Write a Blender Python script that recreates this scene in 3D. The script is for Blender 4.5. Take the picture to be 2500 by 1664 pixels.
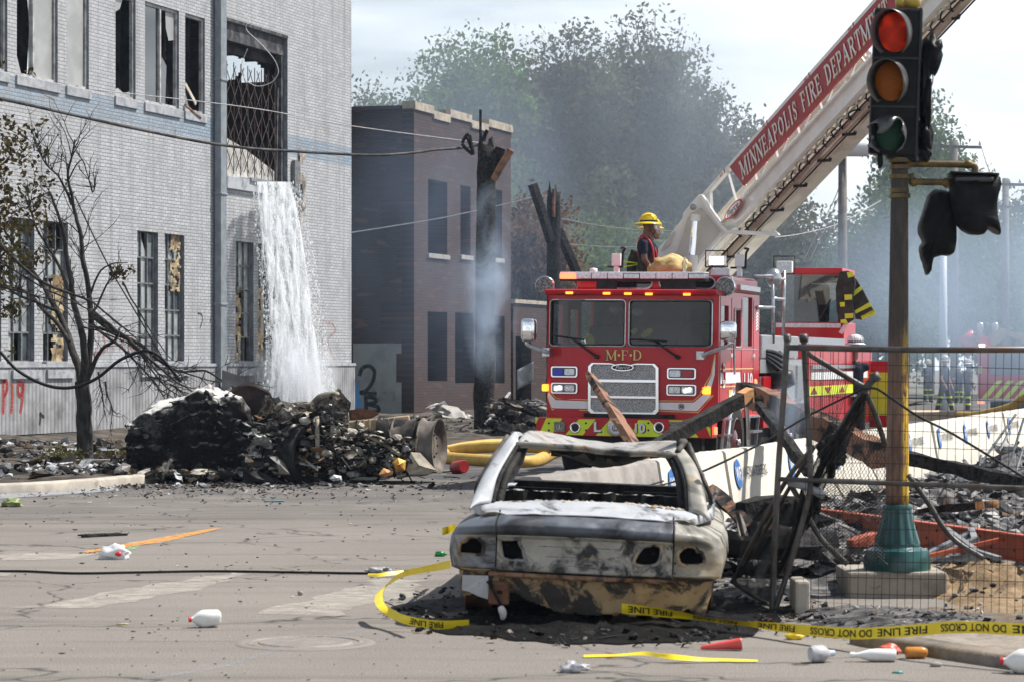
import bpy,bmesh,math,random
from mathutils import Vector,Matrix,noise,Euler
for _o in list(bpy.data.objects):bpy.data.objects.remove(_o)
SC=bpy.context.scene
COL=SC.collection
R=math.radians
V=Vector
rnd=random.Random(11)
F,CX,HY,CH=6500.0,1250.0,879.0,1.72
cam_d=bpy.data.cameras.new('camera');cam=bpy.data.objects.new('camera',cam_d);COL.objects.link(cam)
cam.location=(0,0,CH);cam.rotation_euler=(R(90),0,0)
cam_d.sensor_width=36;cam_d.lens=36*F/2500;cam_d.shift_y=47/2500
cam_d.clip_start=0.5;cam_d.clip_end=6000
cam_d.dof.use_dof=True;cam_d.dof.focus_distance=37.0;cam_d.dof.aperture_fstop=6.5
SC.camera=cam
SUN_DIR=V((0.78,0.26,1.22)).normalized()
sun_el=math.asin(SUN_DIR.z);sun_az=math.atan2(SUN_DIR.x,SUN_DIR.y)
W=bpy.data.worlds.new('World');SC.world=W;W.use_nodes=True
nt=W.node_tree;nt.nodes.clear()
wo=nt.nodes.new('ShaderNodeOutputWorld');bg=nt.nodes.new('ShaderNodeBackground')
sky=nt.nodes.new('ShaderNodeTexSky');sky.sky_type='NISHITA';sky.sun_disc=False
sky.sun_elevation=sun_el;sky.sun_rotation=sun_az;sky.air_density=1.0;sky.dust_density=1.5;sky.ozone_density=1.0
tcw=nt.nodes.new('ShaderNodeTexCoord')
mpw=nt.nodes.new('ShaderNodeMapping');mpw.inputs['Scale'].default_value=(1.2,1.2,7.0);mpw.inputs['Location'].default_value=(.3,0,.35)
nzw=nt.nodes.new('ShaderNodeTexNoise');nzw.inputs['Scale'].default_value=2.4;nzw.inputs['Detail'].default_value=7;nzw.inputs['Roughness'].default_value=.55
crw=nt.nodes.new('ShaderNodeValToRGB');crw.color_ramp.elements[0].position=.36;crw.color_ramp.elements[1].position=.58
crw.color_ramp.elements[0].color=(.34,.34,.34,1)
mxw=nt.nodes.new('ShaderNodeMix');mxw.data_type='RGBA'
mxw.inputs['B'].default_value=(14.2,14.9,15.6,1)
nt.links.new(tcw.outputs['Generated'],mpw.inputs[0]);nt.links.new(mpw.outputs[0],nzw.inputs['Vector'])
nt.links.new(nzw.outputs['Fac'],crw.inputs[0])
szw=nt.nodes.new('ShaderNodeSeparateXYZ');nt.links.new(tcw.outputs['Generated'],szw.inputs[0])
mrw=nt.nodes.new('ShaderNodeMapRange');mrw.inputs['From Min'].default_value=.12;mrw.inputs['From Max'].default_value=.5;mrw.inputs['To Min'].default_value=1;mrw.inputs['To Max'].default_value=.22;nt.links.new(szw.outputs['Z'],mrw.inputs[0])
mmw=nt.nodes.new('ShaderNodeMath');mmw.operation='MULTIPLY';nt.links.new(mrw.outputs[0],mmw.inputs[0]);nt.links.new(crw.outputs[0],mmw.inputs[1]);nt.links.new(mmw.outputs[0],mxw.inputs['Factor'])
nt.links.new(sky.outputs[0],mxw.inputs['A']);nt.links.new(mxw.outputs['Result'],bg.inputs[0]);nt.links.new(bg.outputs[0],wo.inputs[0])
bg.inputs[1].default_value=0.06
sl=bpy.data.lights.new('sun','SUN');sl.energy=5.0;sl.angle=R(.6);sl.color=(1,.95,.88)
so=bpy.data.objects.new('sun',sl);COL.objects.link(so)
so.rotation_euler=SUN_DIR.to_track_quat('Z','Y').to_euler();so.location=(30,20,60)
vs=SC.view_settings;vs.view_transform='Standard';vs.look='None';vs.exposure=0.62;vs.gamma=1
SC.cycles.use_denoising=True
SC.cycles.max_bounces=6;SC.cycles.diffuse_bounces=3;SC.cycles.glossy_bounces=3;SC.cycles.transmission_bounces=5
SC.cycles.transparent_max_bounces=12;SC.cycles.volume_bounces=1
SC.cycles.volume_step_rate=2.0;SC.cycles.volume_max_steps=128
SC.cycles.sample_clamp_indirect=6
WM={}
def ray(sx,sy):return V(((sx-CX)/F,1,-(sy-HY)/F))
def P(sx,sy,D):return V((0,0,CH))+ray(sx,sy)*D
def G(sx,sy,z=0):return P(sx,sy,(CH-z)*F/(sy-HY))
def Lp(M,sx,sy,ax,val):
 I=M.inverted();o=I@V((0,0,CH));d=I.to_3x3()@ray(sx,sy)
 t=(val-o[ax])/d[ax];return o+d*t
def frame(loc,rz=0,ry=0,rx=0):return Matrix.Translation(V(loc))@Euler((0,0,rz)).to_matrix().to_4x4()@Euler((rx,ry,0)).to_matrix().to_4x4()
def tag(o,label=None,cat=None,group=None,kind=None):
 if label:o['label']=label
 if cat:o['category']=cat
 if group:o['group']=group
 if kind:o['kind']=kind
 return o
def thing(name,label,cat,loc=(0,0,0),M=None,group=None):
 o=bpy.data.objects.new(name,None);COL.objects.link(o);o.empty_display_size=.2
 M=M or Matrix.Translation(V(loc));o.matrix_world=M;WM[o.name]=M.copy()
 return tag(o,label,cat,group)
def nz(p,s=1.0,oct=3):return noise.fractal(V(p)*s,1.0,2.0,oct,noise_basis='PERLIN_ORIGINAL')
class MB:
 def __init__(s):s.v=[];s.f=[];s.m=[];s.mi=0
 def add(s,vs,fs):
  k=len(s.v);s.v+=[V(p)for p in vs];s.f+=[tuple(k+i for i in f)for f in fs];s.m+=[s.mi]*len(fs);return s
 def quad(s,a,b,c,d):return s.add([a,b,c,d],[(0,1,2,3)])
 def box(s,c,sz,M=None):
  x,y,z=sz[0]/2,sz[1]/2,sz[2]/2;c=V(c)
  vs=[V((a*x,b*y,d*z))for d in(-1,1)for a,b in((-1,-1),(1,-1),(1,1),(-1,1))]
  vs=[(M@p if M else p)+c for p in vs]
  return s.add(vs,[(3,2,1,0),(4,5,6,7),(0,1,5,4),(1,2,6,5),(2,3,7,6),(3,0,4,7)])
 def bx(s,x0,x1,y0,y1,z0,z1):return s.box(((x0+x1)/2,(y0+y1)/2,(z0+z1)/2),(abs(x1-x0),abs(y1-y0),abs(z1-z0)))
 def bar(s,a,b,w,h=None,up=(0,0,1),tw=0):
  a,b=V(a),V(b);h=h or w;d=(b-a).normalized();u=V(up)
  if abs(d.dot(u))>.98:u=V((1,0,0))
  sd=d.cross(u).normalized();u=sd.cross(d)
  if tw:q=Matrix.Rotation(tw,3,d);sd=q@sd;u=q@u
  sd=sd*w/2;u=u*h/2
  return s.add([a-sd-u,a+sd-u,a+sd+u,a-sd+u,b-sd-u,b+sd-u,b+sd+u,b-sd+u],[(0,1,2,3),(7,6,5,4),(0,4,5,1),(1,5,6,2),(2,6,7,3),(3,7,4,0)])
 def tube(s,pts,r,n=7,cap=True):
  pts=[V(p)for p in pts];N=len(pts);rs=r if isinstance(r,(list,tuple))else[r]*N
  vs=[];pu=None
  for i,p in enumerate(pts):
   d=(pts[min(i+1,N-1)]-pts[max(i-1,0)])
   if d.length<1e-9:d=V((0,0,1))
   d.normalize()
   if pu is None:pu=V((0,0,1))if abs(d.z)<.9 else V((1,0,0))
   sd=d.cross(pu);
   if sd.length<1e-6:sd=d.orthogonal()
   sd.normalize();pu=sd.cross(d).normalized()
   for k in range(n):
    a=2*math.pi*k/n;vs.append(p+(sd*math.cos(a)+pu*math.sin(a))*rs[i])
  fs=[(i*n+k,i*n+(k+1)%n,(i+1)*n+(k+1)%n,(i+1)*n+k)for i in range(N-1)for k in range(n)]
  if cap:fs+=[tuple(range(n-1,-1,-1)),tuple((N-1)*n+k for k in range(n))]
  return s.add(vs,fs)
 def lathe(s,prof,M=None,n=20,fl=None,cap=True):
  vs=[]
  for r,h in prof:
   for k in range(n):
    a=2*math.pi*k/n;q=r*(fl(a,h)if fl else 1);p=V((q*math.cos(a),q*math.sin(a),h));vs.append(M@p if M else p)
  N=len(prof)
  fs=[(i*n+k,i*n+(k+1)%n,(i+1)*n+(k+1)%n,(i+1)*n+k)for i in range(N-1)for k in range(n)]
  if cap:fs+=[tuple(range(n-1,-1,-1)),tuple((N-1)*n+k for k in range(n))]
  return s.add(vs,fs)
 def prism(s,poly,d,M=None,T=None):
  n=len(poly);f=T or(lambda x,y,h:(M@V((x,y,h))if M else V((x,y,h))))
  vs=[f(x,y,0)for x,y in poly]+[f(x,y,d)for x,y in poly]
  return s.add(vs,[tuple(range(n-1,-1,-1)),tuple(range(n,2*n))]+[(i,(i+1)%n,n+(i+1)%n,n+i)for i in range(n)])
 def grid(s,fn,nu,nv,skip=None):
  vs=[fn(i/nu,j/nv)for j in range(nv+1)for i in range(nu+1)]
  fs=[(j*(nu+1)+i,j*(nu+1)+i+1,(j+1)*(nu+1)+i+1,(j+1)*(nu+1)+i)for j in range(nv)for i in range(nu)if not(skip and skip((i+.5)/nu,(j+.5)/nv))]
  return s.add(vs,fs)
 def blob(s,c,sz,n=1,am=.25,fr=1.5,M=None,seed=0):
  vs,fs=ICO[n];c=V(c);o=V((seed*3.1,seed*1.7,seed))
  out=[]
  for p in vs:
   q=p*(1+am*nz(p+o,fr,2));q=V((q.x*sz[0],q.y*sz[1],q.z*sz[2]));out.append((M@q if M else q)+c)
  return s.add(out,fs)
 def build(s,name,mat,parent=None,smooth=False,bevel=0,solid=0,local=False,auto=None,norm=True,weld=0,soff=-1,split=False):
  if split:return s.islands(name,mat,parent,smooth=smooth,bevel=bevel,solid=solid,local=local,auto=auto,norm=norm)
  me=bpy.data.meshes.new(name);o=bpy.data.objects.new(name,me);COL.objects.link(o)
  vs=s.v
  if parent:
   o.parent=parent;PM=WM[parent.name];WM[o.name]=PM
   if not local:I=PM.inverted();vs=[I@p for p in vs]
  else:WM[o.name]=Matrix()
  me.from_pydata(vs,[],s.f)
  for m in(mat if isinstance(mat,(list,tuple))else[mat]):me.materials.append(m)
  if any(s.m):me.polygons.foreach_set('material_index',s.m)
  if norm or weld:
   bm=bmesh.new();bm.from_mesh(me)
   if weld:bmesh.ops.remove_doubles(bm,verts=bm.verts,dist=weld)
   if norm:bmesh.ops.recalc_face_normals(bm,faces=bm.faces)
   bm.to_mesh(me);bm.free()
  if smooth:me.polygons.foreach_set('use_smooth',[True]*len(me.polygons))
  if solid:md=o.modifiers.new('s','SOLIDIFY');md.thickness=solid;md.offset=soff
  if bevel:md=o.modifiers.new('b','BEVEL');md.width=bevel;md.segments=2;md.limit_method='ANGLE';md.angle_limit=R(40)
  if auto is not None:me.set_sharp_from_angle(angle=R(auto))
  me.update();return o
 def islands(s,name,mat,parent,**k):
  up=list(range(len(s.v)))
  def fd(a):
   while up[a]!=a:up[a]=up[up[a]];a=up[a]
   return a
  for f in s.f:
   for i in f[1:]:up[fd(i)]=fd(f[0])
  gr={}
  for f in s.f:gr.setdefault(fd(f[0]),[]).append(f)
  for fs in gr.values():
   ids=sorted({i for f in fs for i in f});mp={a:b for b,a in enumerate(ids)};q=MB();q.add([s.v[i]for i in ids],[tuple(mp[i]for i in f)for f in fs]);o=q.build(name,mat,parent,**k)
  return o
def _ico(n):
 bm=bmesh.new();bmesh.ops.create_icosphere(bm,subdivisions=n,radius=1)
 r=([v.co.copy()for v in bm.verts],[tuple(v.index for v in f.verts)for f in bm.faces]);bm.free();return r
ICO={n:_ico(n)for n in(1,2,3)}
def curve_pts(pts,n=8):
 pts=[V(p)for p in pts];out=[]
 for i in range(len(pts)-1):
  p0,p1,p2,p3=pts[max(i-1,0)],pts[i],pts[i+1],pts[min(i+2,len(pts)-1)]
  for k in range(n):
   t=k/n;out.append(.5*((2*p1)+(p2-p0)*t+(2*p0-5*p1+4*p2-p3)*t*t+(3*p1-p0-3*p2+p3)*t**3))
 return out+[pts[-1]]
_tc={}
def text_geo(body,shear=0,bold=0.0):
 key=(body,shear,bold)
 if key not in _tc:
  cu=bpy.data.curves.new('tmp','FONT');cu.body=body;cu.size=1;cu.shear=shear;cu.offset=bold;cu.resolution_u=3;cu.fill_mode='FRONT'
  o=bpy.data.objects.new('tmp',cu);COL.objects.link(o)
  dg=bpy.context.evaluated_depsgraph_get();dg.update()
  me=bpy.data.meshes.new_from_object(o.evaluated_get(dg))
  vs=[(v.co.x,v.co.y)for v in me.vertices];fs=[tuple(p.vertices)for p in me.polygons]
  bpy.data.objects.remove(o);bpy.data.curves.remove(cu);bpy.data.meshes.remove(me)
  x0=min(v[0]for v in vs);x1=max(v[0]for v in vs);y0=min(v[1]for v in vs);y1=max(v[1]for v in vs)
  _tc[key]=([((x-x0)/(x1-x0),(y-y0)/(y1-y0))for x,y in vs],fs,(x1-x0)/(y1-y0))
 return _tc[key]
def put_text(mb,body,f,shear=0,bold=0.0):
 vs,fs,_=text_geo(body,shear,bold);mb.add([f(u,v)for u,v in vs],fs)
SER={'M':([(.12,0,.12,1,.07),(.12,1,.5,.1,.14),(.5,.1,.88,1,.07),(.88,0,.88,1,.15)],[(.12,0),(.88,0),(.08,1),(.92,1)],1.05),'I':([(.5,0,.5,1,.36)],[(.5,0),(.5,1)],.42),'N':([(.15,0,.15,1,.08),(.15,1,.85,0,.17),(.85,0,.85,1,.08)],[(.15,0),(.12,1),(.85,1)],.85),'E':([(.22,0,.22,1,.2),(.22,.96,.85,.96,.09),(.22,.52,.7,.52,.09),(.22,.04,.9,.04,.09),(.85,.96,.85,.76,.08),(.9,.04,.9,.26,.08)],[(.2,0),(.2,1)],.68),'A':([(.14,0,.5,1,.08),(.5,1,.86,0,.19),(.28,.36,.72,.36,.08)],[(.14,0),(.86,0)],.82),'P':([(.22,0,.22,1,.2),(.22,.96,.6,.96,.09),(.6,.96,.84,.86,.13),(.84,.86,.84,.58,.17),(.84,.58,.6,.47,.13),(.6,.47,.22,.47,.09)],[(.22,0),(.2,1)],.68),'O':([(.5,.97,.2,.8,.1),(.2,.8,.13,.5,.17),(.13,.5,.2,.2,.17),(.2,.2,.5,.03,.1),(.5,.03,.8,.2,.1),(.8,.2,.87,.5,.17),(.87,.5,.8,.8,.17),(.8,.8,.5,.97,.1)],[],.85),'L':([(.25,0,.25,1,.22),(.25,.04,.88,.04,.09),(.88,.04,.88,.3,.09)],[(.25,0),(.25,1)],.66),'S':([(.82,.94,.82,.72,.08),(.8,.84,.5,.97,.1),(.5,.97,.24,.84,.13),(.24,.84,.26,.64,.17),(.26,.64,.74,.4,.2),(.74,.4,.8,.18,.17),(.8,.18,.5,.03,.12),(.5,.03,.2,.14,.1),(.18,.06,.18,.3,.08)],[],.58),'F':([(.24,0,.24,1,.21),(.24,.96,.88,.96,.09),(.24,.52,.7,.52,.09),(.88,.96,.88,.74,.09)],[(.24,0),(.22,1)],.64),'R':([(.2,0,.2,1,.18),(.2,.96,.58,.96,.09),(.58,.96,.78,.86,.12),(.78,.86,.78,.62,.15),(.78,.62,.55,.5,.12),(.55,.5,.2,.5,.09),(.5,.5,.86,0,.17)],[(.2,0),(.18,1),(.88,0)],.78),'D':([(.2,0,.2,1,.18),(.2,.96,.55,.96,.09),(.55,.96,.8,.78,.12),(.8,.78,.86,.5,.17),(.86,.5,.8,.22,.17),(.8,.22,.55,.04,.12),(.55,.04,.2,.04,.09)],[(.2,0),(.2,1)],.82),'T':([(.5,0,.5,1,.2),(.08,.96,.92,.96,.09),(.08,.96,.08,.74,.08),(.92,.96,.92,.74,.08)],[(.5,0)],.72)}
def serif_text(mb,body,f,gap=.1,grow=0):
 adv=[(SER[c][2]if c in SER else .5)for c in body];tot=sum(adv)+gap*(len(body)-1);x=0
 for c,a in zip(body,adv):
  if c in SER:
   st,sf,w=SER[c];L=list(st)+[(px-.17/w*.7,py+(.03 if py==0 else-.03),px+.17/w*.7,py+(.03 if py==0 else-.03),.06*w)for px,py in sf]
   for k,(x0,y0,x1,y1,wd)in enumerate(L):
    A=V((x+x0*w,y0));B=V((x+x1*w,y1));d=(B-A).normalized();n=V((-d.y,d.x))*(wd*(w if k<len(st)else 1)/2+grow);e=d*(.02+grow)
    q=[A-e-n,B+e-n,B+e+n,A-e+n]
    h=.0004*(k+1)
    mb.add([f(p.x/tot,p.y,h)for p in q],[(0,1,2,3)])
  x+=a+gap
 return tot
def ribbon(path,width,up):
 path=[V(p)for p in path];L=[0]
 for a,b in zip(path,path[1:]):L.append(L[-1]+(b-a).length)
 def at(s,t):
  s=max(0,min(L[-1]-1e-6,s));i=0
  while i<len(L)-2 and L[i+1]<s:i+=1
  k=(s-L[i])/max(1e-9,L[i+1]-L[i]);p=path[i].lerp(path[i+1],k)
  u0,u1=up(i),up(min(i+1,len(path)-1));u=u0.lerp(u1,k).normalized()
  return p+u*(t*width/2)
 return at,L[-1],L
def nn(t,kind,**kw):
 n=t.nodes.new(kind)
 for k,v in kw.items():
  if k in n.inputs:n.inputs[k].default_value=v
  else:setattr(n,k,v)
 return n
def c4(c):return(*c,1)if len(c)==3 else c
def newmat(name):
 m=bpy.data.materials.new(name);m.use_nodes=True;t=m.node_tree;t.nodes.clear()
 o=t.nodes.new('ShaderNodeOutputMaterial');b=t.nodes.new('ShaderNodeBsdfPrincipled');t.links.new(b.outputs[0],o.inputs[0])
 return m,t,b,o
def ramp(t,src,stops):
 r=t.nodes.new('ShaderNodeValToRGB');e=r.color_ramp.elements
 while len(e)<len(stops):e.new(.5)
 for q,(p,c)in zip(e,stops):q.position=p;q.color=c4(c)if not isinstance(c,(int,float))else(c,c,c,1)
 t.links.new(src,r.inputs[0]);return r.outputs[0]
def noise_out(t,vec,scale,detail=6,rough=.55,dist=0):
 n=nn(t,'ShaderNodeTexNoise',Scale=scale,Detail=detail,Roughness=rough,Distortion=dist)
 if vec is not None:t.links.new(vec,n.inputs['Vector'])
 return n.outputs['Fac']
def objco(t,scale=(1,1,1),which='Object'):
 c=t.nodes.new('ShaderNodeTexCoord');m=nn(t,'ShaderNodeMapping');m.inputs['Scale'].default_value=scale
 t.links.new(c.outputs[which],m.inputs[0]);return m.outputs[0]
def mixc(t,fac,a,b,mode='MIX'):
 m=t.nodes.new('ShaderNodeMix');m.data_type='RGBA';m.blend_type=mode
 for s,k in((fac,'Factor'),(a,'A'),(b,'B')):
  if hasattr(s,'is_output'):t.links.new(s,m.inputs[k])
  elif k=='Factor':m.inputs[k].default_value=s
  else:m.inputs[k].default_value=c4(s)
 return m.outputs['Result']
def bump(t,b,src,st=.3,dist=.02):
 n=nn(t,'ShaderNodeBump',Strength=st,Distance=dist);t.links.new(src,n.inputs['Height']);t.links.new(n.outputs[0],b.inputs['Normal'])
_mc={}
def mat(name,c,c2=None,rough=.6,metal=0,scale=6,lo=.42,hi=.6,bmp=0,bs=None,c3=None,s3=2.0,lo3=.55,hi3=.7,stretch=(1,1,1),coat=0,emit=None,es=0,spec=None,detail=6,bd=.02):
 if name in _mc:return _mc[name]
 m,t,b,o=newmat(name);vec=objco(t,stretch)
 if c2 is not None:
  col=mixc(t,ramp(t,noise_out(t,vec,scale,detail),[(lo,0.0),(hi,1.0)]),c,c2)
  if c3 is not None:col=mixc(t,ramp(t,noise_out(t,vec,s3,8,.65,.4),[(lo3,0.0),(hi3,1.0)]),col,c3)
  t.links.new(col,b.inputs['Base Color'])
 else:b.inputs['Base Color'].default_value=c4(c)
 b.inputs['Roughness'].default_value=rough;b.inputs['Metallic'].default_value=metal
 if coat:b.inputs['Coat Weight'].default_value=coat;b.inputs['Coat Roughness'].default_value=.06
 if spec is None and max(c[:3])<.05 and rough>.3:spec=.18
 if spec is not None:b.inputs['Specular IOR Level'].default_value=spec
 if emit:b.inputs['Emission Color'].default_value=c4(emit);b.inputs['Emission Strength'].default_value=es
 if bmp:bump(t,b,noise_out(t,vec,bs or scale*3,5),bmp,bd)
 _mc[name]=m;return m
def glass_mat(name,tint,mixv=.5,rough=.02):
 m,t,b,o=newmat(name)
 tr=nn(t,'ShaderNodeBsdfTransparent');tr.inputs[0].default_value=c4(tint)
 gl=nn(t,'ShaderNodeBsdfGlossy',Roughness=rough);gl.inputs[0].default_value=(1,1,1,1)
 fr=nn(t,'ShaderNodeFresnel',IOR=1.45);mx=t.nodes.new('ShaderNodeMixShader')
 ad=nn(t,'ShaderNodeMath',operation='ADD');ad.inputs[1].default_value=mixv;t.links.new(fr.outputs[0],ad.inputs[0])
 t.links.new(ad.outputs[0],mx.inputs[0]);t.links.new(tr.outputs[0],mx.inputs[1]);t.links.new(gl.outputs[0],mx.inputs[2]);t.links.new(mx.outputs[0],o.inputs[0])
 _mc[name]=m;return m
def leaf_mat(name,cols,tr=.35):
 m,t,b,o=newmat(name);t.nodes.remove(b)
 g=t.nodes.new('ShaderNodeNewGeometry');col=ramp(t,g.outputs['Random Per Island'],[(i/max(1,len(cols)-1),c)for i,c in enumerate(cols)])
 d=t.nodes.new('ShaderNodeBsdfDiffuse');l=t.nodes.new('ShaderNodeBsdfTranslucent');mx=nn(t,'ShaderNodeMixShader',Fac=tr);mx.inputs[0].default_value=tr
 t.links.new(col,d.inputs[0]);t.links.new(col,l.inputs[0]);t.links.new(d.outputs[0],mx.inputs[1]);t.links.new(l.outputs[0],mx.inputs[2]);t.links.new(mx.outputs[0],o.inputs[0])
 return m
def smoke_mat(name,dens,col=(.8,.87,.95),sc=1.0,lo=.45,hi=.75,f0=.15):
 m,t,b,o=newmat(name);t.nodes.remove(b)
 pv=t.nodes.new('ShaderNodeVolumePrincipled');pv.inputs['Color'].default_value=c4(col);pv.inputs['Anisotropy'].default_value=.2
 tc=t.nodes.new('ShaderNodeTexCoord');n=noise_out(t,objco(t,(1,1,.55)),sc,5,.6,.6)
 r=ramp(t,n,[(lo,0.0),(hi,1.0)])
 mp=nn(t,'ShaderNodeMapping');mp.inputs['Location'].default_value=(-1,-1,-1);mp.inputs['Scale'].default_value=(2,2,2)
 t.links.new(tc.outputs['Generated'],mp.inputs[0])
 ln=nn(t,'ShaderNodeVectorMath',operation='LENGTH');t.links.new(mp.outputs[0],ln.inputs[0])
 fd=ramp(t,ln.outputs['Value'],[(f0,1.0),(1.0,0.0)])
 m1=nn(t,'ShaderNodeMath',operation='MULTIPLY');t.links.new(r,m1.inputs[0]);t.links.new(fd,m1.inputs[1])
 m2=nn(t,'ShaderNodeMath',operation='MULTIPLY');m2.inputs[1].default_value=dens;t.links.new(m1.outputs[0],m2.inputs[0])
 t.links.new(m2.outputs[0],pv.inputs['Density']);t.links.new(pv.outputs[0],o.inputs['Volume']);return m
M_CHAR=mat('charred',(.008,.008,.009),(.03,.028,.027),.75,scale=8,bmp=.7,bs=30,c3=(.12,.115,.11),s3=5,lo3=.62,hi3=.78)
M_WOODCHAR=mat('charred_wood',(.006,.006,.007),(.035,.032,.03),.8,scale=14,bmp=1,bs=26,stretch=(1,1,1),bd=.03)
M_WOODRAW=mat('scorched_wood',(.30,.15,.08),(.16,.07,.04),.7,scale=5,c3=(.015,.012,.01),s3=4,lo3=.5,hi3=.62,bmp=.3,bs=20)
M_CABLE=mat('black_rubber',(.012,.012,.013),rough=.5)
M_STEEL=mat('fence_steel',(.10,.095,.09),(.05,.045,.042),.5,.5,scale=7,c3=(.12,.06,.035),s3=3)
M_GALV=mat('grey_steel',(.30,.32,.34),(.2,.21,.22),.42,.6,scale=6)
M_CHROME=mat('chrome',(.82,.83,.85),rough=.09,metal=1)
M_ALU=mat('brushed_metal',(.55,.56,.58),(.42,.43,.45),.3,.9,scale=20)
M_BLACK=mat('black_plastic',(.015,.015,.016),(.03,.03,.031),.45,scale=9)
M_SKIN=mat('skin_brown',(.16,.075,.045),(.12,.055,.033),.5,scale=12)
M_TYRE=mat('tyre_rubber',(.018,.018,.019),(.035,.033,.031),.8,scale=10)
M_RUST=mat('rusty_metal',(.16,.065,.035),(.07,.035,.025),.75,.2,scale=8,c3=(.25,.17,.1),s3=4,bmp=.4)
M_ASHW=mat('white_ash',(.62,.61,.58),(.40,.39,.37),.9,scale=7,bmp=.6,bs=20,c3=(.12,.11,.1),s3=5,lo3=.6,hi3=.75)
# ================================================================ ground and road
def asphalt():
 m,t,b,o=newmat('asphalt');v=objco(t)
 c=mixc(t,ramp(t,noise_out(t,v,.35,6,.6),[(.35,0.0),(.65,1.0)]),(.22,.197,.173),(.28,.252,.222))
 c=mixc(t,ramp(t,noise_out(t,v,95,2,.6),[(.3,0.0),(.7,1.0)]),c,(.10,.093,.086),'MIX')
 sp=ramp(t,noise_out(t,v,160,2,.5),[(.58,0.0),(.7,1.0)]);c=mixc(t,sp,c,(.40,.38,.35))
 s=t.nodes.new('ShaderNodeTexCoord');mp=nn(t,'ShaderNodeMapping');mp.inputs['Rotation'].default_value=(0,0,R(-72));mp.inputs['Scale'].default_value=(.05,.9,1)
 t.links.new(s.outputs['Object'],mp.inputs[0])
 c=mixc(t,ramp(t,noise_out(t,mp.outputs[0],1.6,5,.6,.3),[(.50,0.0),(.68,.40)]),c,(.05,.047,.045))
 mp2=nn(t,'ShaderNodeMapping');mp2.inputs['Rotation'].default_value=(0,0,R(8));mp2.inputs['Scale'].default_value=(.08,1.6,1)
 t.links.new(s.outputs['Object'],mp2.inputs[0])
 c=mixc(t,ramp(t,noise_out(t,mp2.outputs[0],1.3,6,.65,.6),[(.57,0.0),(.63,.32),(.70,.05)]),c,(.04,.038,.036))
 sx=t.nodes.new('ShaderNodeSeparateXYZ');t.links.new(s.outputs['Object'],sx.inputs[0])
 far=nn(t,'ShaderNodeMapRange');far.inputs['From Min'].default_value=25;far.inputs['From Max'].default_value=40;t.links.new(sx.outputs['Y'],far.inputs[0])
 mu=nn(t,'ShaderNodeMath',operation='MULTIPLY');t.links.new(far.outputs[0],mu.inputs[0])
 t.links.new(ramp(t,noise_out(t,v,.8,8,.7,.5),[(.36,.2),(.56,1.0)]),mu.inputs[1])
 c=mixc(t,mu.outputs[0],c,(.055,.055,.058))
 c=mixc(t,ramp(t,noise_out(t,v,1.3,8,.7,.5),[(.62,0.0),(.75,.5)]),c,(.34,.29,.22))
 cr=nn(t,'ShaderNodeTexVoronoi',Scale=.33);cr.feature='DISTANCE_TO_EDGE';wv=nn(t,'ShaderNodeVectorMath',operation='ADD');t.links.new(v,wv.inputs[0])
 n2=nn(t,'ShaderNodeTexNoise',Scale=1.7);t.links.new(v,n2.inputs['Vector']);t.links.new(n2.outputs['Color'],wv.inputs[1]);t.links.new(wv.outputs[0],cr.inputs['Vector'])
 c=mixc(t,ramp(t,cr.outputs['Distance'],[(.0,.9),(.010,.0)]),c,(.035,.032,.03))
 t.links.new(c,b.inputs['Base Color']);b.inputs['Roughness'].default_value=.9;b.inputs['Specular IOR Level'].default_value=.25
 bump(t,b,noise_out(t,v,70,3),.7,.014);return m
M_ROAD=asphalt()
M_DIRT=mat('burnt_soil',(.035,.03,.026),(.10,.085,.07),.95,scale=2.2,bmp=.8,bs=14,c3=(.2,.18,.16),s3=3.5,lo3=.6,hi3=.75)
M_FARG=mat('far_ground',(.13,.12,.105),(.09,.1,.07),.95,scale=.3)
g=MB();g.quad((-350,-40,-.03),(350,-40,-.03),(350,480,-.03),(-350,480,-.03));tag(g.build('ground',M_FARG),kind='structure')
SD=V((.317,1,0)).normalized();SN=V((SD.y,-SD.x,0))
def kerbx(y):return-5.5+(y-36)*.317 if y>36 else-5.5-(36-y)*.5-max(0,35-y)**2*.55
kl=[V((kerbx(y),y,0))for y in[33.2,33.6,34,34.5,35,35.6,36.4,40,46,52,60,75,100,140]]
kl=[V((-14,32.2,0)),V((-10,32.7,0))]+kl
rd=MB();pl=[V((-60,-5,0)),V((60,-5,0)),V((95,140,0))]+kl[::-1]+[V((-60,31.5,0))]
rd.add(pl,[tuple(range(len(pl)))]);tag(rd.build('road',M_ROAD),kind='structure')
M_KERB=mat('kerb_concrete',(.42,.38,.32),(.32,.29,.25),.85,scale=4,bmp=.3,bs=40,c3=(.08,.07,.065),s3=1.6,lo3=.6,hi3=.7)
kb=MB();K2=curve_pts([V((-60,31.3,0))]+kl[:-3],4)
def kerb_strip(mb,pts,h,w,side):
 n=len(pts);prof=[(0,-.02),(0,h-.03),(.015,h-.008),(.04,h),(w,h),(w,-.02)]
 vs=[]
 for i,p in enumerate(pts):
  d=(pts[min(i+1,n-1)]-pts[max(i-1,0)]).normalized();sd=V((-d.y,d.x,0))*side
  vs+=[p+sd*a+V((0,0,b))for a,b in prof]
 k=len(prof);mb.add(vs,[(i*k+j,i*k+j+1,(i+1)*k+j+1,(i+1)*k+j)for i in range(n-1)for j in range(k-1)])
kerb_strip(kb,K2,.13,.2,1);tag(kb.build('kerb',M_KERB,smooth=True,auto=50),kind='structure')
def bedz(x,y):return .09+.10*nz((x*.5,y*.25,3),1,4)+.05*nz((x*3,y*1.5,1),1,3)
bd=MB();rows=[]
ys=[33+i*.22 for i in range(60)]+[46.2+i*.7 for i in range(90)]
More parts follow.
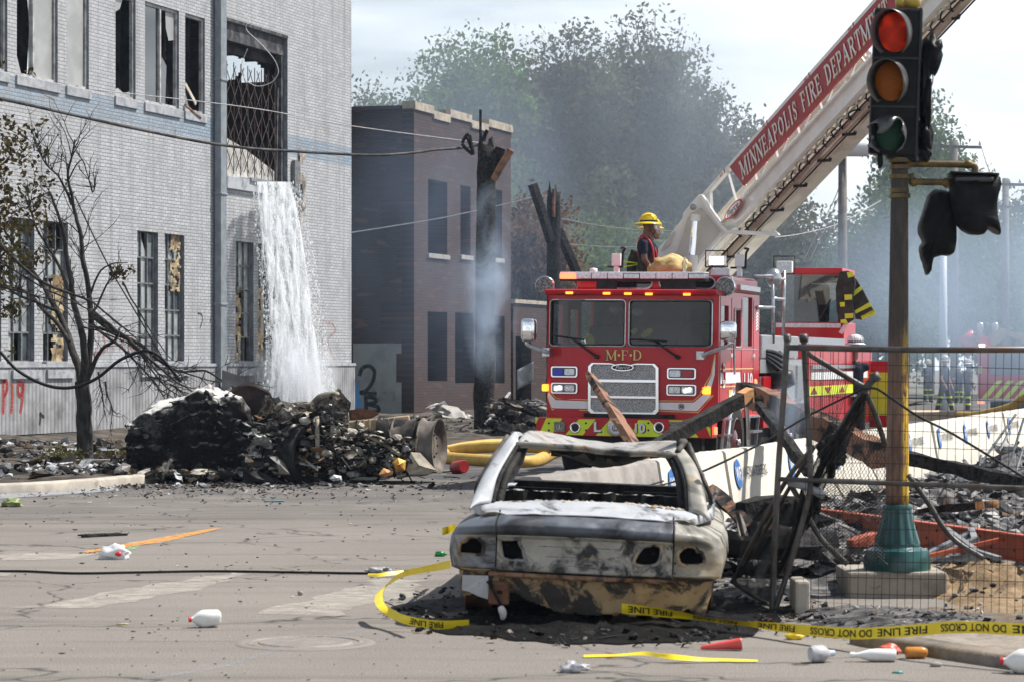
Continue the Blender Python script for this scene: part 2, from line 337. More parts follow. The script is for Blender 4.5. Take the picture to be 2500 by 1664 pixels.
for y in ys:
 x1=kerbx(y)-.2;x0=min(-11.7+.317*(y-61)+2,x1-4)if y>36 else-16
 rows.append([V((x0+(x1-x0)*i/46,y+(0 if y>33.4 else 0),bedz(x0+(x1-x0)*i/46,y)if i<46 else .1))for i in range(47)])
bd.add([p for r in rows for p in r],[(j*47+i,j*47+i+1,(j+1)*47+i+1,(j+1)*47+i)for j in range(len(rows)-1)for i in range(46)])
tag(bd.build('soil_bed',M_DIRT,smooth=True),kind='structure')
gm=MB();gp=[G(a,b,.004)for a,b in[(0,1200),(120,1193),(250,1184),(330,1186),(250,1199),(120,1208),(0,1216)]]
gm.add(gp,[tuple(range(len(gp)))]);tag(gm.build('gutter',mat('wet_concrete',(.27,.29,.31),(.2,.21,.22),.35,scale=3)),kind='structure')
def paint(name,c,lo=.45,hi=.6,sc=9,a=.9):
 m,t,b,o=newmat(name);v=objco(t);b.inputs['Base Color'].default_value=c4(c);b.inputs['Roughness'].default_value=.8
 tr=t.nodes.new('ShaderNodeBsdfTransparent');mx=t.nodes.new('ShaderNodeMixShader')
 t.links.new(ramp(t,noise_out(t,v,sc,9,.75),[(lo,0.0),(hi,a)]),mx.inputs[0]);t.links.new(tr.outputs[0],mx.inputs[1]);t.links.new(b.outputs[0],mx.inputs[2]);t.links.new(mx.outputs[0],o.inputs[0]);return m
def soft_poly(mb,px,z,rag=.05):
 pts=[G(a,b,z)for a,b in px];out=[]
 for i,p in enumerate(pts):
  q=pts[(i+1)%len(pts)];n=max(2,int((q-p).length/.12))
  for k in range(n):
   w=p.lerp(q,k/n);out.append(w+V((nz(w,2.3),nz(w+V((5,5,5)),2.3),0))*rag)
 mb.add(out,[tuple(range(len(out)))])
mk=MB()
for pl in([(-60,1354),(60,1350),(220,1351),(150,1365),(-60,1368)],[(40,1482),(300,1438),(560,1397),(610,1401),(470,1440),(240,1481)],[(600,1497),(720,1470),(930,1411),(1040,1414),(1010,1448),(800,1503)],[(-50,1394),(30,1396),(20,1402),(-50,1404)],[(300,1325),(440,1308),(470,1313),(330,1330)]):soft_poly(mk,pl,.005,.14)
tag(mk.build('road_marking',paint('worn_white_paint',(.52,.49,.43),.34,.70,5,.62)),kind='structure')
mk=MB();soft_poly(mk,[(204,1344),(380,1313),(520,1288),(540,1289),(415,1318),(214,1348)],.007,.012)
tag(mk.build('road_marking',paint('orange_paint',(.62,.27,.04),.34,.56,12,.85)),kind='structure')
mk=MB();soft_poly(mk,[(235,1350),(300,1336),(345,1328),(335,1338),(260,1351)],.006,.02)
tag(mk.build('road_marking',paint('green_chalk',(.25,.45,.22),.4,.6,12,.7)),kind='structure')
def chalk(pts,w,c,nm,rag=.006):
 mb=MB();P3=curve_pts([G(a,b,.006)for a,b in pts],8)
 at,L,_=ribbon(P3,w,lambda i:V((-(P3[min(i+1,len(P3)-1)]-P3[max(i-1,0)]).y,(P3[min(i+1,len(P3)-1)]-P3[max(i-1,0)]).x,0)).normalized())
 N=int(L/.08)+2;mb.grid(lambda u,v:at(u*L,v*2-1)+V((nz((u*60,v,1)),nz((u*60,v,5)),0))*rag,N,1)
 return tag(mb.build('road_marking',paint(nm,c,.46,.7,14,.5)),kind='structure')
chalk([(0,1362),(60,1350),(130,1336)],.05,(.35,.10,.18),'pink_chalk');chalk([(0,1336),(130,1335)],.05,(.35,.10,.18),'pink_chalk')
chalk([(365,1293),(430,1283),(515,1270)],.05,(.35,.10,.18),'pink_chalk');chalk([(60,1278),(230,1273)],.05,(.35,.10,.18),'pink_chalk')
chalk([(355,1656),(470,1638),(560,1622),(690,1580)],.05,(.25,.38,.55),'blue_chalk');chalk([(790,1555),(850,1543),(890,1532)],.05,(.25,.38,.55),'blue_chalk')
mh=G(745,1569);t_=thing('manhole','round iron manhole cover set in the road','manhole cover',mh)
m_=MB();m_.lathe([(.36,.002),(.36,.008),(.33,.01),(.325,.004),(.29,.004),(.28,.011),(.0,.012)],Matrix.Translation(mh),40,cap=False)
m_.build('cover',mat('worn_iron',(.20,.18,.155),(.25,.225,.2),.6,.3,scale=10,bmp=.6,bs=60),t_,smooth=True,auto=30)
m_=MB();m_.lathe([(.36,.006),(.375,.009),(.42,.006),(.43,.001)],Matrix.Translation(mh),40,cap=False);m_.build('rim',mat('rim_iron',(.18,.16,.14),rough=.7),t_,smooth=True)
# ================================================================ white painted brick building
BR=math.atan2(SD.y,SD.x);BM=frame((-11.7,61,0),BR)
S1=Lp(BM,858,600,1,0).x
def brick_mat(name,c1,c2,mort,bw=.22,rh=.078,ms=.012,soot=(.05,.05,.052),slo=.6,shi=.72,band=None,swap=False,odd=None,bst=.6,drip=0):
 m,t,b,o=newmat(name);tc=t.nodes.new('ShaderNodeTexCoord');sp=t.nodes.new('ShaderNodeSeparateXYZ');t.links.new(tc.outputs['Object'],sp.inputs[0])
 cb=t.nodes.new('ShaderNodeCombineXYZ');t.links.new(sp.outputs['Y' if swap else 'X'],cb.inputs[0]);t.links.new(sp.outputs['Z'],cb.inputs[1])
 k=nn(t,'ShaderNodeTexBrick',Scale=1.0);k.inputs['Brick Width'].default_value=bw;k.inputs['Row Height'].default_value=rh;k.inputs['Mortar Size'].default_value=ms;k.inputs['Mortar Smooth'].default_value=.3
 k.inputs['Color1'].default_value=c4(c1);k.inputs['Color2'].default_value=c4(c2);k.inputs['Mortar'].default_value=c4(mort);k.inputs['Bias'].default_value=-.1
 wob=nn(t,'ShaderNodeTexNoise',Scale=3.0);t.links.new(tc.outputs['Object'],wob.inputs['Vector'])
 ad=nn(t,'ShaderNodeVectorMath',operation='MULTIPLY_ADD');ad.inputs[1].default_value=(.02,.02,0);t.links.new(wob.outputs['Color'],ad.inputs[0]);t.links.new(cb.outputs[0],ad.inputs[2]);t.links.new(ad.outputs[0],k.inputs['Vector'])
 col=k.outputs['Color']
 if odd:
  k2=nn(t,'ShaderNodeTexNoise',Scale=1.0,Detail=0);mm=nn(t,'ShaderNodeMapping');mm.inputs['Scale'].default_value=(1.3,5,1);t.links.new(cb.outputs[0],mm.inputs[0]);t.links.new(mm.outputs[0],k2.inputs['Vector'])
  col=mixc(t,ramp(t,k2.outputs['Fac'],[(.66,0.0),(.7,.8)]),col,odd)
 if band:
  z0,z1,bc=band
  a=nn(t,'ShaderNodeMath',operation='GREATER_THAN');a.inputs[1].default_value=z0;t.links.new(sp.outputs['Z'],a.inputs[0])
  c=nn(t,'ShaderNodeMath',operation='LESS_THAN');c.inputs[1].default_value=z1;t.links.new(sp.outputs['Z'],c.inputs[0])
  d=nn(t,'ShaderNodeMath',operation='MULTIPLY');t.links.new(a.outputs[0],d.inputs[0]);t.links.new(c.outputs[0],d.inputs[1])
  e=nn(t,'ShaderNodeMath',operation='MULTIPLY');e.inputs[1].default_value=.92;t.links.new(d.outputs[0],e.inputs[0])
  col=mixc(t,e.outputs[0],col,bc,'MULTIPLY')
 v=tc.outputs['Object']
 col=mixc(t,ramp(t,noise_out(t,v,1.1,9,.72,.4),[(slo,0.0),(shi,.55)]),col,soot)
 col=mixc(t,ramp(t,noise_out(t,v,16,6,.7),[(.5,0.0),(.72,.7)]),col,tuple(x*.55 for x in c1))
 if drip:col=mixc(t,ramp(t,noise_out(t,v,.75,9,.78,.3),[(.655,0.0),(.68,.85)]),col,(.26,.215,.165));col=mixc(t,ramp(t,noise_out(t,v,.28,5,.6),[(.35,0.0),(.7,.5)]),col,tuple(x*.72 for x in c1))
 if drip:
  mp=nn(t,'ShaderNodeMapping');mp.inputs['Scale'].default_value=(2.2,2.2,.12);t.links.new(v,mp.inputs[0])
  col=mixc(t,ramp(t,noise_out(t,mp.outputs[0],1.5,6,.6),[(.5,0.0),(.72,drip)]),col,soot)
 t.links.new(col,b.inputs['Base Color']);b.inputs['Roughness'].default_value=.8
 inv=nn(t,'ShaderNodeMath',operation='SUBTRACT');inv.inputs[0].default_value=1;t.links.new(k.outputs['Fac'],inv.inputs[1])
 n1=nn(t,'ShaderNodeMath',operation='MULTIPLY_ADD');n1.inputs[1].default_value=.5;t.links.new(noise_out(t,v,20,4),n1.inputs[0]);t.links.new(inv.outputs[0],n1.inputs[2])
 bump(t,b,n1.outputs[0],bst,.02);return m
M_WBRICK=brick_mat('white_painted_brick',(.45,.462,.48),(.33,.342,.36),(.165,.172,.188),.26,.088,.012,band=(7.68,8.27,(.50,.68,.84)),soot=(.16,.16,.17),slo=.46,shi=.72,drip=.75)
M_TRIMW=mat('white_trim',(.34,.355,.375),(.24,.25,.27),.8,scale=5,c3=(.14,.14,.15),s3=2.5,lo3=.58,hi3=.72,bmp=.3)
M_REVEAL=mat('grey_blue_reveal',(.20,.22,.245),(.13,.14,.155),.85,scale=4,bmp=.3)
M_SOOT=mat('sooty_interior',(.014,.014,.015),(.05,.045,.04),.9,scale=1.5,bmp=.5,c3=(.13,.11,.1),s3=.9,lo3=.66,hi3=.76)
M_STEELW=mat('window_steel',(.17,.18,.18),(.1,.1,.1),.6,.2,scale=8)
wb=thing('brick_building','large grey-white painted brick building with broken soot-stained windows and water pouring from a loading door','building',M=BM)
def rectpx(x0,x1,yb,yt,zb=None,zt=None):
 a,b=Lp(BM,x0,600,1,0).x,Lp(BM,x1,600,1,0).x
 return(a,b,zb if zb is not None else Lp(BM,x0,yb,1,0).z,zt if zt is not None else Lp(BM,x0,yt,1,0).z)
UP=[rectpx(a,b,0,0,8.33,10.92)for a,b in((-55,18),(41,141),(163,217),(282,331),(354,437),(452,500))]
DOOR=rectpx(549,702,0,0,6.78,11.05)
LOW=[rectpx(a,b,0,0,1.7,5.02)for a,b in((-60,3),(20,84),(105,166),(335,386),(402,450),(575,619),(630,672))]
OPEN=UP+[DOOR]+LOW
def wall_with_holes(mb,x0,x1,z0,z1,holes,y,dep,extra=()):
 xs=sorted({x0,x1,*[h[0]for h in holes],*[h[1]for h in holes]});zs=sorted({z0,z1,*[h[2]for h in holes],*[h[3]for h in holes],*extra})
 xs=[x for x in xs if x0<=x<=x1]
 for a,b in zip(xs,xs[1:]):
  for c,d in zip(zs,zs[1:]):
   mx,mz=(a+b)/2,(c+d)/2
   if any(h[0]<mx<h[1]and h[2]<mz<h[3]for h in holes):continue
   mb.quad((a,y,c),(b,y,c),(b,y,d),(a,y,d))
 for a,b,c,d in holes:
  a,b=max(a,x0),min(b,x1)
  mb.quad((a,y,c),(a,y+dep,c),(a,y+dep,d),(a,y,d));mb.quad((b,y,c),(b,y,d),(b,y+dep,d),(b,y+dep,c))
  mb.quad((a,y,c),(b,y,c),(b,y+dep,c),(a,y+dep,c));mb.quad((a,y,d),(a,y+dep,d),(b,y+dep,d),(b,y,d))
XL=-30
w=MB();wall_with_holes(w,XL,S1,1.62,15.0,OPEN,0,0);w.bx(XL,S1,0,.3,15.0,15.25)
w.build('wall',M_WBRICK,wb,local=True,norm=False)
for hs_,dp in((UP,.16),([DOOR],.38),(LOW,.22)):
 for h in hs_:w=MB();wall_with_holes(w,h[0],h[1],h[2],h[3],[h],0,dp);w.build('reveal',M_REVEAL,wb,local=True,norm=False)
s=MB();s.quad((XL,14,0),(S1,14,0),(S1,14,15),(XL,14,15));s.quad((XL,0,0),(XL,14,0),(XL,14,15),(XL,0,15))
HO=[(Lp(BM,a,b,0,S1-.05),r)for a,b,r in((566,166,.34),(553,176,.26),(611,178,.30),(611,190,.18),(585,158,.14))]
for zz in(.6,6.7):s.bx(XL,S1-.1,.4,13.9,zz-.15,zz)
s.bx(XL,S1,.3,14,14.9,15.1)
for k in range(7):s.bar((S1-9+k*1.4,.5,11.6+.3*(k%2)),(S1-9+k*1.4,13.8,11.4),.16,.3)
s.bx(DOOR[0]-.4,DOOR[1]+.3,.42,.6,10.3,10.7)
for k,(a,b,c,d)in enumerate(OPEN[:6]):s.bx(b+.1,b+.18,.5,3.5,6.7,11.3)
s.build('interior',M_SOOT,wb,local=True)
e=MB();e.grid(lambda u,v:V((S1-.05,.0+u*14,v*15)),130,140,lambda u,v:any(((u*14-h.y)/(r*1.5))**2+((v*15-h.z)/r)**2<1+.9*nz((u*40,v*40,1))for h,r in HO))
e.build('end_wall',M_SOOT,wb,local=True,norm=False)
e2=MB();e2.quad((S1,0,0),(S1,.3,0),(S1,.3,15),(S1,0,15));e2.quad((S1,2.2,0),(S1,14,0),(S1,14,8),(S1,2.2,8));e2.build('wall',M_WBRICK,wb,local=True,norm=False)
def fluted():
 m,t,b,o=newmat('fluted_concrete');tc=t.nodes.new('ShaderNodeTexCoord');mp=nn(t,'ShaderNodeMapping');mp.inputs['Scale'].default_value=(1,0,.02);t.links.new(tc.outputs['Object'],mp.inputs[0])
 wv=nn(t,'ShaderNodeTexWave',Scale=1.7,Distortion=.6,Detail=2);t.links.new(mp.outputs[0],wv.inputs['Vector'])
 c=mixc(t,ramp(t,wv.outputs['Fac'],[(.05,0.0),(.55,1.0)]),(.20,.205,.22),(.30,.305,.32))
 c=mixc(t,ramp(t,noise_out(t,tc.outputs['Object'],1.2,9,.7),[(.42,0.0),(.66,.85)]),c,(.09,.09,.092));t.links.new(c,b.inputs['Base Color']);b.inputs['Roughness'].default_value=.85
 bump(t,b,wv.outputs['Fac'],.5,.03);return m
f_=MB();f_.bx(XL,S1+.05,-.1,.3,0,1.56);f_.build('plinth',fluted(),wb,local=True)
f_=MB();f_.bx(XL,S1+.06,-.13,.3,1.562,1.64);f_.build('ledge',M_TRIMW,wb,local=True)
for(a,b,c,d)in UP:q=MB();q.bx(a-.06,b+.06,-.05,.2,c-.24,c-.002);q.build('sill',M_TRIMW,wb,local=True,bevel=.015)
q=MB();q.bx(DOOR[0]-.05,DOOR[1]-.5,-.1,.36,DOOR[2]-.35,DOOR[2]-.002);q.build('sill',M_TRIMW,wb,local=True,bevel=.015)
q=MB();q.bx(DOOR[0]+.01,DOOR[1]-.01,.1,.3,DOOR[3]-.5,DOOR[3]-.02);q.bx(DOOR[0]-.02,DOOR[1]+.02,-.012,.02,DOOR[3]+.002,DOOR[3]+.09);q.build('lintel',mat('sooty_steel',(.03,.03,.033),(.10,.10,.105),.7,scale=4),wb,local=True)
for(a,b,c,d)in LOW:q=MB();q.bx(a-.04,b+.04,-.12,.3,c-.055,c-.001);q.bx(a-.04,b+.04,-.16,-.1,1.3,1.5);q.build('sill',M_TRIMW,wb,local=True)
M_PANE=mat('dusty_glass',(.30,.33,.33),(.18,.2,.21),.25,scale=2,c3=(.45,.46,.44),s3=1.3,lo3=.55,hi3=.66)
M_PANED=mat('dark_glass',(.03,.035,.042),(.07,.085,.1),.08,scale=1.2,spec=.8)
M_BURNT=mat('burnt_yellow',(.36,.29,.17),(.16,.10,.05),.9,scale=3,c3=(.04,.035,.03),s3=2.5,bmp=.5)
def low_window(r,seed):
 a,b,c,d=r;rr=random.Random(seed);y=.15;f=MB();pn=MB();pd=MB();n=5;xm=a+(b-a)*.46;wR=b-(b-a)*.05
 cols=[a+.02,a+(wR-a)*.36,a+(wR-a)*.68,wR]
 for x in cols:f.bx(x-.018,x+.018,y-.05,y+.03,c,d)
 for i in range(n+1):zz=c+(d-c)*i/n;f.bx(a+.04,wR-.02,y-.045,y+.025,zz-.02,zz+.02)
 o=f.build('window',M_STEELW,wb,local=True)
 for i in range(n):
  for j in range(3):
   z0,z1=c+(d-c)*i/n,c+(d-c)*(i+1)/n
   k=rr.random();tgt=pn if k<.68 else pd if k<.84 else None
   if tgt is None:continue
   if k>.6 and k<.68:tgt.add([V((cols[j],y,z0)),V((cols[j+1],y,z0)),V((cols[j+1],y,z0+(z1-z0)*rr.random())),V((cols[j],y,z1))],[(0,1,2,3)])
   else:tgt.quad((cols[j],y,z0),(cols[j+1],y,z0),(cols[j+1],y,z1),(cols[j],y,z1))
 if pn.f:pn.build('pane',M_PANE,o,local=True)
 if pd.f:pd.build('pane',M_PANED,o,local=True)
 if seed in(2,4,5,6):
  u=MB();x0,x1=(xm,wR)if seed in(2,4)else(a,xm)
  u.grid(lambda p,q:V((x0+(x1-x0)*p,y-.06+.05*nz((p*3,q*8,seed)),c+(d-c)*(q*.62 if seed!=4 else .55+q*.45))),6,26,lambda p,q:nz((p*2,q*7,seed*3))>.18)
  u.build('burnt_lining',M_BURNT,o,local=True)
for k,r in enumerate(LOW):low_window(r,k)
M_GLS=glass_mat('sooty_pane',(.32,.34,.36),.14)
M_SHARD=mat('grey_backed_glass',(.26,.265,.26),(.33,.335,.33),.3,scale=1.4)
def up_window(r,k):
 a,b,c,d=r;y=.10;f=MB();f.bx(a,a+.06,y-.04,y+.05,c,d);f.bx(b-.06,b,y-.04,y+.05,c,d);f.bx(a+.06,b-.06,y-.04,y+.05,d-.08,d);f.bx(a+.06,b-.06,y-.04,y+.05,c,c+.07)
 if k in(1,4):xm=a+(b-a)*(.45 if k==1 else .5);f.bx(xm-.04,xm+.04,y-.05,y+.05,c+.07,d-.08)
 o=f.build('window',mat('painted_frame',(.42,.43,.42),(.25,.25,.25),.6,scale=5,c3=(.05,.05,.05),s3=2),wb,local=True)
 rr=random.Random(k+40)
 def shard(pts,m):q=MB();q.add([V((a+(b-a)*u,y+.01,c+(d-c)*v))for u,v in pts],[tuple(range(len(pts)))]);q.build('pane',m,o,local=True)
 if k==1:
  shard([(.5,.03),(.95,.03),(.95,1),(.5,1)],M_SHARD);shard([(.05,1),(.42,1),(.42,.1),(.34,.03),(.4,.45),(.36,.7),(.22,.85),(.05,.8)],M_GLS);shard([(.05,.03),(.2,.03),(.1,.18),(.05,.3)],M_SHARD)
 elif k==2:shard([(.08,.03),(.9,.03),(.92,1),(.08,1)],M_SHARD);
 elif k==0:shard([(.1,.1),(.7,.05),(.7,1),(.1,1)],M_SHARD)
 elif k==4:shard([(.04,.03),(.46,.03),(.46,1),(.04,1)],M_GLS);shard([(.7,1),(.95,1),(.95,.7),(.8,.68),(.72,.8)],M_SHARD);shard([(.54,.03),(.7,.03),(.74,.42),(.6,.5),(.54,.4)],M_GLS)
 elif k==3:shard([(.05,.03),(.95,.03),(.9,.08),(.6,.05),(.3,.09),(.05,.05)],M_SHARD);shard([(.05,1),(.6,1),(.4,.86),(.05,.8)],M_SHARD)
 else:shard([(.05,.03),(.4,.03),(.2,.2),(.05,.16)],M_GLS)
for k,r in enumerate(UP):up_window(r,k)
for k,col in((0,(.2,.2,.19)),(3,(.09,.07,.055)),(5,(.1,.09,.08))):
 a,b,c,d=UP[k];q=MB();q.grid(lambda u,v:V((a-.3+(b-a+1.4)*u,1.1+.2*nz((u*4,v*4,k)),c-.2+(d-c)*v)),16,20,lambda u,v:nz((u*3,v*3,k*7))>.1)
 q.build('partition',mat('scorched_plaster%s'%'abcdef'[k],col,tuple(x*.4 for x in col),.9,scale=2),wb,local=True)
q=MB();A,B=Lp(BM,452,205,1,.1),Lp(BM,478,254,1,.1);q.bar(A,B,.03,.1);q.build('plank',mat('pale_board',(.6,.55,.45),(.45,.4,.33),.7),wb,local=True)
q=MB();A,B=Lp(BM,452,256,1,-.05),Lp(BM,490,289,1,-.05);q.bar(A,B,.05,.05);q.build('plank',M_WOODRAW,wb,local=True)
q=MB();a,b=DOOR[0]+.02,DOOR[1]-.55;n=9;zt=10.0
for i in range(n):
 x=a+(b-a)*i/(n-1)
 q.bar((x,.17,DOOR[2]+.1),(x,.17,zt),.02)
nd=11
for i in range(-4,nd):
 for sgn in(1,-1):
  pts=[]
  for j in range(9):
   zz=DOOR[2]+.2+(zt-DOOR[2]-.3)*j/8;x=a+(b-a)*(i/7+sgn*j/14+(.5 if sgn<0 else 0));pts.append((x,zz))
  for(xa,za),(xb,zb)in zip(pts,pts[1:]):
   if a<=xa<=b and a<=xb<=b:q.bar((xa,.15+.02*sgn,za),(xb,.15+.02*sgn,zb),.028,.012,(0,1,0))
q.build('scissor_gate',mat('dark_gate_rust',(.055,.028,.02),(.03,.018,.015),.8,scale=5),wb,local=True)
q=MB();q.bar((DOOR[1]-.42,.2,DOOR[2]-.05),(DOOR[1]-.3,.2,9.6),.07);q.bar((DOOR[1]-.1,.2,DOOR[2]),(DOOR[1]-.1,.2,DOOR[3]),.16);q.build('door_post',mat('sooty_steel',(.1,.1,.1)),wb,local=True)
q=MB();A=[Lp(BM,*p,1,.35)for p in((549,430),(549,338),(590,362),(672,425),(700,445))]
q.prism([(p.x,p.z)for p in A],.5,T=lambda x,y,h:V((x,.28+h,y)));q.build('fallen_slab',mat('wet_plaster',(.55,.53,.48),(.4,.39,.37),.35,scale=3,c3=(.15,.14,.13),s3=2),wb,local=True)
q=MB();q.bar(Lp(BM,612,438,1,-.12),Lp(BM,700,452,1,-.2),.06,.1);q.bar(Lp(BM,700,446,1,-.15),Lp(BM,738,482,1,-.3),.06,.12);q.build('bent_flashing',M_GALV,wb,local=True)
q=MB();q.bx(Lp(BM,711,0,1,0).x,Lp(BM,724,0,1,0).x,-.12,-.02,Lp(BM,711,540,1,0).z,Lp(BM,711,392,1,0).z);q.build('shutter_rail',M_STEELW,wb,local=True)
q=MB();q.grid(lambda u,v:V((Lp(BM,728+13*u,0,1,0).x,-.06+.05*nz((u,v*6,2)),Lp(BM,730,560,1,0).z+v*2.4)),4,20,lambda u,v:nz((u*2,v*6,9))>.2);q.build('peeled_boarding',mat('peeled_board',(.32,.29,.25),(.12,.1,.09),.9,scale=4),wb,local=True)
xp=Lp(BM,537,500,1,-.12).x
q=MB();q.bx(xp-.2,xp+.2,-.24,-.04,1.0,15.2);
for zz in(3.2,6.2,9.3,12.2):q.bx(xp-.23,xp+.23,-.27,-.02,zz,zz+.07)
q.build('downpipe',mat('blue_grey_paint',(.20,.225,.25),(.15,.17,.19),.5,scale=4),wb,local=True,bevel=.02)
def strokes(name,col,polys,w,par,fr,pl,ax=1,seg=5):
 mb=MB()
 for k,pts in enumerate(polys):
  Q=curve_pts([Lp(fr,a,b,ax,pl-.0008*k)for a,b in pts],seg)
  for i in range(len(Q)-1):
   d=(Q[i+1]-Q[i]).normalized();n=V((d.z,d.x,-d.x));n=V((-d.z,0,d.x))if ax==1 else V((0,-d.z,d.y));n=n*w/2;d2=d*w*.2
   mb.add([Q[i]-n-d2,Q[i+1]-n+d2,Q[i+1]+n+d2,Q[i]+n-d2],[(0,1,2,3)])
 return mb.build(name,col,par,local=True)
M_REDP=paint('red_spray',(.42,.05,.04),.3,.5,8,.9);M_REDF=paint('faded_red_spray',(.40,.16,.15),.42,.6,6,.5);M_BLKP=paint('black_spray',(.03,.035,.04),.3,.5,8,.85)
strokes('graffiti',M_REDP,[[(8,1008),(9,970),(8,930)],[(8,930),(16,928),(18,945),(14,960),(9,964)],[(28,1005),(30,965),(29,935)],[(56,940),(46,934),(44,955),(50,965),(57,950),(56,935),(55,975),(50,1005)]],.11,wb,BM,-.105)
strokes('graffiti',M_REDF,[[(225,810),(226,850),(235,862),(240,830),(240,812)],[(262,815),(252,820),(258,840),(262,855),(250,858)],[(276,858),(277,812),(285,822),(278,838)],[(292,858),(298,815),(306,858)],[(315,858),(316,822),(325,830),(317,842),(327,858)]],.1,wb,BM,-.004)
strokes('graffiti',M_REDF,[[(786,880),(787,830),(785,790),(810,790),(818,810),(800,830),(818,880)],[(790,930),(800,905),(806,880)]],.09,wb,BM,-.004)
strokes('graffiti',M_BLKP,[[(483,765),(492,768),(494,782),(488,802)]],.05,wb,BM,-.004)
strokes('graffiti',M_BLKP,[[(97,1035),(99,1020),(98,1008),(103,1014),(108,1016)]],.08,wb,BM,-.105)
# ================================================================ red brick building beyond the alley
p0=BM@V((Lp(BM,1010,800,1,0).x,0,0));B2=frame(p0,BR)
M_RBRICK=brick_mat('red_brick',(.050,.017,.013),(.026,.011,.009),(.008,.007,.007),.30,.10,.018,odd=(.075,.026,.019),soot=(.03,.028,.03),slo=.5,shi=.7)
M_DBRICK=brick_mat('dark_brown_brick',(.04,.027,.024),(.026,.019,.018),(.014,.012,.012),.26,.09,.014,swap=True,odd=(.09,.045,.028),soot=(.025,.022,.024),slo=.5,shi=.7)
rb=thing('brick_building','two-storey burnt red brick building with stepped pale coping beyond the white building','building',M=B2)
XE=Lp(B2,1247,700,1,0).x
def r2(x0,x1,yb,yt):a=Lp(B2,x0,yb,1,0);b=Lp(B2,x1,yt,1,0);t_=Lp(B2,x0,yt,1,0);return(a.x,b.x,a.z,t_.z)
H2=[r2(1045,1092,618,437),r2(1124,1149,622,452),r2(1208,1226,630,462),r2(1044,1092,930,760),r2(1111,1157,935,762),r2(1205,1232,935,770)]
w=MB();wall_with_holes(w,0,XE,0,9.85,H2,0,.4);w.quad((XE,0,0),(XE,14,0),(XE,14,9.8),(XE,0,9.8));w.build('wall',M_RBRICK,rb,local=True,norm=False)
w=MB();w.quad((0,0,0),(0,0,10),(0,14,10),(0,14,0));w.build('wall',M_DBRICK,rb,local=True,norm=False)
q=MB()
for i,zz in enumerate([1.0,2.7,4.4,6.1,7.8]):q.bx(-.02,.02,-.02,1.15 if i%2 else .6,zz,zz+.95)
q.bx(-.015,.02,-.015,.42,0,9.9);q.build('corner_bricks',M_RBRICK,rb,local=True)
st=[(0,1.9,10.0),(1.9,3.6,9.85),(3.6,5.9,10.05),(5.9,7.8,9.88),(7.8,XE+.1,10.08)]
for i,(a,b,z)in enumerate(st):
 q=MB();q.bx(a,b-.01,-.06,.4,z-.02,z+.25);q.build('coping',mat('pale_coping',(.38,.33,.26),(.26,.23,.185),.8,scale=3,c3=(.1,.085,.07),s3=2),rb,local=True)
 if z>9.86:q=MB();q.bx(a,b-.012,.0,.35,9.852,z-.021);q.build('parapet',M_RBRICK,rb,local=True)
q=MB();q.bx(-.05,.3,.45,14,10.0,10.12);q.build('coping',mat('dark_coping',(.06,.06,.065)),rb,local=True)
for h in H2[:3]:q=MB();q.bx(h[0]-.1,h[1]+.1,-.08,.2,h[2]-.16,h[2]-.002);q.build('sill',mat('stone_sill',(.3,.28,.26),(.2,.19,.18),.8),rb,local=True,bevel=.01)
for h in H2[:2]:
 q=MB();q.bx(h[0]+.02,h[0]+(h[1]-h[0])*.42,.3,.34,h[2],h[3]);o=q.build('window',mat('boarded_pane',(.2,.18,.16),(.13,.12,.11),.8),rb,local=True)
q=MB();q.quad((.1,13.9,0),(XE,13.9,0),(XE,13.9,9.8),(.1,13.9,9.8));q.quad((.1,.4,9.6),(XE,.4,9.6),(XE,13.9,9.6),(.1,13.9,9.6));q.bx(.1,XE-.1,.42,13.8,4.6,4.8);q.build('interior',M_SOOT,rb,local=True)
A=[Lp(B2,*p,0,-.006)for p in((862,1015),(862,838),(1002,838),(1002,888),(1008,888),(1008,1015))]
q=MB();q.add(A,[tuple(range(6))]);q.build('painted_patch',mat('grey_wall_paint',(.23,.26,.265),(.18,.2,.21),.8,scale=1.5,c3=(.1,.11,.115),s3=1.2,lo3=.6,hi3=.7),rb,local=True)
strokes('graffiti',M_BLKP,[[(878,915),(885,897),(902,893),(914,905),(910,930),(895,952),(880,958),(918,960)],[(893,970),(894,1002)],[(890,968),(912,970),(918,980),(896,985)],[(896,985),(922,992),(922,1003),(905,1005)],[(862,920),(868,945),(872,958)]],.13,rb,B2,-.012,0)
p1=B2@V((XE+.3,0,0));B3=frame(p1,BR);an=thing('brick_annexe','low single-storey red brick annexe with open doorway beside the fire truck mirror','building',M=B3)
XF=Lp(B3,1345,800,1,0).x;zt=Lp(B3,1285,742,1,0).z
a=Lp(B3,1241,900,1,0).x;b=Lp(B3,1297,900,1,0).x;dz=Lp(B3,1260,820,1,0).z
w=MB();wall_with_holes(w,.0,XF,0,zt,[(max(.3,a),b,0,dz)],0,.35);w.build('wall',M_RBRICK,an,local=True,norm=False)
w=MB()
for i in range(14):w.bx(XF*i/14,XF*(i+.93)/14,-.08,.4,zt+.002,zt+.14)
w.build('coping',mat('pale_coping',(.5,.5,.5)),an,local=True)
w=MB();w.quad((.02,.3,zt-.1),(XF,.3,zt-.1),(XF,9,zt-.1),(.02,9,zt-.1));w.quad((0,9,0),(XF,9,0),(XF,9,zt),(0,9,zt));w.quad((XF,0,0),(XF,9,0),(XF,9,zt),(XF,0,zt));w.build('interior',M_SOOT,an,local=True,norm=False)
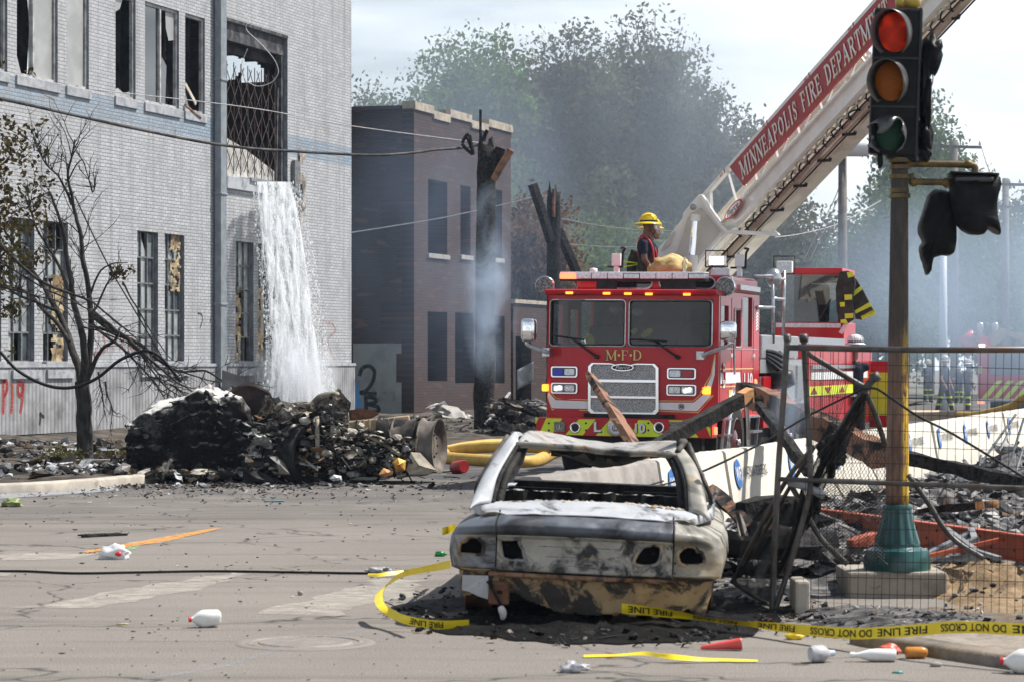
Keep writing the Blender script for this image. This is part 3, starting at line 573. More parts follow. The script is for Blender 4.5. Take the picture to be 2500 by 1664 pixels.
# ================================================================ trees
def leaf_cloud(mb,c,r,n,size,rr,tilt=1.0):
 for _ in range(n):
  p=V((rr.gauss(0,r*.55),rr.gauss(0,r*.55),rr.gauss(0,r*.5)))+c
  a=V((rr.uniform(-1,1),rr.uniform(-1,1),rr.uniform(-1,1))).normalized();b=a.orthogonal().normalized();b=Matrix.Rotation(rr.uniform(0,6.28),3,a)@b
  s=size*rr.uniform(.5,1.25);a=a*s;b=b*s*.62
  mb.add([p-a,p+b*.8,p+a,p-b*.8],[(0,1,2,3)])
M_BARK=mat('bark',(.05,.042,.036),(.09,.078,.068),.9,scale=6,bmp=.6)
L_GREEN=leaf_mat('green_leaves',[(.055,.115,.03),(.09,.165,.04),(.12,.19,.058),(.07,.115,.036),(.135,.14,.06)])
L_DULL=leaf_mat('scorched_leaves',[(.085,.10,.05),(.12,.105,.068),(.075,.09,.042),(.14,.12,.08),(.07,.10,.04),(.14,.155,.10)])
L_BRIGHT=leaf_mat('bright_leaves',[(.075,.14,.035),(.11,.175,.05),(.09,.13,.045),(.06,.10,.03)])
L_BROWN=leaf_mat('brown_leaves',[(.17,.10,.05),(.22,.14,.08),(.12,.07,.04),(.10,.085,.05)])
def tree(label,base,ell,mt,nl,size,seed,group='trees beyond the burnt lot',cl=.8,name='leafy_tree'):
 """ell: list of (sx, sy, D, rx metres, rz metres): crown lobes"""
 rr=random.Random(seed);D=ell[0][2];b=V((base[0],base[1],-.03));t_=thing(name,label,'tree',b,group=group)
 lobes=[(P(x,y,d),rx,rz)for x,y,d,rx,rz in ell];tot=sum(rx*rz for _,rx,rz in lobes)
 cr=MB();tk=MB();top=max(lobes,key=lambda l:l[0].z)[0]
 ax=curve_pts([b,b+V((.1,.1,2.5)),b.lerp(V((top.x,top.y,top.z)),.5)+V((.2,0,0)),V((top.x,top.y,top.z-.4))],6)
 h0=.03*(top.z-b.z)*.55;tk.tube(ax,[h0*(1.05-.95*i/(len(ax)-1))for i in range(len(ax))],8)
 for c,rx,rz in lobes:
  k=max(4,int(2.7*nl*rx*rz/tot/26));size_=size*.76
  for i in range(int(34*rx*rz)if rz<=rx else 0):q=V((rr.gauss(0,.42),rr.gauss(0,.42),rr.gauss(0,.42)));q=q*min(1,.8/max(.01,q.length));leaf_cloud(cr,c+V((q.x*rx,q.y*rx,q.z*rz)),.3,4,.26,rr)
  for i in range(k):
   while True:
    q=V((rr.uniform(-1,1),rr.uniform(-1,1),rr.uniform(-1,1)))
    if .25<q.length<1:break
   q=q*(.55+.45*rr.random())if rr.random()<.5 else q.normalized()*rr.uniform(.75,1.08)
   cc=c+V((q.x*rx,q.y*rx,q.z*rz));r_=cl*rr.uniform(.5,1.1)
   leaf_cloud(cr,cc,r_,int(26*rr.uniform(.5,1.3)),size_,rr)
   if i%4==0:
    j=min(len(ax)-2,int(len(ax)*rr.uniform(.35,.9)));m=ax[j].lerp(cc,.5)+V((0,0,-.15));tk.tube([ax[j],m,cc],[.10,.06,.02],5)
 tk.build('trunk',M_BARK,t_,smooth=True);cr.build('crown',mt,t_,norm=False);return t_
def spires(x0,x1,ytop,ybot,D,n,rx,seed,rag=40):
 rr=random.Random(seed);out=[]
 for i in range(n):
  x=x0+(x1-x0)*(i+.5)/n;yt=ytop(x)if callable(ytop)else ytop;yt+=rr.uniform(0,rag)
  s=D/F;y=yt+rx*.7/s*.9;first=True
  while y<ybot:
   f=.55 if first else rr.uniform(.85,1.25);out.append((x+rr.uniform(-8,8),y,D+rr.uniform(-2.5,2.5),rx*f,rx*f*(1.3 if first else 1.0)));y+=rx*1.25/s;first=False
 return out
lin=lambda*p:(lambda x:next((p[i][1]+(p[i+1][1]-p[i][1])*(x-p[i][0])/(p[i+1][0]-p[i][0])for i in range(len(p)-1)if x<=p[i+1][0]),p[-1][1]))
D1=128
T=lambda sx,D:(P(sx,879,D).x,D)
tree('small dark tree peeking out between the white building and the burnt roofline',T(880,118),spires(862,915,215,420,118,2,1.1,1,25),L_DULL,1600,.16,1)
tree('slim pale green tree just left of the large spiky green tree',T(945,119),spires(925,968,232,420,119,2,.9,2,10),L_BRIGHT,1300,.15,2)
tree('large green tree with spiky upright shoots above the burnt brick parapet',T(1120,D1),spires(1030,1255,lin((1030,170),(1040,130),(1080,75),(1200,65),(1260,100)),620,D1,7,1.75,3,35),L_GREEN,9000,.2,3)
tree('hazy grey-green tree with ragged open top behind the burnt pole',T(1390,131),spires(1250,1480,lin((1250,140),(1330,60),(1420,40),(1490,75)),760,131,5,1.9,4,35),L_DULL,9000,.2,4)
tree('tallest hazy tree with sky showing through its thin crown',T(1590,134),spires(1475,1700,lin((1475,90),(1560,30),(1620,35),(1680,110),(1710,130)),800,134,5,1.9,5,30),L_DULL,8200,.2,5)
tree('brownish tree sloping down towards the raised ladder',T(1790,130),spires(1695,1890,lin((1695,170),(1750,170),(1800,230),(1890,290)),800,130,4,1.9,6,45),L_DULL,7600,.2,6)
tree('dusky tree low behind the ladder turntable',T(1960,126),spires(1850,2080,lin((1850,420),(1960,480),(2080,500)),830,126,5,1.8,7,40),L_DULL,6500,.2,7)
tree('tall narrow pale green tree behind the traffic signal',T(2270,140),spires(2190,2320,lin((2190,240),(2260,195),(2320,300)),820,140,3,1.8,8,20),L_BRIGHT,6500,.2,8)
tree('light green bush-shaped tree right of the tiller cab',T(2170,120),spires(2085,2240,lin((2085,520),(2150,440),(2240,400)),840,120,4,1.6,9,30),L_BRIGHT,5500,.18,9)
tree('dark tree mass behind the melted pedestrian signals',T(2400,125),spires(2290,2470,lin((2290,560),(2380,520),(2470,500)),840,125,4,1.8,10,40),L_GREEN,6500,.2,10)
tree('dim tree at the far right beyond the parked engine',T(2510,135),spires(2440,2600,lin((2440,470),(2600,440)),840,135,3,2.0,11,30),L_DULL,5000,.2,11)
tree('scorched tan-leaved tree between the two burnt utility poles',T(1310,106),spires(1245,1370,lin((1245,500),(1290,450),(1370,520)),740,106,3,1.1,12,20),L_BROWN,3600,.15,12)
tree('dark green tree half hidden behind the fire truck cab',T(1500,118),spires(1380,1640,lin((1380,540),(1500,520),(1640,560)),800,118,4,1.6,13,40),L_GREEN,4500,.2,13)
dw=MB();rr=random.Random(77)
for i in range(90):
 sx=700+i*22;leaf_cloud(dw,P(sx,820-rr.uniform(0,130),165+rr.uniform(0,14)),2.3,75,.42,rr)
tag(dw.build('treeline',leaf_mat('far_leaves',[(.05,.08,.03),(.08,.10,.05),(.07,.075,.045)]),norm=False),'distant wood closing the view down the street','wood',kind='stuff')
# ================================================================ scorched street tree on the left
sb=G(205,1128);st_=thing('street_tree','scorched bare street tree with a few clinging leaves and a broken hanging limb','tree',sb)
DT=sb.y;tk=MB();rr=random.Random(5);tips=[]
def limb(px,r0,r1,dy=0,dd=0):
 Q=[P(a,b,DT+dy+dd*i/max(1,len(px)-1))for i,(a,b)in enumerate(px)];Q=curve_pts(Q,5);N=len(Q)
 Q=[q+V((nz(q,2.2),nz(q+V((3,1,2)),2.2),nz(q+V((9,4,1)),2.2)))*.03 for q in Q]
 tk.tube(Q,[r0+(r1-r0)*i/(N-1)for i in range(N)],6);return Q
def twigs(Q,n,ln,dirb,r=.012,f0=.3,lev=1,spread=.8):
 for _ in range(n):
  i=int(len(Q)*rr.uniform(f0,.98));i=min(i,len(Q)-1);p=Q[i];d=(dirb+V((rr.uniform(-1,1),rr.uniform(-1,1),rr.uniform(-1,1)))*spread).normalized();L=ln*rr.uniform(.5,1.2)
  q=[p];
  for k in range(4):d=(d+V((rr.uniform(-1,1),rr.uniform(-1,1),rr.uniform(-.6,1)))*.28).normalized();q.append(q[-1]+d*L/4)
  tk.tube(q,[r,r*.8,r*.6,r*.45,r*.3],4,False);tips.append(q[-1])
  if lev:twigs(q,3,ln*.5,d,r*.6,.3,lev-1)
T0=limb([(205,1135),(207,1080),(206,1000),(204,960),(200,930)],.155,.125)
A1=limb([(200,940),(188,880),(170,830),(140,760),(100,690),(50,620),(10,560)],.08,.02,0,1.5)
A2=limb([(203,935),(205,870),(196,800),(180,740),(175,690),(160,600),(150,540),(120,470)],.075,.02,0,-1)
A3=limb([(206,935),(218,860),(222,790),(219,720),(205,640),(192,560),(176,480),(168,420),(185,340)],.07,.015)
A4=limb([(205,960),(222,900),(250,850),(280,830),(292,800)],.05,.02)
A5=limb([(219,770),(240,740),(265,690),(285,660)],.028,.01);A6=limb([(219,730),(240,670),(275,645),(312,640)],.022,.008)
A7=limb([(170,830),(120,770),(70,720),(20,700),(-40,690)],.045,.015,0,2);A8=limb([(140,760),(90,740),(30,710),(-30,640)],.035,.012)
A9=limb([(180,740),(140,640),(90,560),(60,480)],.035,.012);A10=limb([(176,500),(150,440),(110,400),(80,340)],.025,.008);A11=limb([(170,440),(200,390),(225,470),(235,420)],.014,.006)
for px,r in(([(219,760),(260,790),(310,830),(370,880),(430,930),(475,958)],.04),([(225,775),(280,810),(350,850),(410,890),(440,905),(500,902),(560,940),(600,950)],.04),([(222,790),(270,830),(330,880),(380,935),(405,978)],.03),([(240,800),(290,820),(340,862),(400,940),(455,975)],.025),([(0,600),(90,680),(180,720),(240,750),(300,800),(360,850)],.03),([(0,700),(80,720),(150,740),(225,800)],.02),([(440,905),(500,925),(560,932),(640,930)],.014),([(350,850),(380,900),(400,930),(470,955)],.014)):
 Q=limb(px,r,r*.25,-.4,-1.2);twigs(Q,14,.55,V((.5,0,-.55)),.010,.25,1)
for Q,n,l in((A1,16,.7),(A2,12,.7),(A3,18,.75),(A7,12,.6),(A8,12,.6),(A9,14,.7),(A10,14,.6),(A11,8,.4)):twigs(Q,n,l,V((-.15,0,.9)),.011,.35,1)
twigs(A4,8,.4,V((.3,0,-.2)),.01,.3,1);twigs(A5,6,.35,V((.5,0,.5)),.009,.5,1)
for px in([(258,930),(262,960),(275,1000),(270,1040)],[(240,905),(250,960),(256,1010)]):twigs(limb(px,.02,.006),10,.3,V((.1,0,-1)),.007,.1,1)
for px in([(0,640),(100,700),(190,742),(250,790),(300,838)],[(205,800),(250,812),(320,845),(400,920)],[(300,690),(340,760),(380,830),(420,880)]):limb(px,.018,.008,-.6)
tk.build('trunk',mat('scorched_bark',(.022,.02,.019),(.055,.05,.046),.85,scale=10,bmp=.8,bs=30,stretch=(1,1,.35)),st_,smooth=True)
lf=MB()
for _ in range(150):
 sx=rr.choice([rr.gauss(25,32),rr.gauss(70,40),rr.gauss(15,20)]);sy=rr.gauss(470,100)if sx>40 else rr.gauss(520,130)
 leaf_cloud(lf,P(sx,sy,DT+rr.uniform(-1,1.5)),.13,9,.062,rr)
for _ in range(14):leaf_cloud(lf,P(rr.gauss(288,14),rr.gauss(670,12),DT),.08,7,.05,rr)
for _ in range(10):leaf_cloud(lf,P(rr.gauss(20,12),rr.gauss(745,12),DT),.1,8,.05,rr)
lf.build('foliage',leaf_mat('withered_leaves',[(.05,.04,.015),(.085,.065,.02),(.03,.028,.014),(.11,.085,.03),(.02,.018,.012)],.2),st_,norm=False)
wd=MB()
for _ in range(40):leaf_cloud(wd,V((sb.x+rr.uniform(-.4,1.2),sb.y-rr.uniform(.2,3),.12+rr.uniform(0,.12))),.09,9,.05,rr)
tag(wd.build('weeds',leaf_mat('weed_leaves',[(.09,.09,.025),(.06,.055,.02),(.14,.12,.05)]),norm=False),'low yellowed weeds growing round the foot of the scorched tree','weeds',kind='stuff')
# ================================================================ burnt utility poles, far poles and wires
def burnt_pole(label,base,top,r,seed,extras):
 t_=thing('utility_pole',label,'pole',base);q=MB();N=22;vs=[]
 n=14;H=top.z-base.z
 for i in range(N+1):
  for k in range(n):
   a=6.283*k/n;zz=base.z+H*i/N;rr_=r*(1.02-.16*i/N)*(1+.14*nz((math.cos(a)*2,math.sin(a)*2+seed,zz*1.6),1,3))
   if i==N:zz+=H*.11*nz((math.cos(a)*2.2,math.sin(a)*2.2,seed),1,3)
   c=base.lerp(top,i/N);vs.append(V((c.x+math.cos(a)*rr_,c.y+math.sin(a)*rr_,zz)))
 q.add(vs,[(i*n+k,i*n+(k+1)%n,(i+1)*n+(k+1)%n,(i+1)*n+k)for i in range(N)for k in range(n)]+[tuple(N*n+k for k in range(n))])
 q.build('pole',M_WOODCHAR,t_,smooth=True);
 for nm,a,b,w,h,m in extras:
  e=MB();e.grid(lambda u,v:V((0,0,0)),1,1)if 0 else None
  Q=curve_pts([a,a.lerp(b,.5)+V((0,0,.03)),b],5);e.tube(Q,[w*(1+.3*nz((i,seed,1)))for i in range(len(Q))],6);e.build(nm,m,t_)
 return t_
b1=G(1182,1058)
burnt_pole('thick charred utility pole smoking near the middle of the street',b1,P(1188,360,b1.y),.25,1,[('splinter',P(1173,380,b1.y),P(1173,268,b1.y),.035,0,M_WOODCHAR),('brace',P(1205,440,b1.y-.2),P(1248,366,b1.y-.3),.09,0,M_WOODRAW),('splinter',P(1205,420,b1.y-.1),P(1222,362,b1.y-.1),.14,0,M_WOODCHAR),('splinter',P(1180,345,b1.y),P(1190,318,b1.y),.05,0,M_WOODCHAR)])
b2=G(1352,1040);
burnt_pole('second charred utility pole leaning broken limbs behind the fire truck',b2,P(1352,470,b2.y),.20,2,[('broken_limb',P(1345,590,b2.y-.3),P(1300,450,b2.y-.4),.15,0,M_WOODCHAR),('broken_limb',P(1362,560,b2.y+.3),P(1425,710,b2.y+.5),.15,0,M_WOODCHAR),('splinter',P(1352,530,b2.y-.2),P(1352,462,b2.y-.2),.05,0,M_WOODRAW)])
def wire(label,pts,r,m,name='cable',cat='cable',n=10,grp=None):
 q=MB();q.tube(curve_pts(pts,n),r,5);return tag(q.build(name,m,smooth=True),label,cat,grp)
wire('heavy black twisted cable sagging across the white building to the charred pole',[P(-40,232,46),P(0,241,46.6),P(120,268,48.3),P(245,296,50),P(459,341,53.2),P(593,361,55),P(704,369,56.5),P(900,379,59.5),P(1000,374,61),P(1062,366,62),P(1128,361,62.8),P(1180,352,63.3)],.032,mat('grey_cable',(.02,.02,.021),(.07,.07,.07),.6,scale=2))
q=MB();A=[P(1128,350,62.7),P(1138,332,62.7),P(1146,330,62.7),P(1150,350,62.7),P(1155,376,62.7),P(1140,366,62.7),P(1128,352,62.7)];q.tube(curve_pts(A,4),.04,5);q.tube([A[1],A[4]],.025,4)
tag(q.build('wire_bundle',M_CABLE),'tangled black wire bundle hanging from the cable by the charred pole','wires')
WG=mat('pale_wire',(.42,.42,.42),(.3,.3,.3),.6)
wire('thin pale wire running from the white building to the charred pole top',[P(230,220,58),P(600,262,60),P(860,308,61.5),P(1180,350,63.2)],.011,WG)
wire('thin pale wire crossing the red brick front low down',[P(858,568,75),P(960,552,74),P(1090,530,73),P(1260,492,72),P(1310,478,70)],.015,WG)
wire('looped wire hanging down from the brick wall top by the loading door',[P(581,2,70.6),P(584,18,70.6),P(598,38,70.6),P(615,56,70.6),P(603,60,70.6),P(604,76,70.6),P(640,110,70.6),P(672,150,70.6),P(679,180,70.6),P(660,203,70.6),P(625,210,70.6),P(596,190,70.6),P(590,160,70.6),P(604,120,70.6)],.008,mat('bright_wire',(.6,.6,.6)))
for k,(lab,pts)in enumerate([('upper pale wire stretching left of the firefighters',[P(1372,534,78),P(1470,552,74),P(1600,565,70),P(1700,560,68)]),('lower pale wire stretching left of the firefighters',[P(1390,596,78),P(1480,603,74),P(1560,604,71),P(1660,600,69)]),('pale wires drooping across the trees right of the ladder',[P(1890,580,88),P(1960,570,92),P(2050,545,98),P(2150,490,104)]),('steep pale wire falling from the transformer pole',[P(1960,640,90),P(2000,560,90),P(2040,480,90),P(2060,420,90)]),('second steep pale wire falling from the transformer pole',[P(1975,640,90),P(2015,555,90),P(2052,470,90),P(2064,425,90)])]):wire(lab,pts,.016,WG)
wire('steel guy wire slanting down beside the brick wall behind the bare tree',[P(183,480,52),P(260,640,52.5),P(330,760,53),P(395,870,53.5)],.014,M_CABLE)
wire('drooping black cable slung through the scorched tree to the left edge',[P(-30,830,43),P(0,857,43),P(40,900,43),P(90,930,43),P(140,945,43),P(190,942,43),P(240,920,43),P(290,880,43),P(340,858,43),P(370,858,43),P(400,880,43.5),P(440,930,44)],.028,M_CABLE)
PW=mat('grey_pole_wood',(.16,.15,.14),(.11,.1,.095),.9,scale=5)
def far_pole(label,sx,ytop,D,r,arms,trans=None,m=PW):
 t_=thing('utility_pole',label,'pole',(P(sx,879,D).x,D,-.03));q=MB();q.tube([V((P(sx,879,D).x,D,-.03)),P(sx,ytop,D)],[r*1.15,r*.85],10);q.build('pole',m,t_,smooth=True)
 for x0,x1,y in arms:
  e=MB();e.bar(P(x0,y,D-r),P(x1,y+2,D-r),.1,.12);o=e.build('crossarm',PW,t_)
  e=MB()
  for k in(.03,.35,.65,.97):e.lathe([(.05,0),(.06,.06),(.03,.12),(.05,.16),(.01,.2)],Matrix.Translation(P(x0+(x1-x0)*k,y-3,D-r)),8)
  e.build('insulator',mat('porcelain',(.4,.4,.4),rough=.3),o)
 if trans:
  c=P(*trans,D-.35);e=MB();e.lathe([(.0,-.42),(.24,-.42),(.26,-.36),(.26,.36),(.22,.43),(.0,.45)],Matrix.Translation(c)@Matrix.Rotation(R(90),4,'Y'),18);e.build('transformer',mat('pale_grey_paint',(.5,.52,.54),rough=.4),t_,smooth=True,auto=40)
far_pole('wooden utility pole with a pale grey transformer right of the ladder',2057,330,82,.15,[],(2086,362))
far_pole('distant utility pole with one crossarm behind the melted signal',2330,342,112,.17,[(2268,2396,358)])
far_pole('distant utility pole with a crossarm at the right edge of the view',2455,436,118,.17,[(2435,2520,450),(2440,2520,505)])
far_pole('pale grey metal light pole behind the firefighters on foot',2303,600,92,.14,[],None,mat('pale_pole_metal',(.5,.53,.56),rough=.5))
wire('thin wire drooping from the crossarm of the distant pole',[P(2396,360,112),P(2405,390,112),P(2415,418,112)],.015,M_CABLE)
# ================================================================ fire truck
z3=lambda x,y:(1480+x/4.53,460+y/4.53)
z4=lambda x,y:(1240+x/2.45,480+y/2.45)
z5=lambda x,y:(1700+x/2.45,y/2.45)
z6=lambda x,y:(1780+x/2.904,600+y/2.904)
TM=frame((1.484,35.6,0),-R(16),R(.55))
ft=thing('fire_truck','red fire truck with chrome grille and chevron bumper, white ladder raised to the right','fire truck',M=TM)
def redpaint():
 m,t,b,o=newmat('red_vehicle_paint');v=objco(t);c=mixc(t,ramp(t,noise_out(t,v,2.5,5),[(.35,0.0),(.7,1.0)]),(.47,.006,.013),(.39,.005,.011))
 t.links.new(c,b.inputs['Base Color']);b.inputs['Roughness'].default_value=.35;b.inputs['Specular IOR Level'].default_value=.25;b.inputs['Coat Weight'].default_value=.3;b.inputs['Coat Roughness'].default_value=.07;return m
M_RED=redpaint()
M_WHITE=mat('white_vehicle_paint',(.76,.755,.72),(.68,.67,.63),.35,scale=3,c3=(.45,.42,.36),s3=2,lo3=.62,hi3=.75,coat=.3)
M_GOLD=mat('gold_leaf',(.72,.48,.16),rough=.35);M_STRW=mat('reflective_white',(.72,.73,.74),(.66,.67,.68),.45)
M_YEL=mat('reflective_lime',(.62,.72,.02),(.55,.66,.02),.45,scale=4);M_WGLASS=glass_mat('windscreen_glass',(.46,.53,.56),.012,.01)
M_DKGLASS=mat('tinted_glass',(.012,.015,.017),rough=.05,spec=.7);M_CABIN=mat('cab_interior',(.02,.022,.024),(.045,.045,.048),.8,scale=3)
M_LENS=mat('clear_lens',(.80,.84,.88),(.6,.63,.66),.12,scale=30);M_LIT=mat('lit_lamp',(1,1,.95),emit=(1,.97,.85),es=5)
M_AMB=mat('lit_amber',(.9,.35,.02),emit=(1,.32,.03),es=1.6);M_REDL=mat('lit_red_lamp',(.9,.05,.02),emit=(1,.12,.05),es=3.0)
M_BLUEL=mat('blue_lens',(.01,.03,.5),rough=.12);M_REDLENS=mat('red_lens',(.35,.01,.02),rough=.12)
M_TREAD=mat('tread_plate',(.5,.51,.52),(.3,.31,.32),.35,.7,scale=40,bmp=.5,bs=60)
def T(p,y):return Lp(TM,*p,1,y)
def TS(p,x=1.22):return Lp(TM,*p,0,x)
def part(mb,name,m,par=ft,**k):return mb.build(name,m,par,local=True,**k)
YF=.35
def holes_of(pts):a=[T(z4(*p),YF)for p in pts];return(min(p.x for p in a),max(p.x for p in a),min(p.z for p in a),max(p.z for p in a))
HL=holes_of([(240,614),(706,894)]);HRt=holes_of([(720,614),(1220,902)]);zW0=min(HL[2],HRt[2]);zW1=max(HL[3],HRt[3])
HL=(HL[0],HL[1],zW0,zW1);HRt=(HRt[0],HRt[1],zW0,zW1)
XC=1.19;ZB=.93;ZR=2.66;YR=3.36
q=MB()
def bowed(x,z):return YF+.10*max(0,abs(x)-.9)**2/.08+.02*max(0,z-1.9)
xs=[-XC+2*XC*i/60 for i in range(61)];zs=[ZB,1.2,1.5,1.7,zW0]+[zW0+(zW1-zW0)*i/6 for i in range(1,7)]+[zW1+.06,ZR]
xs=sorted(xs+[HL[0],HL[1],HRt[0],HRt[1]])
vs=[V((x,bowed(x,z),z))for z in zs for x in xs];n=len(xs)
def inh(x,z):return any(h[0]<x<h[1]and h[2]<z<h[3]for h in(HL,HRt))
q.add(vs,[(j*n+i,j*n+i+1,(j+1)*n+i+1,(j+1)*n+i)for j in range(len(zs)-1)for i in range(n-1)if not inh((xs[i]+xs[i+1])/2,(zs[j]+zs[j+1])/2)])
yq=bowed(XC,1.5)
SWIN=[]
def side_hole(a,b):A,B=TS(z4(*a),XC),TS(z4(*b),XC);return(min(A.y,B.y),max(A.y,B.y),min(A.z,B.z),max(A.z,B.z))
SWIN=[(.62,1.12,1.93,2.47),(1.55,1.95,1.93,2.42),(2.15,2.82,1.93,2.62)]
w=MB();wall_with_holes(w,yq,YR,ZB,ZR,SWIN,0,.04)
for sgn in(1,-1):q.add([V((sgn*(XC-p.y),p.x,p.z))for p in w.v],w.f)
q.quad((-XC,YF+.1,ZR),(XC,YF+.1,ZR),(XC,YR,ZR),(-XC,YR,ZR));q.quad((-XC,YR,ZB),(XC,YR,ZB),(XC,YR,ZR),(-XC,YR,ZR))
cab=part(q,'cab',M_RED,smooth=True,auto=35,norm=False)
q=MB();q.bx(-XC-.01,XC+.01,YF-.10,YF+.5,zW1+.055,ZR+.012);part(q,'roof_brow',M_RED,cab,bevel=.05)
y2=1.3;a,b=T(z4(400,460),y2),T(z4(1385,470),y2);xa,xb=-1.02,XC
ZTOP=a.z-.02;q=MB();q.bx(xa,xb-.02,y2,YR,ZR,ZTOP);part(q,'raised_roof',M_RED,cab,bevel=.06)
q=MB();q.bx(1.02,XC+.01,1.9,YR+.02,ZR+.05,ZR+.12);q.bx(XC-.005,XC+.015,1.25,1.32,ZR-.02,ZR+.22);part(q,'roof_trim',M_ALU,cab)
def rrect(x0,x1,z0,z1,r,n=6):
 out=[]
 for cx,cz,a0 in((x1-r,z1-r,0),(x0+r,z1-r,90),(x0+r,z0+r,180),(x1-r,z0+r,270)):
  out+=[(cx+r*math.cos(R(a0+90*k/n)),cz+r*math.sin(R(a0+90*k/n)))for k in range(n+1)]
 return out
def plate(mb,poly,y,th):mb.prism(poly,th,T=lambda x,z,h:V((x,y-h,z)))
def ring(mb,poly,w_,y,th):
 cx=sum(p[0]for p in poly)/len(poly);cz=sum(p[1]for p in poly)/len(poly);n=len(poly)
 sx=max(abs(p[0]-cx)for p in poly);sz=max(abs(p[1]-cz)for p in poly)
 inn=[(cx+(x-cx)*(1-w_/sx),cz+(z-cz)*(1-w_/sz))for x,z in poly]
 vs=[V((x,y-th,z))for x,z in poly]+[V((x,y-th,z))for x,z in inn]+[V((x,y,z))for x,z in poly]+[V((x,y,z))for x,z in inn]
 fs=[]
 for i in range(n):j=(i+1)%n;fs+=[(i,j,n+j,n+i),(2*n+i,2*n+j,j,i),(n+i,n+j,3*n+j,3*n+i)]
 mb.add(vs,fs)
for u0,u1 in((528,866),(900,1243)):
 A,B=T(z4(u0,553),y2-.02),T(z4(u1,478),y2-.02);pl=rrect(A.x,B.x,min(A.z,B.z),max(A.z,B.z),.09)
 q=MB();plate(q,pl,y2+.004,.014);o=part(q,'roof_window',M_DKGLASS,cab);q=MB();ring(q,pl,.018,y2-.011,.006);part(q,'trim',M_ALU,o)
for h in(HL,HRt):
 q=MB();q.add([V((x,bowed(x,z)+.012,z))for z in(h[2],h[3])for x in[h[0]+(h[1]-h[0])*i/8 for i in range(9)]],[(i,i+1,10+i,9+i)for i in range(8)]);o=part(q,'windscreen',M_WGLASS,cab,norm=False)
 q=MB();r_=rrect(h[0]+.012,h[1]-.012,h[2]+.01,h[3]-.01,.05);P3=[V((x,bowed(x,z)-.006,z))for x,z in r_];q.tube(P3+[P3[0]],.0095,5);part(q,'seal',M_ALU,o)
 q=MB();r_=rrect(h[0]+.026,h[1]-.026,h[2]+.024,h[3]-.024,.05);P3=[V((x,bowed(x,z)-.002,z))for x,z in r_];q.tube(P3+[P3[0]],.013,5);part(q,'gasket',M_BLACK,o)
for y0,y1,z0,z1 in SWIN:
 q=MB();q.quad((XC-.03,y0,z0),(XC-.03,y1,z0),(XC-.03,y1,z1),(XC-.03,y0,z1));part(q,'side_window',M_DKGLASS,cab)
q=MB();P3=[V((XC+.006,y,z))for y,z in rrect(1.53,1.97,1.91,2.44,.06)];q.tube(P3+[P3[0]],.014,5);part(q,'window_trim',M_ALU,cab)
q=MB();q.bx(-1.1,1.1,.5,1.0,1.45,1.86);q.bx(-1.1,1.1,2.6,2.7,1,2.6)
part(q,'dashboard',M_CABIN,cab,bevel=.05)
for x in(-.62,.66):
 q=MB();q.bx(x-.26,x+.26,1.5,1.7,1.4,2.2);q.bx(x-.15,x+.15,1.52,1.64,2.2,2.42);part(q,'seat',M_CABIN,cab,bevel=.08)
q=MB();q.lathe([(.2,-.012),(.215,0),(.2,.012),(.19,0),(.2,-.012)],Matrix.Translation((.66,1.05,1.95))@Matrix.Rotation(R(60),4,'X'),24,cap=False);part(q,'steering_wheel',M_BLACK,cab)
for u,v,dx,dz,rz in((495,862,.06,.10,.2),(755,805,.05,.04,.6),(832,816,.09,.05,.6)):
 p=T(z4(u,v),.62);q=MB();q.blob(p,(dx*1.1,.02,dz),2,.2,1.2,Matrix.Rotation(-rz,4,'Y'),seed=u);part(q,'glove',mat('yellow_glove',(.7,.62,.03),(.5,.42,.03),.7,scale=20),cab,smooth=True)
for u,v in((645,670),(780,690)):
 q=MB();q.blob(T(z4(u,v),.95),(.1,.1,.075),2,.1,1);part(q,'map_lamp',mat('pale_lamp_housing',(.3,.34,.36),rough=.2),cab,smooth=True)
q=MB();A,B=T(z4(305,888),.55),T(z4(378,876),.55);q.bx(A.x,B.x,.52,.6,A.z,A.z+.04);part(q,'blue_box',mat('blue_plastic',(.02,.15,.5)),cab)
for arm,bl in(([(530,955),(380,850)],[(262,830),(457,855)]),([(1015,958),(868,860)],[(735,852),(940,864)])):
 q=MB();q.tube([T(z4(*p),.29)for p in arm],[.018,.01],6);q.tube([T(z4(*p),.31)for p in bl],.012,5);q.lathe([(.0,-.03),(.03,-.03),(.03,.03),(.0,.03)],Matrix.Translation(T(z4(*arm[0]),.31))@Matrix.Rotation(R(90),4,'X'),10);part(q,'wiper',M_BLACK,cab)
for u,v in((367,577),(590,580),(717,582),(843,584),(1070,586)):
 p=T(z4(u,v),.24);q=MB();q.bx(p.x-.05,p.x+.05,.225,.255,p.z-.016,p.z+.016);part(q,'marker_lamp',M_AMB,cab,bevel=.008)
A,B=T(z4(322,530),.7),T(z4(1190,490),.7);zc=ZR+.15
q=MB();q.bx(A.x,B.x,.6,.85,zc-.02,zc+.01);q.bx(-.55,-.3,.62,.8,ZR,zc-.02);q.bx(.35,.8,.62,.8,ZR,zc-.02);lb=part(q,'light_bar',M_BLACK,cab)
N=9;cl=[M_REDL,M_LENS,M_LENS,M_LENS,M_ALU,M_LENS,M_LENS,M_LENS,M_ALU]
for i in range(N):
 x0,x1=A.x+(B.x-A.x)*i/N,A.x+(B.x-A.x)*(i+.96)/N;q=MB();q.bx(x0,x1,.58,.87,zc+.012,zc+.085);part(q,'light_module',cl[i],lb,bevel=.01)
q=MB();q.bx(A.x,B.x,.59,.86,zc+.0855,zc+.105);part(q,'lid',M_LENS,lb,bevel=.01)
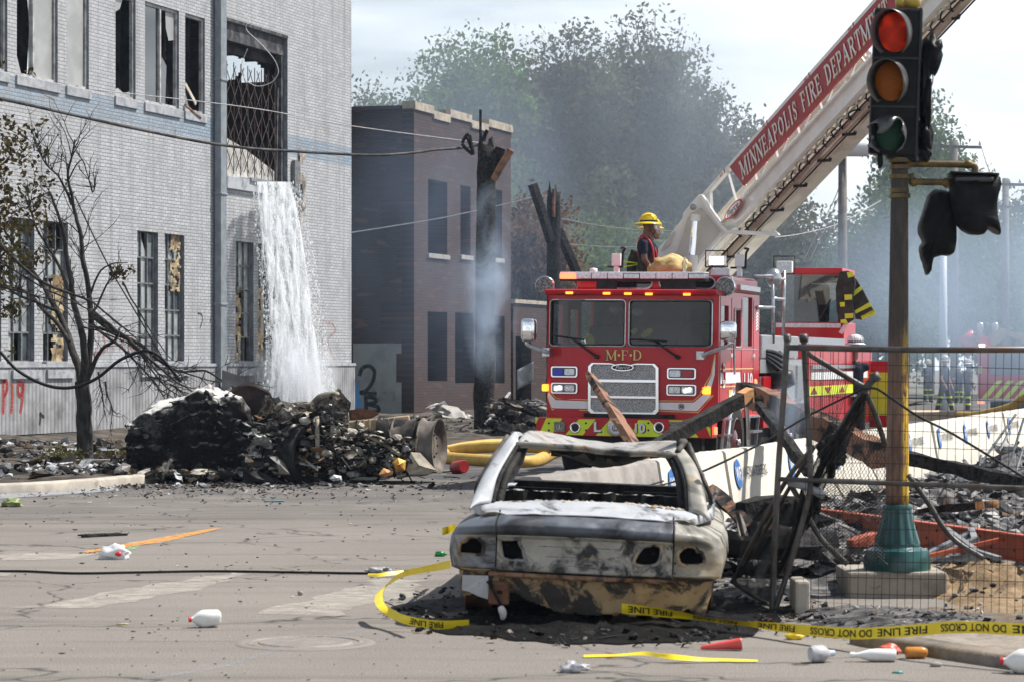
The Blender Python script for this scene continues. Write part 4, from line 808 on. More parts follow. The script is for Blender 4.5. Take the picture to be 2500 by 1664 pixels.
for(u,v),nm in(((222,533),'a'),((1302,538),'b')):
 p=T(z4(u,v),.75);Mx=Matrix.Translation(p)@Matrix.Rotation(R(90),4,'X')
 q=MB();q.lathe([(0,-.13),(.09,-.12),(.13,-.05),(.135,.02),(.125,.03)],Mx,20,cap=False);q.tube([p+V((0,.05,-.1)),V((p.x*.96,p.y+.05,ZR))],.02,6);o=part(q,'spot_lamp',M_CHROME,cab,smooth=True)
 q=MB();q.lathe([(0,.02),(.125,.022)],Mx,20,cap=False);part(q,'lens',mat('spot_lens',(.05,.05,.055),(.2,.2,.2),.1,scale=30),o)
def front_map(u0,v0,u1,v1,y):A,B=T(z4(u0,v1),y),T(z4(u1,v0),y);return lambda u,v,h=0:V((A.x+(B.x-A.x)*u,bowed(A.x+(B.x-A.x)*u,1.8)-.004-h*1.5+y-YF,A.z+(B.z-A.z)*v))
q=MB();
for k,(ch,u0,u1)in enumerate((('M',586,650),('F',676,722),('D',745,803))):serif_text(q,ch,front_map(u0-3,916,u1-3,978,YF-.003),grow=.03)
part(q,'lettering',M_BLACK,cab,norm=False)
q=MB()
for ch,u0,u1 in(('M',586,650),('F',676,722),('D',745,803)):serif_text(q,ch,front_map(u0,916,u1,976,YF-.009))
for u in(664,735):c=T(z4(u,946),YF-.012);q.add([V((c.x+.018*math.cos(a),YF-.012,c.z+.018*math.sin(a)))for a in[k*6.283/10 for k in range(10)]],[tuple(range(10))])
part(q,'lettering',M_GOLD,cab,norm=False)
def fpoly(mb,px,y):mb.add([(lambda p:V((p.x,bowed(p.x,1.4)-y,p.z)))(T(z4(*p),YF))for p in px],[tuple(range(len(px)))])
def fband(lo,hi,y=.005,n=36):
 q=MB();A,B=curve_lin([T(z4(*p),YF)for p in lo],n),curve_lin([T(z4(*p),YF)for p in hi],n);q.grid(lambda u,v:(lambda p:V((p.x,bowed(p.x,1.4)-y,p.z)))(A[int(round(u*n))].lerp(B[int(round(u*n))],v)),n,2);part(q,'stripe',M_STRW,cab,norm=False)
def curve_lin(P_,n):
 L=[0]
 for a,b in zip(P_,P_[1:]):L.append(L[-1]+(b-a).length)
 out=[]
 for k in range(n+1):
  s=L[-1]*k/n;i=0
  while i<len(L)-2 and L[i+1]<s:i+=1
  out.append(P_[i].lerp(P_[i+1],(s-L[i])/max(1e-6,L[i+1]-L[i])))
 return out
fband([(226,1190),(258,1262),(478,1266)],[(234,1166),(284,1214),(478,1221)]);fband([(903,1270),(1133,1280),(1214,1186)],[(903,1228),(1112,1229),(1168,1180)]);fband([(1168,1172),(1216,1062),(1230,950)],[(1204,1172),(1230,1064),(1234,950)])
q=MB()
for px in([(228,1150),(290,1206),(478,1213)],[(228,1195),(258,1271),(478,1275)],[(903,1219),(1108,1220),(1155,1178)],[(903,1279),(1137,1289),(1222,1186)],[(1150,1172),(1212,1060),(1232,940)]):
 Q=[(lambda p:V((p.x,bowed(p.x,1.4)-.006,p.z)))(T(z4(*p),YF))for p in px];q.tube(Q,.008,4)
part(q,'pinstripe',M_GOLD,cab)
c=T(z4(1038,1252),YF);q=MB();Mx=Matrix.Translation((c.x,YF-.006,c.z))@Matrix.Rotation(R(90),4,'X');q.lathe([(.04,0),(.04,.004),(.032,.005)],Mx,18,cap=False)
for k in range(5):q.bar(V((c.x-.018+.009*k,YF-.012,c.z-.02)),V((c.x-.018+.009*k,YF-.012,c.z+.02)),.004)
part(q,'badge',M_BLACK,cab)
def gp(pts,y):return[(p.x,p.z)for p in(T(z4(*a),y)for a in pts)]
GO=gp([(480,1010),(500,990),(610,992),(640,1000),(735,1002),(770,994),(880,996),(902,1020),(902,1285),(882,1306),(500,1302),(478,1280)],YF-.05)
q=MB();ring(q,GO,.045,YF,.06);
for v0,v1 in((1091,1108),(1190,1204)):A,B=T(z4(490,v1),YF-.05),T(z4(893,v0),YF-.05);q.bx(A.x,B.x,YF-.055,YF,A.z,B.z)
gr=part(q,'grille',M_CHROME,bevel=.008)
def meshm():
 m,t,b,o=newmat('grille_mesh');v=objco(t);k=nn(t,'ShaderNodeTexVoronoi',Scale=75.0);t.links.new(v,k.inputs['Vector']);t.links.new(ramp(t,k.outputs['Distance'],[(.25,(.05,.05,.05)),(.55,(.32,.32,.33))]),b.inputs['Base Color']);b.inputs['Metallic'].default_value=.6;b.inputs['Roughness'].default_value=.35;return m
q=MB();plate(q,GO,YF-.004,.02);part(q,'mesh_panel',meshm(),gr)
c=T(z4(687,1019),YF-.06);ov=[(c.x+.155*math.cos(a),c.z+.048*math.sin(a))for a in[k*6.283/28 for k in range(28)]]
q=MB();plate(q,ov,YF-.05,.022);bdg=part(q,'badge',M_BLACK,gr);q=MB();ring(q,ov,.012,YF-.06,.016);part(q,'badge_rim',M_CHROME,bdg)
q=MB();put_text(q,'Pierce',lambda u,v:V((c.x-.10+.20*u,YF-.076,c.z-.026+.05*v+.008*u)),.35,.0);part(q,'badge_lettering',M_STRW,bdg,norm=False)
def lampset(name,u0,v0,u1,v1,ls):
 A,B=T(z4(u0,v1),YF-.03),T(z4(u1,v0),YF-.03);pl=rrect(A.x,B.x,A.z,B.z,.03);y0=bowed((A.x+B.x)/2,1.3)
 q=MB();ring(q,pl,.022,y0+.05,.09);o=part(q,name,M_CHROME,bevel=.006);q=MB();plate(q,pl,y0+.05,.07);part(q,'housing',mat('lamp_housing',(.12,.12,.125),rough=.3),o)
 n=len(ls)
 for i,m in enumerate(ls):
  x0=A.x+.035+(B.x-A.x-.06)*i/n;x1=x0+(B.x-A.x-.06)/n-.02;q=MB();plate(q,rrect(x0,x1,A.z+.035,B.z-.035,.02),y0-.02,.025);lo=part(q,'lens',m if m is not M_LIT else M_LENS,o)
  if m is M_LIT:
   q=MB();cx,cz=(x0+x1)/2,(A.z+B.z)/2
   for dx in(-.025,.025):q.lathe([(0,0),(.022,.002),(.022,.008),(0,.009)],Matrix.Translation((cx+dx,y0-.046,cz+dx*.3))@Matrix.Rotation(R(90),4,'X'),12)
   part(q,'bulb',M_LIT,lo)
  elif m is M_ALU:
   q=MB();cx,cz=(x0+x1)/2,(A.z+B.z)/2;q.lathe([(.028,0),(.036,.006),(.03,.008)],Matrix.Translation((cx,y0-.046,cz))@Matrix.Rotation(R(90),4,'X'),14,cap=False);part(q,'reflector',M_CHROME,lo)
lampset('warning_lamp',257,1012,417,1078,[M_BLUEL,M_LENS]);lampset('headlamp',257,1110,417,1175,[M_LIT,M_ALU])
lampset('warning_lamp',952,1022,1126,1090,[M_LENS,M_REDLENS]);lampset('headlamp',948,1121,1128,1188,[M_ALU,M_LIT])
for u0,u1,v0,v1 in((206,242,1118,1160),(1140,1214,1133,1180)):A,B=T(z4(u0,v1),.4),T(z4(u1,v0),.4);q=MB();q.bx(A.x,B.x,.36,.5,A.z,B.z);part(q,'turn_signal',M_AMB,bevel=.015)
zb0,zb1=.70,.945;q=MB();q.bx(-1.215,1.205,0,.34,zb0,zb1);bu=part(q,'bumper',M_RED,bevel=.012)
bmap=lambda u,v:(lambda p:(p.x,p.z))(T(z4(u,v),-.004))
q=MB()
for px in([(188,1415),(228,1322),(325,1324),(265,1418)],[(345,1420),(425,1328),(525,1329),(448,1424)],[(525,1426),(610,1330),(700,1331),(780,1433),(640,1429)],[(735,1432),(900,1434),(945,1436),(845,1334),(780,1333)][::-1],[(960,1334),(1060,1335),(1140,1437),(1050,1436)],[(1170,1338),(1212,1385),(1212,1437)],[(165,1320),(184,1320),(165,1358)]):q.add([V((x,-.004,max(zb0+.003,min(zb1-.003,z))))for x,z in(bmap(*p)for p in px)],[tuple(range(len(px)))])
part(q,'chevron',M_YEL,bu,norm=False)
for u in(403,904):
 x,z=bmap(u,1378);Mx=Matrix.Translation((x,0,z))@Matrix.Rotation(R(90),4,'X');q=MB();q.lathe([(.052,0),(.075,0),(.075,.02),(.066,.028),(.052,.018),(.045,0)],Mx,24,cap=False);o=part(q,'tow_eye',M_CHROME,bu,smooth=True);q=MB();q.lathe([(0,.006),(.053,.008)],Mx,20,cap=False);part(q,'recess',M_BLACK,o)
x,z=bmap(650,1378);Mx=Matrix.Translation((x,-.002,z))@Matrix.Rotation(R(90),4,'X');q=MB();q.lathe([(.118,0),(.118,.05),(.105,.065),(.08,.068),(.075,.06),(.062,.06),(.055,.07),(.02,.074),(0,.074)],Mx,32,cap=False);o=part(q,'siren_disc',M_ALU,bu,smooth=True,auto=40)
q=MB();q.lathe([(.09,.0705),(.094,.071)],Mx,28,cap=False);q.lathe([(.035,.0755),(.045,.0755)],Mx,24,cap=False);q.bar(V((x-.015,-.08,z-.02)),V((x-.015,-.08,z+.02)),.007);q.bar(V((x-.015,-.08,z+.017)),V((x+.015,-.08,z+.017)),.007);part(q,'ring_mark',M_BLACK,o)
def blt(mb,txt,u0,u1,v0,v1,y):
 (xa_,za),(xb_,zb)=bmap(u0,v1),bmap(u1,v0);put_text(mb,txt,lambda u,v:V((xa_+(xb_-xa_)*u,y,za+(zb-za)*v)),0,.03)
q=MB();blt(q,'L',520,564,1345,1410,-.007);blt(q,'10',765,828,1356,1414,-.007);part(q,'lettering',M_BLACK,bu,norm=False)
q=MB();blt(q,'L',515,558,1344,1404,-.012);blt(q,'10',760,822,1354,1409,-.012);part(q,'lettering',M_ALU,bu,norm=False)
for u in(310,1000):
 x,z=bmap(u,1374);q=MB();q.bx(x-.075,x+.075,-.022,.0,z-.07,z+.07);o=part(q,'speaker',mat('speaker_grille',(.3,.28,.24),(.06,.055,.05),.5,.5,scale=90,lo=.48,hi=.52),bu,bevel=.006)
 q=MB();q.lathe([(.036,0),(.042,.004)],Matrix.Translation((x,-.023,z))@Matrix.Rotation(R(90),4,'X'),20,cap=False);q.bar(V((x,-.027,z-.03)),V((x,-.027,z+.03)),.008);part(q,'emblem',M_ALU,o)
q=MB()
for u in(245,467,840):
 for v in(1352,1394):x,z=bmap(u,v);q.lathe([(.015,0),(.013,.01),(0,.012)],Matrix.Translation((x,-.003,z))@Matrix.Rotation(R(90),4,'X'),8,cap=False)
part(q,'bolt',M_BLACK,bu)
q=MB();q.bx(-1.0,1.0,.34,14.2,.42,.92);q.bx(-.7,.7,.1,.5,.5,.7);q.bx(-.62,.62,.26,.36,.93,1.0);q.bx(-1.15,1.15,.55,1.0,.4,.7);q.bx(-1.1,1.1,2.3,3.3,.45,.95);part(q,'chassis',mat('chassis_black',(.012,.012,.013),(.03,.03,.03),.7))
for(u0,v0,u1,v1),arm in(((80,730,167,868),[(113,868),(118,885),(190,915),(240,930)]),((1268,745,1364,862),[(1320,862),(1318,890),(1215,925),(1160,950)])):
 A,B=T(z4(u0,v1),.15),T(z4(u1,v0),.15);q=MB();q.bx(A.x,B.x,.08,.26,A.z,B.z);o=part(q,'mirror',M_CHROME,smooth=True,bevel=.05)
 q=MB();q.tube(curve_pts([T(z4(*p),.15)for p in arm],4),.026,8);e=T(z4(*arm[-1]),.3);q.bx(e.x-.05,e.x+.05,.18,.5,e.z-.05,e.z+.06);part(q,'arm',M_ALU,o,smooth=True,auto=40)
q=MB();q.tube([TS(z4(1352,880),1.3),TS(z4(1355,1060),1.3)],.016,6);q.tube([TS(z4(1352,880),1.3),TS(z4(1320,872),1.25)],.016,6);part(q,'grab_rail',M_ALU)
q=MB()
for y in(.55,1.32,2.04,2.92):q.bx(XC,XC+.004,y-.006,y+.006,ZB+.05,2.58)
part(q,'door_seam',M_BLACK,cab)
q=MB()
for y in(1.22,2.84):q.bx(XC,XC+.035,y-.07,y+.05,1.78,1.83)
part(q,'door_handle',M_CHROME,cab)
sy=lambda v:TS(z4(1400,v),XC).z
q=MB();q.add([V((XC+.005,y,z))for y,z in((.58,1.42),(2.0,1.42),(2.25,1.05),(2.12,1.05),(1.93,1.57),(.58,1.57))],[(0,1,4,5),(1,2,3,4)]);part(q,'stripe',M_STRW,cab,norm=False)
q=MB();q.bx(XC,XC+.006,.55,2.9,1.61,1.625);q.bx(XC,XC+.006,.55,1.9,1.37,1.385);q.bx(XC,XC+.007,1.15,2.05,1.0,1.33);part(q,'gold_panel',M_GOLD,cab)
q=MB();q.bx(XC,XC+.005,.55,3.3,1.885,1.90);part(q,'trim',M_ALU,cab)
q=MB();put_text(q,'L10',lambda u,v:V((XC+.009,2.22+.62*u,1.36+.2*v)),0,.02);part(q,'lettering',M_STRW,cab,norm=False)
q=MB();q.lathe([(.0,.0),(.1,.0),(.115,.005)],Matrix.Translation((XC+.008,.78,1.53))@Matrix.Rotation(R(90),4,'Y')@Matrix.Scale(1.5,4,(1,0,0)),24,cap=False);o=part(q,'crest',M_STRW,cab)
q=MB();q.lathe([(.07,.004),(.09,.005)],Matrix.Translation((XC+.01,.78,1.53))@Matrix.Rotation(R(90),4,'Y')@Matrix.Scale(1.5,4,(1,0,0)),24,cap=False)
for k in range(4):a=k*math.pi/2+.8;q.bar(V((XC+.014,.78,1.53)),V((XC+.014,.78+.05*math.cos(a),1.53+.08*math.sin(a))),.03,.004)
part(q,'crest_mark',M_REDLENS,o)
q=MB()
for k in range(7):q.bar(V((XC+.006,3.1,2.15+k*.045)),V((XC+.006,3.2,2.19+k*.045)),.012);q.bar(V((XC+.006,3.3,2.15+k*.045)),V((XC+.006,3.2,2.19+k*.045)),.012)
part(q,'tree_decal',M_STRW,cab)
def wheel(c,r,w_,parent=ft,nm='wheel',nut=10):
 Mx=Matrix.Translation(c)@Matrix.Rotation(R(90),4,'Y')
 q=MB();q.lathe([(r*.62,-w_/2),(r*.9,-w_/2),(r,-w_*.38),(r,w_*.38),(r*.9,w_/2),(r*.62,w_/2)],Mx,36,cap=False);o=part(q,nm,M_TYRE,parent,smooth=True,auto=40)
 q=MB();q.lathe([(r*.62,w_*.48),(r*.58,w_*.5),(r*.55,w_*.3),(r*.5,w_*.15),(r*.32,w_*.15),(r*.3,w_*.42),(r*.2,w_*.48),(0,w_*.5)],Mx,28,cap=False);part(q,'rim',mat('dark_red_rim',(.12,.012,.02),(.07,.01,.015),.35,scale=8,coat=.4),o,smooth=True,auto=40)
 q=MB()
 for k in range(nut):a=k*6.283/nut;q.lathe([(.022,0),(.02,.03),(0,.038)],Mx@Matrix.Translation((r*.42*math.cos(a),r*.42*math.sin(a),w_*.15)),8)
 q.lathe([(.05,0),(.045,.05),(0,.06)],Mx@Matrix.Translation((0,0,w_*.48)),10);part(q,'lug_nut',M_CHROME,o,smooth=True);return o
for c,r in(((1.02,1.75,.6),.56),((-1.02,1.75,.6),.56),((1.02,5.85,.58),.52),((-1.02,5.85,.58),.52),((1.02,13.0,.58),.52),((-1.02,13.0,.58),.52)):wheel(V(c),r,.36)
for y,z,r in((1.75,.66,.70),(5.85,.62,.62)):
 q=MB();q.tube([V((1.2,y+r*math.cos(R(a)),z+r*math.sin(R(a))))for a in range(-10,191,10)],.045,8);part(q,'fender_ring',M_CHROME,smooth=True)
 q=MB();q.lathe([(r-.02,0),(r-.01,.3)],Matrix.Translation((.9,y,z))@Matrix.Rotation(R(90),4,'Y'),30,cap=False);part(q,'wheel_well',M_BLACK)
q=MB()
for y0,y1 in((.75,1.0),(2.5,3.2)):
 for y in(y0,y1):q.bar((1.18,y,.5),(1.22,y,.95),.04)
 for z in(.5,.72,.94):q.bar((1.2,y0,z),(1.2,y1,z),.16,.03)
part(q,'step',M_ALU,split=True);p=T(z4(1228,1397),.2);q=MB();q.bx(p.x-.01,p.x+.06,.12,.2,p.z-.05,p.z+.05);part(q,'side_marker',M_REDL,bevel=.01)
p=TS(z4(1478,1110),1.22);q=MB();q.lathe([(.0,.03),(.045,.025),(.055,0)],Matrix.Translation(p)@Matrix.Rotation(R(90),4,'Y'),14,cap=False);part(q,'side_marker',M_REDL)
q=MB();q.bx(-1.2,1.2,YR+.05,7.4,1.55,1.75);q.bx(-1.2,1.2,YR+.1,7.4,.95,1.5);dk=part(q,'deck',M_TREAD)
q=MB();q.bx(.75,1.2,3.55,6.6,1.76,2.1);part(q,'tool_box',M_TREAD,dk,bevel=.02)
q=MB();q.bx(1.19,1.24,3.5,4.6,.75,1.5);part(q,'side_panel',M_RED,dk,bevel=.01)
q=MB();q.bx(1.21,1.27,4.7,6.9,1.12,1.68);part(q,'pump_panel',M_TREAD,dk)
for k in range(9):q=MB();q.bx(1.27,1.30,6.0+.09*k,6.07+.09*k,1.15,1.66);part(q,'louvre',M_ALU,dk)
q=MB();q.lathe([(0,-.2),(.12,-.18),(.14,.1),(.11,.2),(0,.2)],Matrix.Translation((1.35,4.2,1.45))@Matrix.Rotation(R(80),4,'Y'),18);part(q,'horn',M_BLACK,dk,smooth=True)
for k in range(4):q=MB();q.tube(curve_pts([(.9,3.6,1.9+.04*k),(1.26,4.0,1.86-.06*k),(1.3,4.6,1.8-.07*k),(1.1,5.2,1.9)],6),.035,8);part(q,'hose',M_BLACK,dk,smooth=True)
q=MB()
for a,b in(((310,250),(312,690)),((392,180),(384,640)),((180,214),(330,214)),((200,438),(318,438)),((312,376),(392,380)),((312,240),(392,235))):q.tube([TS(z6(*a),1.2),TS(z6(*b),1.2)],.025,7)
part(q,'rail',M_ALU,dk,smooth=True)
def flood(p,w_,h_,m=M_LIT,par=ft):
 q=MB();q.bx(p.x-w_,p.x+w_,p.y,p.y+.12,p.z-h_,p.z+h_);q.tube([p+V((0,.06,-h_)),p+V((0,.06,-h_-.2))],.025,6);o=part(q,'flood_lamp',M_WHITE,par,bevel=.015)
 q=MB();q.bx(p.x-w_*.85,p.x+w_*.85,p.y-.006,p.y,p.z-h_*.8,p.z+h_*.8);part(q,'lens',m,o)
 q=MB();Q=[p+V(d)for d in((-w_-.03,-.04,-h_-.02),(-w_-.03,-.04,h_+.07),(w_+.05,-.04,h_+.07),(w_+.05,-.04,-h_-.02))];q.tube(Q+[Q[0]],.012,6);part(q,'guard',M_BLACK,o)
flood(T(z3(1220,800),2.6),.12,.07);p=TS(z6(390,150),1.15);flood(p,.12,.09,M_LENS)
p=TS(z6(318,230),1.2);q=MB();q.blob(p,(.12,.12,.15),2,.05);part(q,'hose_reel',M_ALU,dk,smooth=True)
for(u,v),s in(((110,790),-1),((1470,800),1)):
 p=T(z3(u,v),2.2);q=MB();q.bx(p.x-.055,p.x+.06,2.15,2.28,p.z-.09,p.z+.09);q.bx(p.x-.03,p.x+.04,2.17,2.26,ZTOP,p.z-.09);o=part(q,'roof_sensor',M_STRW,bevel=.01)
 q=MB();q.tube(curve_pts([p+V((.09,0,-.1)),p+V((.1,0,.1)),p+V((.13,0,.16)),p+V((.07,0,.17))],4),.018,6);q.tube([p+V((-.12,0,-.1)),p+V((.1,0,-.1))],.016,6);part(q,'handle',M_BLACK,o,smooth=True)
p=T(z3(1260,930),2.2);q=MB();q.lathe([(.13,-.04),(.13,.04),(.1,.06),(0,.065)],Matrix.Translation(p),20);part(q,'antenna_dome',M_STRW,smooth=True,auto=40)
q=MB();q.lathe([(.06,-.03),(.055,.05),(0,.06)],Matrix.Translation(T(z4(512,452),1.5)),12);part(q,'vent_cap',M_STRW,smooth=True)
yA,yB=7.5,14.4
q=MB();q.bx(-1.22,1.22,yA,yB,.6,1.98);tr=part(q,'trailer',M_RED,bevel=.02)
q=MB();q.bx(-.9,1.2,yA+.1,11.3,1.99,2.1);part(q,'hose_bed_cover',M_ALU,tr)
q=MB()
for y in(8.6,9.9,11.2,12.6):q.bx(1.22,1.225,y-.02,y+.02,.65,1.95)
part(q,'door_seam',M_BLACK,tr)
q=MB();q.bx(1.22,1.228,yA+.2,yB-.6,1.42,1.55);part(q,'stripe',M_STRW,tr)
zA,zB_=TS(z6(750,1048),1.23).z,TS(z6(750,985),1.23).z
q=MB();q.bx(1.22,1.231,yA,13.4,zA,zB_);bn=part(q,'lime_band',M_YEL,tr)
for k,y in enumerate((7.9,9.3,10.8,12.4)):
 q=MB();s=1 if k%2==0 else-1;zc=(zA+zB_)/2;q.add([V((1.236,y-.35,zc-.05*s)),V((1.236,y+.35,zc-.05*s)),V((1.236,y,zc+.06*s))],[(0,1,2)]);part(q,'triangle',M_REDLENS,bn,norm=False)
q=MB();q.bx(1.22,1.26,yA+.1,yB-.8,1.6,1.66);q.bx(1.22,1.3,11.6,13.2,1.1,1.14);part(q,'hand_rail',M_ALU,tr)
q=MB();q.bx(1.2,1.62,yB-.1,yB-.04,.5,1.72);o=part(q,'rear_door',M_RED,tr);A,B=T(z6(1032,1198),yB-.12),T(z6(1110,895),yB-.12);q=MB();q.bx(1.22,1.60,yB-.112,yB-.10,A.z,B.z);part(q,'lime_panel',M_YEL,o)
yt=13.8;a0,a1=T(z6(372,540),yt),T(z6(795,205),yt);tb=T(z6(600,650),yt).z;tz=T(z6(600,158),yt).z
X0,X1=a0.x,a1.x
q=MB();q.bx(X0-.12,X1+.06,yt,yt+1.4,1.98,a0.z);q.bx(X0,X1+.03,yt-.06,yt+1.5,a1.z,tz)
for x,y in((X0+.03,yt+1.36),(X1-.03,yt+1.36),(X1-.02,yt+.04),(X0+.02,yt+.04)):q.bx(x-.035,x+.035,y-.04,y+.04,a0.z,a1.z)
tc_=part(q,'tiller_cab',M_RED,bevel=.02)
q=MB();q.quad((X0,yt,a0.z),(X1,yt,a0.z),(X1,yt,a1.z),(X0,yt,a1.z));q.quad((X1,yt,a0.z),(X1,yt+1.36,a0.z),(X1,yt+1.36,a1.z),(X1,yt,a1.z));part(q,'window',glass_mat('tiller_glass',(.42,.48,.48),.05),tc_)
q=MB();q.bx(X0,X0+.32,yt+1.3,yt+1.34,a0.z,a1.z);q.bx(X1-.2,X1,yt+1.3,yt+1.34,a0.z,a1.z);q.bx(X0,X1,yt+1.3,yt+1.34,a1.z-.12,a1.z);part(q,'rear_frame',M_CABIN,tc_)
s0,s1=T(z6(560,480),yt+.8),T(z6(712,275),yt+.8);q=MB();q.bx(s0.x,s1.x,yt+.75,yt+.9,s0.z-.1,s1.z);q.bx(s0.x,s1.x,yt+.35,yt+.9,s0.z-.18,s0.z);part(q,'seat',M_CABIN,tc_,bevel=.07)
q=MB();q.lathe([(.17,-.01),(.18,0),(.17,.01),(.16,0)],Matrix.Translation((s0.x+.02,yt+.3,a0.z+.22))@Matrix.Rotation(R(65),4,'X'),20,cap=False);part(q,'steering_wheel',M_BLACK,tc_)
q=MB();q.bar(T(z6(640,520),yt-.02),T(z6(720,380),yt-.03),.025);part(q,'wiper',M_BLACK,tc_)
q=MB();q.bx(X0-.1,X1,yt-.03,yt,a0.z-.1,a0.z-.02);part(q,'trim',M_ALU,tc_)
q=MB();p=T(z6(820,590),yt+.2);q.tube([T(z6(790,620),yt-.1),T(z6(835,545),yt-.1)],.04,6);part(q,'nozzle',M_STRW,tc_)
q=MB();q.lathe([(1.1,0),(1.1,.3),(.9,.34),(0,.34)],Matrix.Translation((0.1,6.4,1.76)),30);tt=part(q,'turntable',M_WHITE,smooth=True,auto=40)
PD=lambda u,v,y:(lambda p:(p.x,p.z))(T(z3(u,v),y))
def pl3(px,y,th):q=MB();q.prism([PD(*p,y)for p in px],th,T=lambda x,z,h:V((x,y+h,z)));return q
o=part(pl3([(1020,70),(1110,110),(1170,250),(1290,430),(1330,500),(1250,570),(1050,790),(960,960),(640,960),(540,940),(560,680),(690,530),(840,330),(850,270),(930,170)],6.2,.14),'pedestal',M_WHITE,tt,bevel=.02)
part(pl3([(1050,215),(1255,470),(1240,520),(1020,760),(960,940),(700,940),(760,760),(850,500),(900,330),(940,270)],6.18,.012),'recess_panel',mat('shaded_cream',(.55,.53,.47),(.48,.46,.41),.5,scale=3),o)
part(pl3([(1020,70),(1060,66),(1280,400),(1340,460),(1830,480),(1840,445),(1915,515),(1890,524),(1320,500),(1260,440),(1100,210)],6.02,.16),'pedestal_arm',M_WHITE,tt,bevel=.015)
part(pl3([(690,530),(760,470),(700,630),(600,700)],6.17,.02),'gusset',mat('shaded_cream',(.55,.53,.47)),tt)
q=MB();c=T(z3(966,208),6.0);q.lathe([(.05,0),(.05,.05),(.03,.06),(0,.06)],Matrix.Translation(c)@Matrix.Rotation(R(90),4,'X'),16);part(q,'pivot_pin',M_GALV,tt,smooth=True,auto=40)
q=MB();q.tube([T(z3(990,290),5.95),T(z3(985,360),5.95)],.075,14);q.tube([T(z3(945,740),5.9),T(z3(930,960),5.9)],.1,14);cy_=part(q,'lift_cylinder',M_WHITE,tt,smooth=True,auto=40,split=True)
q=MB();q.tube([T(z3(985,360),5.95),T(z3(945,740),5.9)],.055,14);part(q,'piston_rod',M_CHROME,cy_,smooth=True,auto=40)
q=MB();
for dx in(0,15,-20):q.tube(curve_pts([T(z3(770+dx,745),6.0),T(z3(830+dx,820),5.9),T(z3(880+dx,870),5.9),T(z3(920+dx,950),5.9)],4),.02,6)
part(q,'hydraulic_hose',M_CABLE,tt)
Bq=P(1786,408,41.5);Tq=P(2147,0,37.0);la=(Tq-Bq).normalized();lw=V((.93658,.35046,0));lw=(lw-la*lw.dot(la)).normalized();lu=la.cross(lw)
LM=Matrix.Translation(Bq)@Matrix((la,lw,lu)).transposed().to_4x4()
LW=lambda x,y,z:LM@V((x,y,z))
def lbox(q,x0,x1,y0,y1,z0,z1):q.box((LM@V(((x0+x1)/2,(y0+y1)/2,(z0+z1)/2))),(abs(x1-x0),abs(y1-y0),abs(z1-z0)),LM.to_3x3().to_4x4())
def lbar(q,a,b,w_,h_=None):q.bar(LW(*a),LW(*b),w_,h_,lu)
LX=11.0;ladder=None
q=MB();lbar(q,(-1.5,.03,.05),(LX,.03,.05),.07,.075);lbar(q,(-2.4,.05,-.76),(LX,.05,-.76),.10,.25);lbar(q,(-2.4,-.03,-.66),(LX,-.03,-.66),.06,.035)
n=15
for i in range(n):
 x=-.2+i*.78
 lbar(q,(x,.03,.03),(x+.12,.03,-.66),.035);lbar(q,(x+.12,.03,-.66),(x+.5,.03,-.45),.03)
web=[(-1.5,.09),(-2.4,-.3),(-2.7,-.8),(-2.3,-.9),(-.3,-.9),(.0,-.66),(-.35,-.55),(-.75,-.6),(-1.0,-.35),(-.9,.02)]
q.prism(web,.05,T=lambda x,z,h:LW(x,.01+h,z))
ladder=q.build('ladder',M_WHITE,ft)
q=MB()
W1=.60
lbar(q,(-2.6,W1,.05),(3.6,W1,.05),.07,.075);lbar(q,(-2.6,W1-.02,-.80),(3.6,W1-.02,-.80),.24,.30);lbar(q,(-2.6,.16,-.86),(LX,.16,-.86),.06,.06);lbar(q,(3.3,.40,-.74),(LX,.36,-.74),.15,.24);lbar(q,(3.3,.40,.02),(LX,.36,.02),.06,.06)
for i in range(n):x=-.2+i*.78;y_=W1 if x<3 else .39;lbar(q,(x,y_,.03),(x+.4,y_,-.66),.035);lbar(q,(x+.4,y_,-.66),(x+.78,y_,.03),.03)
q.build('ladder_beam',mat('cream_paint',(.66,.63,.53),(.55,.52,.44),.4,scale=3,c3=(.35,.3,.22),s3=2,lo3=.6,hi3=.72),ladder)
q=MB()
for i in range(34):x=-1.6+i*.36;lbar(q,(x,.1,-.72),(x,(W1 if x<3.3 else .42)-.1,-.72),.04)
q.build('rung',mat('dull_rung',(.22,.05,.045),(.4,.38,.34),.5,scale=1.5,lo=.45,hi=.55),ladder)
q=MB();q.tube([LW(-2.4,.30,-.93),LW(LX,.28,-.93)],.055,12);q.build('water_pipe',mat('copper_beige_pipe',(.42,.31,.26),(.5,.42,.35),.35,.4,scale=3),ladder,smooth=True)
q=MB()
for y,z in((.24,-.9),(.34,-.99)):q.tube([LW(-2.2,y,z),LW(LX,y,z)],.014,5)
for i in range(13):x=-1.2+i*.85;w_=.46 if x<3.3 else .36;lbar(q,(x,.26,-.99),(x+.04,w_,-.99),.035,.035);lbar(q,(x,w_,-.99),(x+.03,w_+.02,-.93),.035)
q.build('hose_clamp',M_BLACK,ladder)
q=MB();Q=[LW(-.6+i*.028,.17+.05*math.sin(i*.62),-.93+.055*math.cos(i*.62)*(1 if i%22<17 else .3))for i in range(410)];q.tube(Q,.012,5);q.build('coiled_cable',M_CABLE,ladder,smooth=True)
q=MB();Q=[LW(.6+i*.05,.1+.03*math.sin(i*.9),-.91+.03*math.cos(i*.9))for i in range(200)];q.tube(Q,.014,5);q.build('cable_chain',mat('bright_chain',(.6,.58,.5),(.3,.3,.28),.3,.6,scale=30),ladder)
